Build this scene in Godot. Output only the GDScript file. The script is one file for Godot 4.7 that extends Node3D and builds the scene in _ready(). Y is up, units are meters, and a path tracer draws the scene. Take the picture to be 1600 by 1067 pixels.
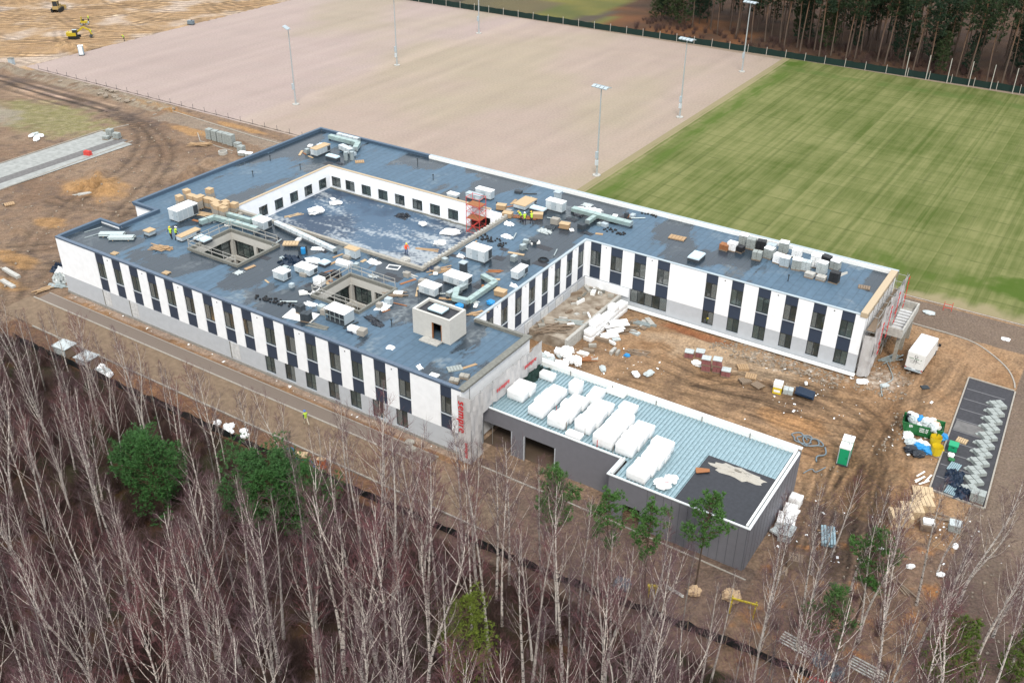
extends Node3D
# A school under construction seen from a drone. World: x along the long street front, y up, z = -b where b runs from the street towards the sports fields.

class MB:
	var v := PackedVector3Array()
	var n := PackedVector3Array()
	var c := PackedColorArray()
	var uv := PackedVector2Array()
	var col := Color.WHITE
	func tri(a: Vector3, b: Vector3, d: Vector3) -> void:
		var q := (d - a).cross(b - a).normalized()
		v.append(a); v.append(b); v.append(d)
		for i in 3:
			n.append(q); c.append(col); uv.append(Vector2.ZERO)
	func quad(a: Vector3, b: Vector3, d: Vector3, e: Vector3, mid: Vector3 = Vector3.INF) -> void:
		var q := (d - a).cross(b - a).normalized()
		if mid != Vector3.INF and q.dot((a + d) * 0.5 - mid) < 0.0:
			var t := b
			b = e
			e = t
			q = -q
		for p in [a, b, d, a, d, e]:
			v.append(p); n.append(q); c.append(col); uv.append(Vector2.ZERO)
	func quad_uv(a: Vector3, b: Vector3, d: Vector3, e: Vector3, ua: Vector2, ub: Vector2, ud: Vector2, ue: Vector2) -> void:
		quad(a, b, d, e)
		var k := uv.size() - 6
		var us := [ua, ub, ud, ua, ud, ue]
		for i in 6:
			uv[k + i] = us[i]
	func box(a: Vector3, b: Vector3) -> void:
		obox((a + b) * 0.5, (b - a).abs(), Basis())
	func obox(o: Vector3, s: Vector3, m: Basis) -> void:
		var x := m.x * s.x * 0.5
		var y := m.y * s.y * 0.5
		var z := m.z * s.z * 0.5
		quad(o + x - y - z, o + x + y - z, o + x + y + z, o + x - y + z, o)
		quad(o - x - y - z, o - x + y - z, o - x + y + z, o - x - y + z, o)
		quad(o + y - x - z, o + y + x - z, o + y + x + z, o + y - x + z, o)
		quad(o - y - x - z, o - y + x - z, o - y + x + z, o - y - x + z, o)
		quad(o + z - x - y, o + z + x - y, o + z + x + y, o + z - x + y, o)
		quad(o - z - x - y, o - z + x - y, o - z + x + y, o - z - x + y, o)
	func beam(a: Vector3, b: Vector3, w: float, h: float) -> void:
		var z := (b - a).normalized()
		var x := z.cross(Vector3.UP)
		if x.length() < 0.01:
			x = Vector3.RIGHT
		x = x.normalized()
		obox((a + b) * 0.5, Vector3(w, h, a.distance_to(b)), Basis(x, x.cross(z) * -1.0, z))
	func tube(p: PackedVector3Array, r: PackedFloat32Array, k: int, vlen := 1.0) -> void:
		var ref := Vector3(0.31, 0.2, 0.93).normalized()
		var rings := []
		var run := 0.0
		for i in p.size():
			var d := (p[mini(i + 1, p.size() - 1)] - p[maxi(i - 1, 0)]).normalized()
			var x := d.cross(ref).normalized()
			var y := d.cross(x)
			var ring := []
			for j in k:
				var a := TAU * j / k
				ring.append(x * cos(a) + y * sin(a))
			if i > 0:
				run += p[i].distance_to(p[i - 1])
			rings.append([ring, run / vlen])
		for i in p.size() - 1:
			for j in k:
				var j2 := (j + 1) % k
				var n1: Vector3 = rings[i][0][j]
				var n2: Vector3 = rings[i][0][j2]
				var n3: Vector3 = rings[i + 1][0][j2]
				var n4: Vector3 = rings[i + 1][0][j]
				var q1 := p[i] + n1 * r[i]
				var q2 := p[i] + n2 * r[i]
				var q3 := p[i + 1] + n3 * r[i + 1]
				var q4 := p[i + 1] + n4 * r[i + 1]
				var u1 := Vector2(float(j) / k, rings[i][1])
				var u2 := Vector2(float(j + 1) / k, rings[i][1])
				var u3 := Vector2(float(j + 1) / k, rings[i + 1][1])
				var u4 := Vector2(float(j) / k, rings[i + 1][1])
				for e in [[q1, n1, u1], [q3, n3, u3], [q2, n2, u2], [q1, n1, u1], [q4, n4, u4], [q3, n3, u3]]:
					v.append(e[0]); n.append(e[1]); c.append(col); uv.append(e[2])
	func rod(a: Vector3, b: Vector3, r: float, k := 6) -> void:
		tube(PackedVector3Array([a, b]), PackedFloat32Array([r, r]), k)
	func cyl(o: Vector3, r0: float, r1: float, h: float, k := 12) -> void:
		tube(PackedVector3Array([o, o + Vector3.UP * h]), PackedFloat32Array([r0, r1]), k)
		for j in k:
			var a := TAU * j / k
			var b := TAU * (j + 1) / k
			var t := o + Vector3.UP * h
			tri(t, t + Vector3(cos(a), 0, sin(a)) * r1, t + Vector3(cos(b), 0, sin(b)) * r1)
	func ribbon(a: Vector3, b: Vector3, w0: float, w1: float, s: Vector3) -> void:
		quad(a - s * w0, a + s * w0, b + s * w1, b - s * w1)
	func mesh() -> ArrayMesh:
		var m := ArrayMesh.new()
		if v.is_empty():
			return m
		var a := []
		a.resize(Mesh.ARRAY_MAX)
		a[Mesh.ARRAY_VERTEX] = v
		a[Mesh.ARRAY_NORMAL] = n
		a[Mesh.ARRAY_COLOR] = c
		a[Mesh.ARRAY_TEX_UV] = uv
		m.add_surface_from_arrays(Mesh.PRIMITIVE_TRIANGLES, a)
		return m

var M := {}
var UB := BoxMesh.new()
var taken := {}
var R := RandomNumberGenerator.new()
const ROOF := 7.7

func V(x: float, y: float, b: float) -> Vector3:
	return Vector3(x, y, -b)

func rnd(a: float, b: float) -> float:
	return R.randf_range(a, b)

func numbered(called: String) -> String:
	var k: int = taken.get(called, 0)
	taken[called] = k + 1
	return called if k == 0 else "%s_%03d" % [called, k]

func tag(o: Node3D, label: String, category: String, group := "") -> Node3D:
	o.set_meta("label", label)
	o.set_meta("category", category)
	if group:
		o.set_meta("group", group)
	return o

func thing(called: String, label: String, category: String, at := Vector3.ZERO, turn := 0.0, group := "") -> Node3D:
	var o := Node3D.new()
	o.name = numbered(called)
	add_child(o)
	o.position = at
	o.rotation.y = turn
	return tag(o, label, category, group)

func obj(called: String, mesh: Mesh, m: Material, parent: Node = self) -> MeshInstance3D:
	var o := MeshInstance3D.new()
	o.name = numbered(called) if parent == self else called
	o.mesh = mesh
	o.material_override = m
	parent.add_child(o, true)
	return o

func struct(called: String, mesh: Mesh, m: Material) -> MeshInstance3D:
	var o := obj(called, mesh, m)
	o.set_meta("kind", "structure")
	return o

# one box part: centre x and z, base height, size; in the parent's own axes
func lb(p: Node, called: String, m: Material, x: float, y: float, z: float, sx: float, sy: float, sz: float, turn := 0.0) -> MeshInstance3D:
	var o := obj(called, UB, m, p)
	o.transform = Transform3D(Basis(Vector3.UP, turn) * Basis.from_scale(Vector3(sx, sy, sz)), Vector3(x, y + sy * 0.5, z))
	return o

# one box part given by world limits (x, y, b); for parents that stand at the origin
func wb(p: Node, called: String, m: Material, x0: float, x1: float, y0: float, y1: float, b0: float, b1: float) -> MeshInstance3D:
	var at: Vector3 = p.position if p != self else Vector3.ZERO
	var o := obj(called, UB, m, p)
	o.transform = Transform3D(Basis.from_scale(Vector3(x1 - x0, y1 - y0, b1 - b0)), V((x0 + x1) * 0.5, (y0 + y1) * 0.5, (b0 + b1) * 0.5) - at)
	return o

func ntex(freq: float, lo: Color, hi: Color, size := 512, oct := 5, sd := 1) -> NoiseTexture2D:
	var f := FastNoiseLite.new()
	f.noise_type = FastNoiseLite.TYPE_SIMPLEX_SMOOTH
	f.frequency = freq
	f.fractal_octaves = oct
	f.seed = sd
	var t := NoiseTexture2D.new()
	t.width = size
	t.height = size
	t.seamless = true
	t.noise = f
	var g := Gradient.new()
	g.set_color(0, lo)
	g.set_color(1, hi)
	t.color_ramp = g
	return t

func grey(a: float) -> Color:
	return Color(a, a, a)

func nrmtex(freq: float, strength: float, sd := 3) -> NoiseTexture2D:
	var t := ntex(freq, Color.BLACK, Color.WHITE, 512, 4, sd)
	t.color_ramp = null
	t.as_normal_map = true
	t.bump_strength = strength
	return t

# a material of linear base colour, with optional multiplying grain laid on in world space
func mat(called: String, r: float, g: float, b: float, rough := 0.8, tex: Texture2D = null, scale := 1.0, metal := 0.0) -> StandardMaterial3D:
	var m := StandardMaterial3D.new()
	m.resource_name = called
	m.albedo_color = Color(r, g, b).linear_to_srgb()
	m.roughness = rough
	m.metallic = metal
	m.metallic_specular = 0.4
	if tex:
		m.albedo_texture = tex
		m.uv1_triplanar = true
		m.uv1_world_triplanar = true
		m.uv1_scale = Vector3.ONE * scale
	M[called] = m
	return m

func vmat(called: String, rough := 0.9, tex: Texture2D = null, scale := 1.0) -> StandardMaterial3D:
	var m := mat(called, 1, 1, 1, rough, tex, scale)
	m.vertex_color_use_as_albedo = true
	return m

func make_materials() -> void:
	var grain := ntex(0.03, grey(0.84), grey(1.0), 512, 5, 1)
	var fine := ntex(0.12, grey(0.76), grey(1.0), 512, 4, 2)
	var stain := ntex(0.012, grey(0.82), grey(1.0), 512, 5, 3)
	var faint := ntex(0.01, grey(0.955), grey(1.0), 512, 6, 4)
	var relief := nrmtex(0.06, 6.0)
	mat("white_render", 0.83, 0.85, 0.88, 0.85, faint, 0.15)
	mat("grey_render", 0.45, 0.475, 0.51, 0.85, faint, 0.2)
	mat("bare_render", 0.62, 0.63, 0.64, 0.9, stain, 0.25)
	mat("dark_panel", 0.034, 0.048, 0.078, 0.5, faint, 0.3)
	mat("frame_dark", 0.025, 0.03, 0.036, 0.45)
	mat("sill_metal", 0.55, 0.6, 0.65, 0.4, faint, 0.5, 0.3)
	mat("plinth", 0.3, 0.29, 0.27, 0.9, stain, 0.3)
	mat("coping", 0.1, 0.14, 0.2, 0.45, grain, 0.4)
	mat("coping_plain", 0.075, 0.12, 0.18, 0.55, grain, 0.4)
	mat("insulation", 0.78, 0.79, 0.78, 0.9, faint, 0.4)
	mat("bare_timber_edge", 0.5, 0.4, 0.28, 0.9, grain, 0.5)
	mat("concrete", 0.36, 0.34, 0.3, 0.95, stain, 0.22)
	mat("concrete_pale", 0.47, 0.46, 0.43, 0.95, stain, 0.3)
	mat("well_concrete", 0.5, 0.49, 0.46, 0.95, faint, 0.3)
	mat("concrete_dark", 0.2, 0.2, 0.18, 0.95, stain, 0.3)
	mat("interior", 0.32, 0.31, 0.29, 0.95)
	mat("terrace_concrete", 0.42, 0.395, 0.36, 0.95, ntex(0.02, Color(0.62, 0.56, 0.5), Color(1.0, 0.98, 0.95), 512, 6, 33), 0.06)
	mat("garage_wall", 0.16, 0.162, 0.185, 0.6, faint, 0.2)
	mat("garage_trim", 0.6, 0.64, 0.66, 0.4, faint, 0.3)
	mat("deck", 0.3, 0.42, 0.47, 0.4, grain, 0.12, 0.25)
	mat("galvanised", 0.48, 0.55, 0.56, 0.35, grain, 0.5, 0.55)
	mat("duct_green", 0.4, 0.52, 0.5, 0.35, grain, 0.4, 0.4)
	mat("unit_white", 0.5, 0.55, 0.58, 0.5, faint, 0.3)
	mat("unit_grey", 0.36, 0.42, 0.46, 0.5, faint, 0.4)
	mat("unit_lid", 0.8, 0.81, 0.82, 0.5, faint, 0.4)
	mat("unit_base", 0.04, 0.05, 0.06, 0.7)
	mat("black", 0.02, 0.021, 0.024, 0.6)
	mat("black_film", 0.018, 0.022, 0.03, 0.3)
	mat("plywood", 0.52, 0.38, 0.23, 0.8, grain, 0.4)
	mat("pallet_wood", 0.58, 0.44, 0.28, 0.85, grain, 0.7)
	mat("timber", 0.42, 0.28, 0.16, 0.85, grain, 0.7)
	mat("timber_old", 0.24, 0.18, 0.13, 0.9, grain, 0.7)
	mat("timber_red", 0.33, 0.14, 0.06, 0.85, grain, 0.7)
	mat("cardboard", 0.45, 0.32, 0.2, 0.85, faint, 0.7)
	mat("carton_grey", 0.3, 0.28, 0.25, 0.85, faint, 0.7)
	mat("foil_white", 0.85, 0.86, 0.87, 0.35, faint, 0.6)
	mat("foil_grey", 0.5, 0.55, 0.56, 0.35, stain, 0.5)
	mat("foil_blue", 0.02, 0.22, 0.5, 0.4)
	mat("tarp_navy", 0.015, 0.03, 0.06, 0.4, grain, 0.5)
	mat("block_grey", 0.33, 0.36, 0.35, 0.9, stain, 0.6)
	mat("brick_pink", 0.3, 0.12, 0.12, 0.9, stain, 0.6)
	mat("skylight_dome", 0.5, 0.66, 0.75, 0.2)
	mat("red_steel", 0.5, 0.06, 0.05, 0.5)
	mat("scaffold_steel", 0.34, 0.34, 0.33, 0.5, null, 1.0, 0.4)
	mat("red_print", 0.5, 0.015, 0.02, 0.7)
	mat("green_skip", 0.02, 0.16, 0.05, 0.55, grain, 0.4)
	mat("green_plastic", 0.01, 0.28, 0.13, 0.5)
	mat("yellow_plastic", 0.6, 0.45, 0.02, 0.5)
	mat("yellow_machine", 0.5, 0.38, 0.02, 0.5, grain, 0.5)
	mat("tan_machine", 0.42, 0.3, 0.12, 0.6, grain, 0.5)
	mat("tyre", 0.015, 0.015, 0.016, 0.9)
	mat("van_white", 0.72, 0.73, 0.72, 0.35, faint, 0.6)
	mat("van_roof", 0.66, 0.68, 0.72, 0.4, faint, 0.6)
	mat("print_dark", 0.12, 0.12, 0.13, 0.6)
	mat("lamp_red", 0.4, 0.02, 0.01, 0.4)
	mat("orange_box", 0.5, 0.13, 0.02, 0.6)
	mat("hose_grey", 0.14, 0.18, 0.21, 0.5)
	mat("hose_blue", 0.03, 0.12, 0.25, 0.5)
	mat("darkened_floor", 0.13, 0.095, 0.07, 1.0, fine, 0.4)  # garage floor colour darkened so the doorways look shaded inside
	mat("kerb", 0.36, 0.33, 0.29, 0.9, stain, 0.5)
	mat("asphalt_grey", 0.33, 0.34, 0.33, 0.95, stain, 0.12)
	mat("asphalt_dark", 0.16, 0.155, 0.155, 0.95, stain, 0.2)
	mat("road_dirt", 0.23, 0.165, 0.112, 1.0, stain, 0.16)
	mat("walk_gravel", 0.235, 0.19, 0.16, 1.0, fine, 0.5)
	mat("pad_black", 0.05, 0.05, 0.058, 0.85, stain, 0.3)
	mat("pad_line", 0.14, 0.14, 0.15, 0.9)
	mat("net_green", 0.012, 0.035, 0.03, 0.9, fine, 0.6)
	mat("net_black", 0.016, 0.022, 0.024, 0.9, fine, 0.6)
	mat("net_white", 0.66, 0.645, 0.645, 0.9, fine, 0.5)
	M.net_white.albedo_color.a = 0.8
	M.net_white.transparency = BaseMaterial3D.TRANSPARENCY_ALPHA
	mat("pale_post", 0.4, 0.38, 0.34, 0.9)
	mat("mast_steel", 0.42, 0.46, 0.48, 0.4, null, 1.0, 0.4)
	mat("lamp_glass", 0.55, 0.6, 0.62, 0.15)
	mat("gravel_pale", 0.5, 0.47, 0.42, 1.0, fine, 1.2)
	mat("membrane_black", 0.03, 0.032, 0.04, 0.5, stain, 0.3)
	mat("toilet_blue", 0.3, 0.4, 0.45, 0.6)
	mat("stone_pale", 0.3, 0.25, 0.2, 0.95, stain, 0.7)
	mat("helmet_yellow", 0.7, 0.5, 0.03, 0.4)
	mat("helmet_white", 0.8, 0.8, 0.8, 0.4)
	mat("helmet_red", 0.7, 0.1, 0.03, 0.4)
	mat("helmet_blue", 0.03, 0.15, 0.5, 0.4)
	vmat("cloth", 0.85)
	vmat("ground", 1.0, ntex(0.035, grey(0.74), grey(1.0), 1024, 7, 15), 0.08)
	vmat("forest_floor", 1.0, fine, 0.5)
	vmat("sand", 1.0, ntex(0.05, grey(0.9), grey(1.0), 1024, 7, 9), 0.03)
	M.foil_white.normal_enabled = true
	M.foil_white.normal_texture = nrmtex(0.03, 5.0, 7)
	for k in ["ground", "forest_floor", "concrete", "asphalt_dark", "road_dirt", "walk_gravel", "gravel_pale"]:
		M[k].normal_enabled = true
		M[k].normal_texture = relief
		M[k].normal_scale = {"concrete": 0.2, "asphalt_dark": 0.25}.get(k, 1.0)
	vmat("bark", 0.9)
	var im := Image.create(64, 128, false, Image.FORMAT_RGB8)
	im.fill(Color(0.93, 0.91, 0.89))
	R.seed = 5
	for i in 60:
		var w := R.randi_range(4, 18)
		im.fill_rect(Rect2i(R.randi_range(-4, 60), R.randi_range(0, 127), w, R.randi_range(1, 3)), grey(rnd(0.12, 0.5)))
	for i in 5:
		im.fill_rect(Rect2i(R.randi_range(0, 50), R.randi_range(0, 115), R.randi_range(8, 16), R.randi_range(6, 11)), grey(rnd(0.08, 0.2)))
	M.bark.albedo_texture = ImageTexture.create_from_image(im)
	vmat("twig", 0.9)
	vmat("needles", 0.7)
	M.needles.backlight_enabled = true
	M.needles.backlight = Color(0.02, 0.035, 0.01).linear_to_srgb()
	vmat("pine_bark", 0.95, grain, 1.5)
	var gl := mat("glass", 0.06, 0.085, 0.085, 0.03)
	gl.albedo_color.a = 0.45
	gl.transparency = BaseMaterial3D.TRANSPARENCY_ALPHA
	gl.metallic_specular = 0.6
	for k in 3:  # pane tints and opacities differ to stand in for varied reflections
		var g2 := mat("glass_%d" % k, [0.05, 0.1, 0.16][k], [0.07, 0.135, 0.18][k], [0.07, 0.13, 0.18][k], 0.03)
		g2.albedo_color.a = [0.3, 0.5, 0.62][k]
		g2.transparency = BaseMaterial3D.TRANSPARENCY_ALPHA
		g2.metallic_specular = 0.6
	var bulb := mat("bulb_light", 1, 0.8, 0.5)
	bulb.emission_enabled = true
	bulb.emission = Color(1.0, 0.72, 0.35)
	bulb.emission_energy_multiplier = 4.0

func set_view() -> void:
	var cam := Camera3D.new()
	cam.name = "camera"
	cam.transform = Transform3D(Basis(
		Vector3(0.839272, 0.009440, -0.543630), Vector3(-0.285939, 0.858080, -0.426541), Vector3(0.462451, 0.513429, 0.722862)), Vector3(112.660573, 62.724674, 66.114316))
	cam.fov = 38.055
	cam.far = 4000.0
	add_child(cam)
	cam.current = true
	var e := Environment.new()
	e.background_mode = Environment.BG_SKY
	var s := ProceduralSkyMaterial.new()
	s.sky_top_color = Color(0.96, 0.98, 1.0)
	s.sky_horizon_color = Color(0.68, 0.7, 0.72)
	s.sky_curve = 0.35
	s.ground_horizon_color = Color(0.5, 0.48, 0.45)
	s.ground_bottom_color = Color(0.3, 0.27, 0.25)
	s.sun_angle_max = 1.0
	e.sky = Sky.new()
	e.sky.sky_material = s
	e.tonemap_mode = Environment.TONE_MAPPER_LINEAR
	e.tonemap_exposure = 2.05
	e.sdfgi_enabled = true
	e.ssao_enabled = true
	e.ssil_enabled = true
	var w := WorldEnvironment.new()
	w.name = "air"
	w.environment = e
	add_child(w)
	var sun := DirectionalLight3D.new()
	sun.name = "sun"
	sun.light_energy = 0.45
	sun.light_angular_distance = 14.0
	sun.light_color = Color(1.0, 0.97, 0.92)
	sun.shadow_enabled = true
	sun.look_at_from_position(Vector3(30, 60, 45), Vector3.ZERO)
	add_child(sun)

# ---------- ground ----------
var n1 := FastNoiseLite.new()
var n2 := FastNoiseLite.new()
var n3 := FastNoiseLite.new()

func col(r: float, g: float, b: float) -> Color:
	return Color(r, g, b)

func blob(x: float, b: float, cx: float, cb: float, rx: float, rb: float) -> float:
	var d := sqrt(pow((x - cx) / rx, 2) + pow((b - cb) / rb, 2)) + n2.get_noise_2d(x, b) * 0.5
	return clampf((1.1 - d) * 2.5, 0.0, 1.0)

# piles of soil: x, b, radius x, radius b, height
const HEAPS := [[-27.5, 25.5, 6.0, 4.0, 1.8], [-17.6, 37.5, 4.5, 5.0, 2.0], [-20.5, 43.5, 3.0, 2.0, 1.1], [-33.0, 30.0, 4.0, 2.2, 0.9], [-12.0, 31.0, 2.6, 3.0, 1.0], [-22.0, 8.0, 3.2, 1.8, 0.9], [-14.0, 1.8, 4.0, 1.5, 0.8], [-105.5, 78.0, 7.0, 6.0, 2.0], [-101, 58, 4, 2.5, 1.0], [93.8, 33.2, 2.0, 1.3, 0.6], [96.2, 35.0, 1.5, 1.2, 0.5], [91, 26.0, 4, 1.5, 0.5], [68.3, 27.8, 2.6, 1.6, -0.7], [75.0, 36.6, 6.5, 1.0, -0.5], [76, 34.7, 8.0, 0.9, 0.45], [-10, -1.5, 3.5, 1.5, -0.4], [107, 11.5, 2.2, 1.6, 0.4], [58.9, -1.6, 1.6, 1.0, 0.3], [95.6, 24.0, 3.0, 1.0, 0.35], [-13.0, 47.5, 5, 3, 0.8], [-34, 47, 5, 2.6, 0.6]]

func ground_h(x: float, b: float) -> float:
	var big := n2.get_noise_2d(x, b)
	var h := big * 0.1 + n3.get_noise_2d(x, b) * 0.035
	var yard := x > 58.0 and x < 104.5 and b > 14.5 and b < 53.0
	if yard:
		h *= 1.3
	if x < -0.5 and b < 62 and b > -14:
		h *= 1.6
	if x < -40.0:
		# ridge of dug-out soil along the edge of the sports field
		var r := 1.0 - absf(b - 59.3 - big * 2.0) / 2.6
		if r > 0.0 and x < -49.0:
			h += r * (0.7 + n3.get_noise_2d(x * 0.7, b * 0.7) * 0.5)
	for q in HEAPS:
		if absf(x - q[0]) < q[2] * 1.3 and absf(b - q[1]) < q[3] * 1.3:
			var d := sqrt(pow((x - q[0]) / q[2], 2) + pow((b - q[1]) / q[3], 2)) + big * 0.25
			if d < 1.0:
				h += q[4] * (0.5 + 0.5 * cos(d * PI)) * (1.0 + n3.get_noise_2d(x, b) * 0.3)
	if b < -11.6 and x < 104.0:
		h = big * 0.25 + n3.get_noise_2d(x, b) * 0.06
	if x > 106.0 and b < 64.0 and b > -40.0 or b > 54.6 and x > 92.0:
		h *= 0.35
	if x > 104.5 and x < 111.6 and b > 20.6 and b < 45.8 or b > -8.6 and b < -1.0 and x > -4.0 and x < 74.0:
		h = -0.06
	if b > 61.8 and b < 64.0 and x > -103.0:
		h = minf(h, 0.0)
	if x < -38.5 and x > -51.5 and b > 5.0 and b < 45.0:
		h = -0.06
	return h

func ground_c(x: float, b: float) -> Color:
	var a := n1.get_noise_2d(x, b)
	var f := n2.get_noise_2d(x + 300.0, b)
	var g := n3.get_noise_2d(x, b + 90.0)
	var s := clampf(0.5 + a * 0.8 + f * 0.5, 0.0, 1.0)
	var c: Color
	if b < -11.4 and x < 103.0 + f * 3.0:
		# leaf litter and moss of the wood
		c = col(0.035, 0.021, 0.015).lerp(col(0.075, 0.043, 0.027), s)
		c = c.lerp(col(0.03, 0.036, 0.012), clampf((a - 0.05) * 3.0, 0.0, 0.8))
		c = c.lerp(col(0.12, 0.055, 0.02), clampf((f - 0.3) * 3.0, 0.0, 0.6))
	elif x < 0.5 or b > 52.5 and x < 92.0:
		c = col(0.145, 0.092, 0.06).lerp(col(0.215, 0.15, 0.102), s)
		c = c.lerp(col(0.09, 0.062, 0.048), clampf((f + g * 0.5 - 0.15) * 2.5, 0.0, 0.8))
		for q in [[-27.5, 25.3, 6.5, 4.5], [-15.0, 2.0, 5.0, 1.8], [-9.5, -3.0, 4.0, 1.5], [-42.0, 20.0, 2.0, 2.0], [-54.0, 60.0, 9.0, 1.8], [-36.0, 53.5, 7.0, 1.6], [-11.0, 43.0, 3, 4], [-30.0, 60.2, 9.0, 1.0], [-22.0, 12.5, 3.0, 2.0]]:
			c = c.lerp(col(0.29, 0.165, 0.07), 0.85 * blob(x, b, q[0], q[1], q[2], q[3]))
		c = c.lerp(col(0.16, 0.15, 0.055).lerp(col(0.2, 0.17, 0.1), clampf(g + 0.4, 0.0, 1.0)), 0.9 * blob(x, b, -66.0, 43.0, 17.0, 7.5))
		c = c.lerp(col(0.22, 0.19, 0.16), 0.7 * blob(x, b, -78.0, 38.0, 10.0, 5.0))
		if x < -36.0:
			c = c.lerp(col(0.085, 0.062, 0.054), 0.7 * clampf((-36.0 - x) / 14.0, 0.0, 1.0) * clampf(0.8 + f * 1.2, 0.2, 1.0) * clampf(1.2 - absf(b - 52.0 + (x + 50.0) * 0.06) / 3.0, 0.0, 1.0))
		if b > 54.5 - f * 1.5 and b < 59.0 and x > -49.0:
			c = c.lerp(col(0.2, 0.16, 0.125), 0.7)
		if x < -50.0 and b > 57.0 and b < 62.5:
			c = c.lerp(col(0.2, 0.17, 0.13), clampf(g + 0.5, 0.0, 0.9))
	elif x > 110.3 or b > 54.3 and x > 92.0 and b < 61.6:
		c = col(0.118, 0.085, 0.064).lerp(col(0.15, 0.11, 0.082), s)
		c = c.lerp(col(0.1, 0.075, 0.065), clampf(f - 0.2, 0.0, 0.6))
		if b < 16.0:
			c = c.lerp(col(0.1, 0.068, 0.054), clampf((16.0 - b) / 10.0 + f * 0.5, 0.0, 1.0))
	elif b < 13.0:
		# strip between the street front and the wood, and the trodden ground round the garage
		c = col(0.15, 0.1, 0.07).lerp(col(0.22, 0.15, 0.1), s)
		if b > -1.7 and x < 66.0:
			c = col(0.14, 0.075, 0.042).lerp(col(0.27, 0.16, 0.085), s)
			if b > -0.9 + f * 0.5:
				c = c.lerp(col(0.36, 0.31, 0.27), 0.4)
		if b < -8.2 and x < 62.0:
			c = col(0.17, 0.085, 0.042).lerp(col(0.12, 0.07, 0.045), s)
		if x > 96.0:
			c = col(0.13, 0.085, 0.062).lerp(col(0.18, 0.115, 0.075), s)
			c = c.lerp(col(0.3, 0.13, 0.04), clampf((f - 0.25) * 3.0, 0.0, 0.7))
		elif x > 66.0 and b < 1.0:
			c = col(0.115, 0.08, 0.062).lerp(col(0.15, 0.1, 0.075), s)
	else:
		c = col(0.195, 0.112, 0.058).lerp(col(0.31, 0.2, 0.117), s)
		c = c.lerp(col(0.1, 0.06, 0.036), clampf((f * 0.6 + a * 0.8 + g * 0.3 - 0.12) * 2.2, 0.0, 0.7))
		c = c.lerp(col(0.33, 0.24, 0.16), 0.8 * blob(x, b, 80.0, 33.5, 11.0, 3.4))
		c = c.lerp(col(0.3, 0.16, 0.07), 0.7 * blob(x, b, 91.0, 25.0, 4.0, 2.0))
		c = c.lerp(col(0.42, 0.38, 0.33), 0.7 * clampf((g - 0.15) * 4.0, 0.0, 1.0) * blob(x, b, 86.0, 36.0, 8.0, 2.0))
		c = c.lerp(col(0.2, 0.07, 0.03), 0.7 * blob(x, b, 74.5, 36.5, 6.0, 1.0))
		c = c.lerp(col(0.4, 0.37, 0.33), 0.6 * blob(x, b, 97.2, 39.0, 2.4, 2.4) * clampf(g + 0.6, 0.0, 1.0))
	if x < -98.0 - 3.0 * f and b > 60.0:
		# cut sand of the next field
		c = col(0.24, 0.15, 0.078).lerp(col(0.31, 0.21, 0.12), s)
		c = c.lerp(col(0.2, 0.13, 0.08), clampf((f - 0.2) * 2.5, 0.0, 0.8))
		c = c.lerp(col(0.36, 0.29, 0.24), clampf((a - 0.1) * 3.0, 0.0, 0.8))
	if b < -11.4 and x < 103.0 + f * 3.0:
		return c * (0.9 + g * 0.3)
	var h := n3.get_noise_2d(x * 2.7, b * 2.7)
	return c * 1.42 * clampf(0.98 + (g * 0.3 + h * 0.3) * (0.35 if x > 110.3 or b > 54.3 and x > 92.0 else 1.0), 0.4, 1.6)

func smooth_line(p: Array) -> PackedVector2Array:
	var q := Curve2D.new()
	for i in p.size():
		var t: Vector2 = (p[mini(i + 1, p.size() - 1)] - p[maxi(i - 1, 0)]) / 6.0
		q.add_point(p[i], -t, t)
	q.bake_interval = 0.25
	return q.get_baked_points()

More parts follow.
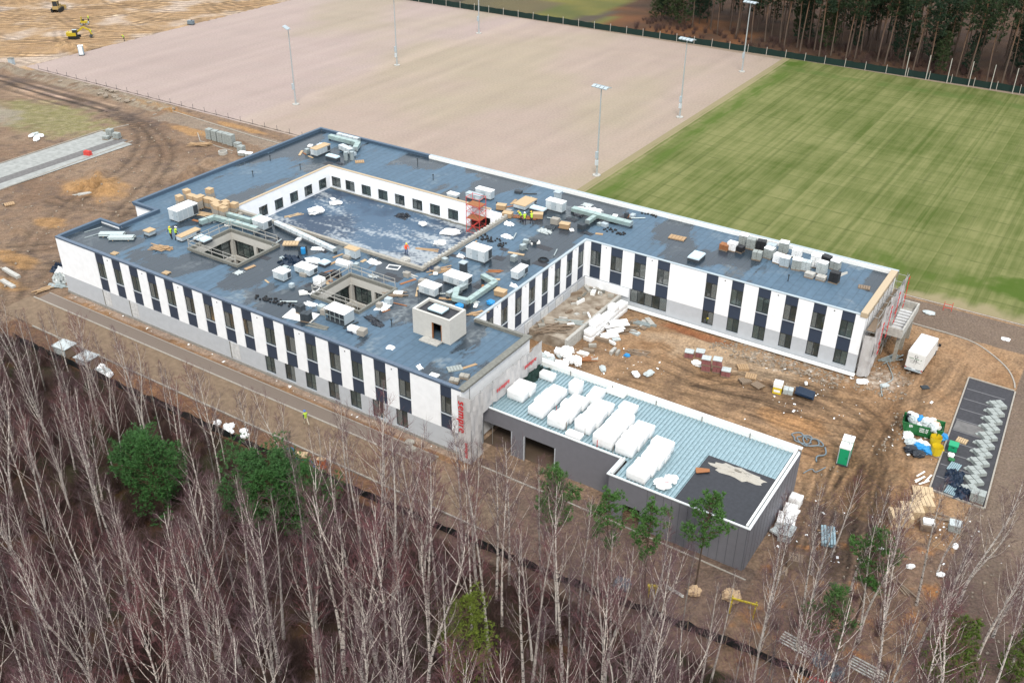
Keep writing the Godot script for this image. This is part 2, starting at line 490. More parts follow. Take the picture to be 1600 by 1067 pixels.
# wheel ruts: pairs of lines pressed into a terrain that is being built
func terrain(called: String, x0: float, x1: float, b0: float, b1: float, st: float, m: Material, skip: Callable, ruts := []) -> void:
	var nx := int(round((x1 - x0) / st)) + 1
	var nb := int(round((b1 - b0) / st)) + 1
	var hs := PackedFloat32Array()
	var cs := PackedColorArray()
	hs.resize(nx * nb)
	cs.resize(nx * nb)
	for j in nb:
		for i in nx:
			var x := x0 + i * st
			var b := b0 + j * st
			hs[j * nx + i] = ground_h(x, b)
			cs[j * nx + i] = ground_c(x, b)
	for line in ruts:
		var pts := smooth_line(line[0])
		for side in [-1.0, 1.0]:
			for k in pts.size() - 1:
				var d := (pts[k + 1] - pts[k]).normalized()
				var p: Vector2 = pts[k] + Vector2(-d.y, d.x) * side * line[1] * 0.5
				var i0 := int((p.x - x0) / st)
				var j0 := int((p.y - b0) / st)
				var span := int(ceil(line[2] * 1.8 / st))
				for j in range(j0 - span, j0 + span + 2):
					for i in range(i0 - span, i0 + span + 2):
						if i < 0 or j < 0 or i >= nx or j >= nb:
							continue
						var e = Vector2(x0 + i * st, b0 + j * st).distance_to(p) / line[2]
						var id := j * nx + i
						if e < 1.0:
							hs[id] = lerpf(hs[id], minf(hs[id], -line[3]), 0.25)
							cs[id] = cs[id].lerp(cs[id] * line[4], 0.2)
						elif e < 1.7:
							hs[id] = lerpf(hs[id], maxf(hs[id], line[3] * 0.6), 0.12)
							cs[id] = cs[id].lerp(cs[id] * 1.3, 0.06)
	var v := PackedVector3Array()
	var n := PackedVector3Array()
	v.resize(nx * nb)
	n.resize(nx * nb)
	for j in nb:
		for i in nx:
			var id := j * nx + i
			v[id] = V(x0 + i * st, hs[id], b0 + j * st)
			var hx := hs[j * nx + mini(i + 1, nx - 1)] - hs[j * nx + maxi(i - 1, 0)]
			var hb := hs[mini(j + 1, nb - 1) * nx + i] - hs[maxi(j - 1, 0) * nx + i]
			n[id] = Vector3(-hx, 2.0 * st, hb).normalized()
	var idx := PackedInt32Array()
	for j in nb - 1:
		for i in nx - 1:
			if skip.call(x0 + (i + 0.5) * st, b0 + (j + 0.5) * st):
				continue
			var a := j * nx + i
			for k in [a, a + nx, a + nx + 1, a, a + nx + 1, a + 1]:
				idx.append(k)
	var arr := []
	arr.resize(Mesh.ARRAY_MAX)
	arr[Mesh.ARRAY_VERTEX] = v
	arr[Mesh.ARRAY_NORMAL] = n
	arr[Mesh.ARRAY_COLOR] = cs
	arr[Mesh.ARRAY_INDEX] = idx
	var am := ArrayMesh.new()
	am.add_surface_from_arrays(Mesh.PRIMITIVE_TRIANGLES, arr)
	struct(called, am, m)

func sheet(called: String, x0: float, x1: float, b0: float, b1: float, y: float, m: Material) -> MeshInstance3D:
	var q := MB.new()
	q.quad_uv(V(x0, y, b0), V(x0, y, b1), V(x1, y, b1), V(x1, y, b0), Vector2(0, 1), Vector2(0, 0), Vector2(1, 0), Vector2(1, 1))
	return struct(called, q.mesh(), m)

func kerb_line(p: Array, w := 0.15, h := 0.1) -> void:
	var q := MB.new()
	for i in p.size() - 1:
		q.beam(V(p[i].x, h - 0.15, p[i].y), V(p[i + 1].x, h - 0.15, p[i + 1].y), w, 0.3)
	struct("kerb", q.mesh(), M.kerb)

func b8(x: float) -> int:
	return clampi(int(pow(maxf(x, 0.0), 1.0 / 2.2) * 255.0), 0, 255)

func make_ground() -> void:
	n1.frequency = 0.045
	n1.fractal_octaves = 4
	n1.seed = 11
	n2.frequency = 0.22
	n2.fractal_octaves = 4
	n2.seed = 12
	n3.frequency = 0.9
	n3.fractal_octaves = 3
	n3.seed = 13
	var far := mat("far_ground", 0.07, 0.055, 0.035, 1.0, ntex(0.02, grey(0.5), grey(1.0), 512, 5, 21), 0.02)
	sheet("ground", -1500, 1500, -900, 2000, -0.9, far)
	var V2 := func(a: Array) -> Array:
		var o := []
		for i in range(0, a.size(), 2):
			o.append(Vector2(a[i], a[i + 1]))
		return o
	var ruts := []
	for a in [
		[104, 4, 103, 12, 102, 20, 100.5, 26, 97, 31, 90, 34, 80, 33],
		[106, 2, 104.6, 12, 103.4, 18, 102.2, 25, 101, 34, 100, 44],
		[101.5, 8, 101, 18, 100, 23, 95.5, 27, 88, 28, 80, 27, 72, 28],
		[100, 10, 99.5, 16, 99, 25, 99.6, 33, 103, 40, 103.5, 48],
		[97, 24, 92, 27.5, 84, 25.5, 76, 24, 70, 23],
		[101, 30, 96, 33.5, 90, 32, 84, 30.5, 78, 26], [103, 5, 101.8, 14, 100.6, 20, 98.5, 27, 93, 30.5, 86, 31.5],
		[-60, 53, -45, 50, -30, 42, -20, 28, -12, 14, -7, 3, -3, -5, 0, -6],
		[-58, 51.5, -44, 48.0, -32, 36, -26, 20, -19, 8, -9, -2, -2, -6.5],
		[-21, 34, -12, 28, -6, 22, -4, 12, -8, 4, -16, -1], [-30, 18, -20, 20, -10, 26, -5, 34], [-14, 22, -13.5, 14, -14, 8, -20, 2]]:
		ruts.append([V2.call(a), 1.9, 0.34, 0.2, 0.42])
		ruts.append([V2.call(a), 2.9, 0.26, 0.14, 0.5])
		ruts.append([V2.call(a), 0.8, 0.22, 0.1, 0.55])
		ruts.append([V2.call(a), 3.9, 0.2, 0.08, 0.62])
	R.seed = 77
	for i in 26:
		var x := rnd(98, 106)
		ruts.append([[Vector2(x, rnd(2, 6)), Vector2(x - rnd(0.5, 2.5), 13), Vector2(x - rnd(1.5, 4.5), rnd(18, 24))], rnd(0.3, 2.4), 0.24, rnd(0.08, 0.18), 0.5])
	for i in 22:
		var x := rnd(70, 90)
		var b := rnd(18, 33)
		ruts.append([[Vector2(x, b), Vector2(x + 6, b + rnd(-1.5, 1.0)), Vector2(x + 12, b + rnd(-2.0, 3.0))], rnd(0.3, 2.4), 0.24, rnd(0.08, 0.18), 0.5])
	var inside := func(x: float, b: float) -> bool:
		return x > 0.6 and x < 64.0 and b > 0.6 and b < 50.8 and (b < 12.5 or x < 56.8 or b > 38.6) or x > 57.0 and x < 93.2 and b > 38.8 and b < 50.8 or x > -0.5 and x < 2.0 and b > 14 and b < 50.8 or b > 62.4
	terrain("site_ground", -60, 57, -12, 62.4, 0.4, M.ground, inside, ruts)
	terrain("yard_ground", 57, 112.0, -2, 62.4, 0.2, M.ground, inside, ruts)
	terrain("road_edge_ground", 112, 126, -2, 62.4, 0.5, M.ground, inside, ruts)
	terrain("garage_front_ground", 57, 126, -12, -2, 0.4, M.ground, inside, ruts)
	var wild := []
	for i in 70:
		var x := rnd(-195, -106)
		var b := rnd(64, 160)
		var t := rnd(0.3, 1.1) if i % 3 else rnd(-0.6, 0.2)
		var l := rnd(10, 24)
		wild.append([[Vector2(x, b), Vector2(x + cos(t) * l, b + sin(t) * l), Vector2(x + cos(t + 0.35) * l * 2.0, b + sin(t + 0.35) * l * 2.0)], rnd(1.8, 2.6), 0.75, rnd(0.1, 0.25), 0.74])
	for i in 10:
		wild.append([[Vector2(-150, 42 + i * 2.2), Vector2(-95, 53 + rnd(-2, 2)), Vector2(-60, 52 + rnd(-1.5, 1.5))], 2.2, 0.7, 0.12, 0.8])
	var west := func(x: float, b: float) -> bool:
		return x > -101.6 and b > 62.4
	terrain("cut_sand_ground", -210, -60, -20, 200, 0.8, M.ground, west, wild)
	var none := func(_x: float, _b: float) -> bool: return false
	terrain("forest_ground", -60, 125.6, -92, -12, 0.8, M.forest_floor, none)

	# the two sand pitches: one levelled sheet with slow changes of tone
	var sand := MB.new()
	var st := 2.0
	var tone := func(x: float, b: float) -> Color:
		var a := n1.get_noise_2d(x * 0.5, b * 0.22)
		var f := n1.get_noise_2d(x * 5.0 + 50.0, b * 0.7)
		var t := clampf((x + 36.0) / 8.0 + a * 1.5, 0.0, 1.0)
		var c := col(0.335, 0.265, 0.24).lerp(col(0.325, 0.256, 0.215), t)
		c = c.lerp(col(0.3, 0.255, 0.18), clampf(a * 1.6, 0.0, 0.6))
		if absf(x + 33.5 + a) < 2.0:
			c = c.lerp(col(0.4, 0.32, 0.26), 0.4)
		if x > 30.0:
			c = c.lerp(col(0.3, 0.24, 0.18), 0.5 * clampf((x - 30.0) / 8.0, 0.0, 1.0))
		var pass_ := fposmod(sin(floor(x / 2.0) * 12.9898) * 43758.5, 1.0) - 0.5
		var cross := fposmod(sin(floor((b - x * 0.1) / 4.0) * 78.233) * 43758.5, 1.0) - 0.5
		return c * (0.97 + f * 0.09 + pass_ * 0.07 + cross * 0.04)
	var xs := 0
	while xs < 70:
		for jb in 53:
			var x := -101.6 + xs * st
			var b := 62.4 + jb * st
			var b2 := minf(b + st, 167.4)
			var x2 := minf(x + st, 38.4)
			sand.quad(V(x, 0, b), V(x, 0, b2), V(x2, 0, b2), V(x2, 0, b))
			var k := sand.c.size() - 6
			var cc := [tone.call(x, b), tone.call(x, b2), tone.call(x2, b2), tone.call(x2, b)]
			for e in 6:
				sand.c[k + e] = cc[[0, 1, 2, 0, 2, 3][e]]
		xs += 1
	struct("sand_pitch", sand.mesh(), M.sand)

	# the grass pitch
	var W := 768
	var px := PackedByteArray()
	px.resize(W * W * 3)
	var line_x := PackedFloat32Array()
	var line_b := PackedFloat32Array()
	R.seed = 31
	for i in W:
		line_x.append(rnd(-1, 1))
		line_b.append(rnd(-1, 1))
	for j in W:
		var b := 62.4 + 107.0 * (1.0 - (j + 0.5) / W)
		for i in W:
			var x := 38.4 + 104.0 * (i + 0.5) / W
			var a := n1.get_noise_2d(x, b * 0.8)
			var f := n1.get_noise_2d(x * 7.0, b * 2.2)
			var g := clampf(0.56 + a * 0.5 + f * 0.35 + line_x[int(x / 0.6)] * 0.22 + line_x[i] * 0.12 + line_b[int(b / 0.8)] * 0.1, 0.0, 1.0)
			var c := col(0.06, 0.083, 0.016).lerp(col(0.158, 0.163, 0.062), g)
			var wx := absf(fposmod(x + f * 0.06, 5.2) - 2.6) * 0.8
			var wb := absf(fposmod(b + x * 0.03 + f * 0.06, 5.6) - 2.8)
			if wx < 0.28:
				c = c.lerp(col(0.06, 0.075, 0.02), clampf(0.22 + f * 0.9, 0.0, 0.8) * (1.0 - wx / 0.28))
			if wb < 0.26:
				c = c.lerp(col(0.06, 0.075, 0.02), clampf(0.42 + f, 0.0, 0.9) * (1.0 - wb / 0.26))
			var e := 1.0 - absf(x - 43.0 + a * 0.4) / 2.2
			if e > 0.0:
				c = c.lerp(col(0.055, 0.095, 0.012), clampf(e * 1.3, 0.0, 0.8) * clampf(0.7 + f * 1.6 + line_x[i] * 0.5, 0.1, 1.0))
			e = 1.0 - absf(b - 160.5 + a * 2.0) / 2.6
			if e > 0.0:
				c = c.lerp(col(0.06, 0.1, 0.02), clampf(e, 0.0, 0.6) * clampf(0.7 + f * 1.6, 0.1, 1.0))
			e = 1.0 - absf(b - 71.5 - a * 5.0) / 2.6
			if e > 0.0 and x > 84.0:
				c = c.lerp(col(0.055, 0.09, 0.012), clampf(e * 1.3, 0.0, 0.8) * clampf(0.7 + f * 1.6, 0.1, 1.0))
			if x > 100.0 and b < 80.0 or x < 46.0 and b > 161.0:
				e = blob(x, b, 107.5, 72.5, 5.0, 4.0) + blob(x, b, 41.5, 165.3, 2.6, 2.2)
				c = c.lerp(col(0.05, 0.088, 0.01), clampf(e, 0.0, 0.9))
			e = clampf((40.6 - x + f * 0.6 + line_x[i] * 0.9) * 0.9, 0.0, 1.0) + clampf((65.6 - b + f * 1.5 + a * 2.0) * 0.45, 0.0, 1.0)
			c = c.lerp(col(0.24, 0.2, 0.12), clampf(e, 0.0, 0.85))
			var k := (j * W + i) * 3
			px[k] = b8(c.r)
			px[k + 1] = b8(c.g)
			px[k + 2] = b8(c.b)
	var gm := mat("pitch_grass", 1, 1, 1, 1.0)
	gm.albedo_texture = ImageTexture.create_from_image(Image.create_from_data(W, W, false, Image.FORMAT_RGB8, px))
	gm.texture_repeat = false
	gm.metallic_specular = 0.2
	sheet("grass_pitch", 38.4, 142.4, 62.4, 169.4, 0.0, gm)
	# verge at the foot of the far fence, and the land beyond it
	var land := MB.new()
	for i in 150:
		for j in 75:
			var x := -210.0 + i * 3.0
			var b := 167.4 + j * 3.0
			if x + 3.0 > 38.4 and b < 169.0:
				b = 169.4
			if x < -60.5 and b < 199.0:
				continue
			var b2 := 167.4 + (j + 1) * 3.0
			var cs := []
			for p in [Vector2(x, b), Vector2(x, b2), Vector2(x + 3, b2), Vector2(x + 3, b)]:
				var a := n1.get_noise_2d(p.x, p.y)
				var f := n2.get_noise_2d(p.x * 0.6, p.y * 0.6)
				var c: Color
				if p.y < 171.0:
					c = col(0.3, 0.23, 0.17)
				elif p.x < -12.0 + (p.y - 172.0) * -0.3 + f * 3.0:
					c = col(0.19, 0.165, 0.04).lerp(col(0.1, 0.11, 0.03), clampf(0.5 + a * 1.2, 0.0, 1.0))
					if absf(p.x + 19.0 - (p.y - 180.0) * 0.12) < 2.0:
						c = col(0.09, 0.07, 0.05)
					if p.x < -35.0 and p.y < 190.0:
						c = c.lerp(col(0.12, 0.09, 0.06), 0.7)
				else:
					c = col(0.05, 0.028, 0.018).lerp(col(0.1, 0.05, 0.026), clampf(0.5 + f, 0.0, 1.0))
					if p.x < 25.0 and p.y < 195.0:
						c = c.lerp(col(0.22, 0.09, 0.03), clampf(0.4 + a, 0.0, 0.7))
				cs.append(c)
			land.quad(V(x, 0, b), V(x, 0, b2), V(x + 3, 0, b2), V(x + 3, 0, b))
			var k := land.c.size() - 6
			for e in 6:
				land.c[k + e] = cs[[0, 1, 2, 0, 2, 3][e]]
	land.col = col(0.28, 0.22, 0.165)
	land.quad(V(36, 0, 167.4), V(36, 0, 169.4), V(38.4, 0, 169.4), V(38.4, 0, 167.4))
	struct("land_beyond_fence", land.mesh(), M.forest_floor)

	# streets, walks and kerbs
	sheet("dirt_road", -3.2, 73.0, -8.1, -3.5, 0.02, M.road_dirt)
	sheet("gravel_walk", -1.8, 62.5, -3.32, -1.62, 0.05, M.walk_gravel)
	kerb_line([Vector2(-2.6, -3.42), Vector2(63.0, -3.42)], 0.2, 0.09)
	kerb_line([Vector2(-1.9, -1.55), Vector2(62.5, -1.55)], 0.12, 0.08)
	kerb_line([Vector2(4.0, -8.2), Vector2(73.0, -8.2)], 0.16, 0.1)
	kerb_line([Vector2(67.0, -0.3), Vector2(80.7, -0.35), Vector2(95.6, -0.75)], 0.16, 0.06)
	kerb_line([Vector2(92.6, 62.0), Vector2(125.0, 62.0)], 0.18, 0.1)
	var bend := [Vector2(95.8, 54.6)]
	for k in smooth_line([Vector2(100.5, 54.5), Vector2(103.8, 54.0), Vector2(106.4, 52.2), Vector2(108.7, 49.6), Vector2(109.9, 46.8), Vector2(110.2, 45.0)]):
		if bend[-1].distance_to(k) > 0.9:
			bend.append(k)
	kerb_line(bend, 0.16, 0.1)
	kerb_line([Vector2(110.3, 44.9), Vector2(111.4, 21.2)], 0.16, 0.1)
	kerb_line([Vector2(105.2, 45.0), Vector2(106.2, 21.4)], 0.16, 0.12)
	kerb_line([Vector2(106.2, 21.3), Vector2(111.4, 21.2)], 0.16, 0.12)
	kerb_line([Vector2(105.2, 45.1), Vector2(110.2, 45.0)], 0.16, 0.12)
	kerb_line([Vector2(105.9, 27.2), Vector2(103.4, 27.6)], 0.14, 0.1)
	kerb_line([Vector2(-49.8, 59.6), Vector2(-23.9, 57.9), Vector2(30.0, 57.3)], 0.18, 0.1)
	kerb_line([Vector2(-50.2, 55.8), Vector2(-49.8, 59.6)], 0.18, 0.1)
	kerb_line([Vector2(-34.8, 53.4), Vector2(-31.0, 50.6), Vector2(-22.0, 50.2)], 0.16, 0.1)
	kerb_line([Vector2(-50.6, 12.0), Vector2(-50.9, 43.5), Vector2(-49.3, 49.2)], 0.18, 0.1)
	kerb_line([Vector2(-39.6, 12.0), Vector2(-41.2, 43.6)], 0.14, 0.1)
	sheet("asphalt_road", -50.5, -44.6, 8.0, 44.0, 0.01, M.asphalt_grey)
	sheet("asphalt_strip", -44.6, -42.3, 8.0, 43.4, 0.014, M.asphalt_dark)
	sheet("paved_walk", -42.3, -39.8, 8.0, 42.4, 0.03, M.asphalt_grey)
	var pq := MB.new()
	pq.quad(V(106.2, 0.02, 21.4), V(105.25, 0.02, 45.0), V(110.2, 0.02, 45.0), V(111.35, 0.02, 21.3))
	var pad := struct("parking_bed", pq.mesh(), M.pad_black)
	for k in 9:
		var bb := 23.8 + k * 2.33
		wb(pad, "bay_line", M.pad_line, 105.4 + (45.0 - bb) * 0.042, 109.6, 0.0, 0.05, bb, bb + 0.12)
	wb(pad, "filled_bay", M.asphalt_dark, 105.9, 109.4, 0.0, 0.06, 33.3, 35.3)

# ---------- the school ----------
const H1 := [16.8, 25.2, 7.6, 14.4]
const H2 := [38.4, 45.2, 7.0, 13.4]
const COURT := [12.0, 44.4, 19.8, 39.0]

func in_rect(x: float, b: float, q: Array) -> bool:
	return x > q[0] and x < q[1] and b > q[2] and b < q[3]

func in_plan(x: float, b: float) -> bool:
	if b < 0.0 or b > 51.4:
		return false
	if b < 7.0:
		return x > 0.0 and x < 64.4
	if b < 12.9:
		return x > 3.8 and x < 64.4
	if b < 13.35:
		return x > 3.8 and x < 57.3
	if b < 38.2:
		return x > -1.0 and x < 57.3
	return x > -1.0 and x < 93.7

# plan cells between the given lines, without the holes
func plan_mesh(y0: float, y1: float, holes: Array, inset := 0.0, top_only := false) -> ArrayMesh:
	var xs := [-1.0, 0.0, 3.8, 57.3, 64.4, 93.7]
	var bs := [0.0, 7.0, 12.9, 13.35, 38.2, 51.4]
	for q in holes:
		xs.append(q[0]); xs.append(q[1])
		bs.append(q[2]); bs.append(q[3])
	xs.sort()
	bs.sort()
	var q := MB.new()
	for i in xs.size() - 1:
		for j in bs.size() - 1:
			var cx: float = (xs[i] + xs[i + 1]) * 0.5
			var cb: float = (bs[j] + bs[j + 1]) * 0.5
			if xs[i + 1] - xs[i] < 0.01 or bs[j + 1] - bs[j] < 0.01 or not in_plan(cx, cb):
				continue
			var hole := false
			for h in holes:
				hole = hole or in_rect(cx, cb, h)
			if hole:
				continue
			var x0: float = xs[i] + (inset if not in_plan(xs[i] - 0.01, cb) else 0.0)
			var x1: float = xs[i + 1] - (inset if not in_plan(xs[i + 1] + 0.01, cb) else 0.0)
			var b0: float = bs[j] + (inset if not in_plan(cx, bs[j] - 0.01) else 0.0)
			var b1: float = bs[j + 1] - (inset if not in_plan(cx, bs[j + 1] + 0.01) else 0.0)
			if top_only:
				var f := func(x: float, b: float) -> Vector2: return Vector2((x + 1.5) / 96.0, 1.0 - (b + 0.5) / 53.0)
				q.quad_uv(V(x0, y1, b0), V(x0, y1, b1), V(x1, y1, b1), V(x1, y1, b0), f.call(x0, b0), f.call(x0, b1), f.call(x1, b1), f.call(x1, b0))
			else:
				q.box(V(x0, y0, b0), V(x1, y1, b1))
	return q.mesh()

func roof_texture() -> void:
	var W := 1152
	var Hh := 636
	var px := PackedByteArray()
	var rg := PackedByteArray()
	px.resize(W * Hh * 3)
	rg.resize(W * Hh)
	var big := FastNoiseLite.new()
	big.frequency = 0.055
	big.fractal_octaves = 5
	big.seed = 41
	big.domain_warp_enabled = true
	big.domain_warp_amplitude = 6.0
	big.domain_warp_frequency = 0.08
	var roll := PackedFloat32Array()
	R.seed = 8
	for i in 200:
		roll.append(rnd(-1, 1))
	for j in Hh:
		var b := 53.0 * (1.0 - (j + 0.5) / Hh) - 0.5
		for i in W:
			var x := 96.0 * (i + 0.5) / W - 1.5
			var strip := int(x + 2.0)
			var a := big.get_noise_2d(x * 1.5, b * 0.7)
			var g := n3.get_noise_2d(x * 1.2, b * 1.2)
			# rain water stands in the hollows of the membrane and follows the rolls
			var lim := 0.04 + roll[strip] * 0.07
			if x > 58.0 and b > 38.0:
				lim = 0.16 + roll[strip] * 0.06
			if b < 14.0 and x > 28.0:
				lim = -0.02 + roll[strip] * 0.06
			var wet := clampf((a + g * 0.05 - lim) * 14.0, 0.0, 1.0)
			var dry := col(0.066, 0.116, 0.17) * (1.0 + g * 0.16 + roll[strip] * 0.05)
			var c := dry.lerp(col(0.018, 0.028, 0.04), wet * 0.94)
			var dust := clampf((big.get_noise_2d(x * 2.2 + 400.0, b * 2.2) - 0.2) * 3.0, 0.0, 1.0)
			var near := 0.22
			if x > 45.0 and x < 60.0 and b < 13.0 or x > 88.0 and b > 41.0:
				near = 0.55
			elif x > 28.0 and x < 56.0 and b < 47.0:
				near = 0.4
			c = c.lerp(col(0.24, 0.27, 0.28), dust * near * clampf(0.6 + g * 1.2, 0.0, 1.0))
			var seam := fposmod(x, 1.0)
			if seam < 0.1:
				c = c * 0.72
			if absf(fposmod(b + roll[strip] * 4.0, 7.5) - 3.7) < 0.05:
				c = c * 0.75
			var k := j * W + i
			px[k * 3] = b8(c.r)
			px[k * 3 + 1] = b8(c.g)
			px[k * 3 + 2] = b8(c.b)
			rg[k] = int(lerpf(165.0, 62.0, wet))
	var m := mat("roof_membrane", 1, 1, 1, 1.0)
	m.albedo_texture = ImageTexture.create_from_image(Image.create_from_data(W, Hh, false, Image.FORMAT_RGB8, px))
	m.roughness_texture = ImageTexture.create_from_image(Image.create_from_data(W, Hh, false, Image.FORMAT_L8, rg))
	m.texture_repeat = false
	# the sunken roof: same membrane under plaster dust
	W = 512
	Hh = 304
	px = PackedByteArray()
	px.resize(W * Hh * 3)
	for j in Hh:
		var b := 39.0 - 19.2 * (j + 0.5) / Hh
		for i in W:
			var x := 12.0 + 32.4 * (i + 0.5) / W
			var a := big.get_noise_2d(x * 1.3 + 90.0, b * 1.3)
			var g := n3.get_noise_2d(x * 1.5, b * 1.5)
			var c := col(0.055, 0.1, 0.16).lerp(col(0.03, 0.052, 0.09), clampf(a * 4.0 + 0.3, 0.0, 1.0))
			var s := n2.get_noise_2d(x * 0.45 + b * 0.2, b * 1.6)
			var near := clampf((x - 26.0) / 16.0, 0.0, 0.6) + clampf((31.0 - b) / 20.0, 0.0, 0.35) + clampf(1.0 - absf(b - 34.5 + (x - 16.0) * 0.35) / 1.6, 0.0, 0.5) * clampf((32.0 - x) / 6.0, 0.0, 1.0)
			c = c.lerp(col(0.4, 0.43, 0.45), clampf((s + g * 0.7 + near - 0.36) * 1.05, 0.0, 0.7))
			var k := (j * W + i) * 3
			px[k] = b8(c.r)
			px[k + 1] = b8(c.g)
			px[k + 2] = b8(c.b)
	m = mat("court_membrane", 1, 1, 1, 0.6)
	m.albedo_texture = ImageTexture.create_from_image(Image.create_from_data(W, Hh, false, Image.FORMAT_RGB8, px))
	m.texture_repeat = false

# a facade: along axis 0 (x, facing -b) or 1 (b, facing +x); face = the b or x of its outer plane
func fbox(q: MB, axis: int, face: float, s0: float, s1: float, y0: float, y1: float, d0: float, d1: float) -> void:
	if axis == 0:
		q.box(V(s0, y0, face - d0), V(s1, y1, face - d1))
	else:
		q.box(V(face + d0, y0, s0), V(face + d1, y1, s1))

func fpart(p: Node, called: String, m: Material, axis: int, face: float, s0: float, s1: float, y0: float, y1: float, d0: float, d1: float) -> MeshInstance3D:
	if axis == 0:
		return wb(p, called, m, s0, s1, y0, y1, face - d1, face - d0)
	return wb(p, called, m, face + d0, face + d1, y0, y1, s0, s1)

func window(p: Node, axis: int, face: float, s0: float, s1: float, y0: float, y1: float, bars: Array, cross := 0.0, sill := true) -> void:
	var q := MB.new()
	var t := 0.07
	fbox(q, axis, face, s0, s0 + t, y0, y1, -0.2, -0.1)
	fbox(q, axis, face, s1 - t, s1, y0, y1, -0.2, -0.1)
	fbox(q, axis, face, s0 + t, s1 - t, y0, y0 + t, -0.2, -0.1)
	fbox(q, axis, face, s0 + t, s1 - t, y1 - t, y1, -0.2, -0.1)
	for k in bars:
		var s := lerpf(s0, s1, k)
		fbox(q, axis, face, s - 0.035, s + 0.035, y0 + t, y1 - t, -0.19, -0.11)
	if cross > 0.0:
		fbox(q, axis, face, s0 + t, s1 - t, y0 + cross, y0 + cross + 0.06, -0.188, -0.108)
	var w := obj("window", q.mesh(), M.frame_dark, p)
	var n := bars.size() + 1
	for k in n:
		var a := lerpf(s0, s1, bars[k - 1]) if k > 0 else s0 + t
		var e := lerpf(s0, s1, bars[k]) if k < n - 1 else s1 - t
		fpart(w, "pane", [M.glass, M.glass_0, M.glass_1, M.glass_2][(int(s0 * 7.3) + k * 2 + int(y0)) % 4], axis, face, a, e, y0 + t, y1 - t, -0.155, -0.145)
	if (int(s0 * 13.7) + int(y0)) % 5 < 2 and sill:
		# pale boards added behind the glass to vary the look of reflections
		fpart(p, "added_board", M.bare_render, axis, face, lerpf(s0, s1, 0.1), lerpf(s0, s1, 0.55), y0 - 0.4, y0 + 0.3 + 0.1 * (int(s0 * 3.0) % 6), -0.7, -0.6)
	if sill:
		fpart(w, "sill", M.sill_metal, axis, face, s0 - 0.02, s1 + 0.02, y0 - 0.05, y0 - 0.005, -0.14, 0.05)

# dark strips [start, end, lower window start or -1, lower window end]; everything between is rendered wall
func facade(p: Node, axis: int, face: float, s0: float, s1: float, strips: Array, base: float, low0: float, top: float) -> void:
	var white := MB.new()
	var low := MB.new()
	var s := s0
	for k in strips:
		fbox(white, axis, face, s, k[0], 2.7, top, -0.3, 0.0)
		fpart(p, "dark_panel", M.dark_panel, axis, face, k[0], k[1], 6.62, top - 0.02, -0.28, -0.06)
		window(p, axis, face, k[0], k[1], 4.52, 6.62, [0.5] if int(k[0] * 10.0) % 3 else [0.38], 0.0)
		fpart(p, "dark_panel", M.dark_panel, axis, face, k[0], k[1], 2.7, 4.46, -0.28, -0.06)
		s = k[1]
	fbox(white, axis, face, s, s1, 2.7, top, -0.3, 0.0)
	s = s0
	for k in strips:
		if k[2] < 0.0:
			continue
		fbox(low, axis, face, s, k[2], low0, 2.7, -0.3, -0.02)
		fbox(low, axis, face, k[2], k[3], low0, base, -0.3, -0.02)
		window(p, axis, face, k[2], k[3], base + 0.06, 2.68, [0.5] if k[3] - k[2] < 3.0 else [0.2, 0.4, 0.6, 0.8], 0.0)
		s = k[3]
	fbox(low, axis, face, s, s1, low0, 2.7, -0.3, -0.02)
	obj("upper_wall", white.mesh(), M.white_render, p)
	obj("lower_wall", low.mesh(), M.grey_render, p)
	# overflow spouts near the top of every third pier
	for k in range(0, strips.size() - 1, 2):
		var m: float = (strips[k][1] + strips[k + 1][0]) * 0.5
		fpart(p, "overflow_spout", M.black, axis, face, m - 0.07, m + 0.07, 7.42, 7.56, -0.02, 0.012)

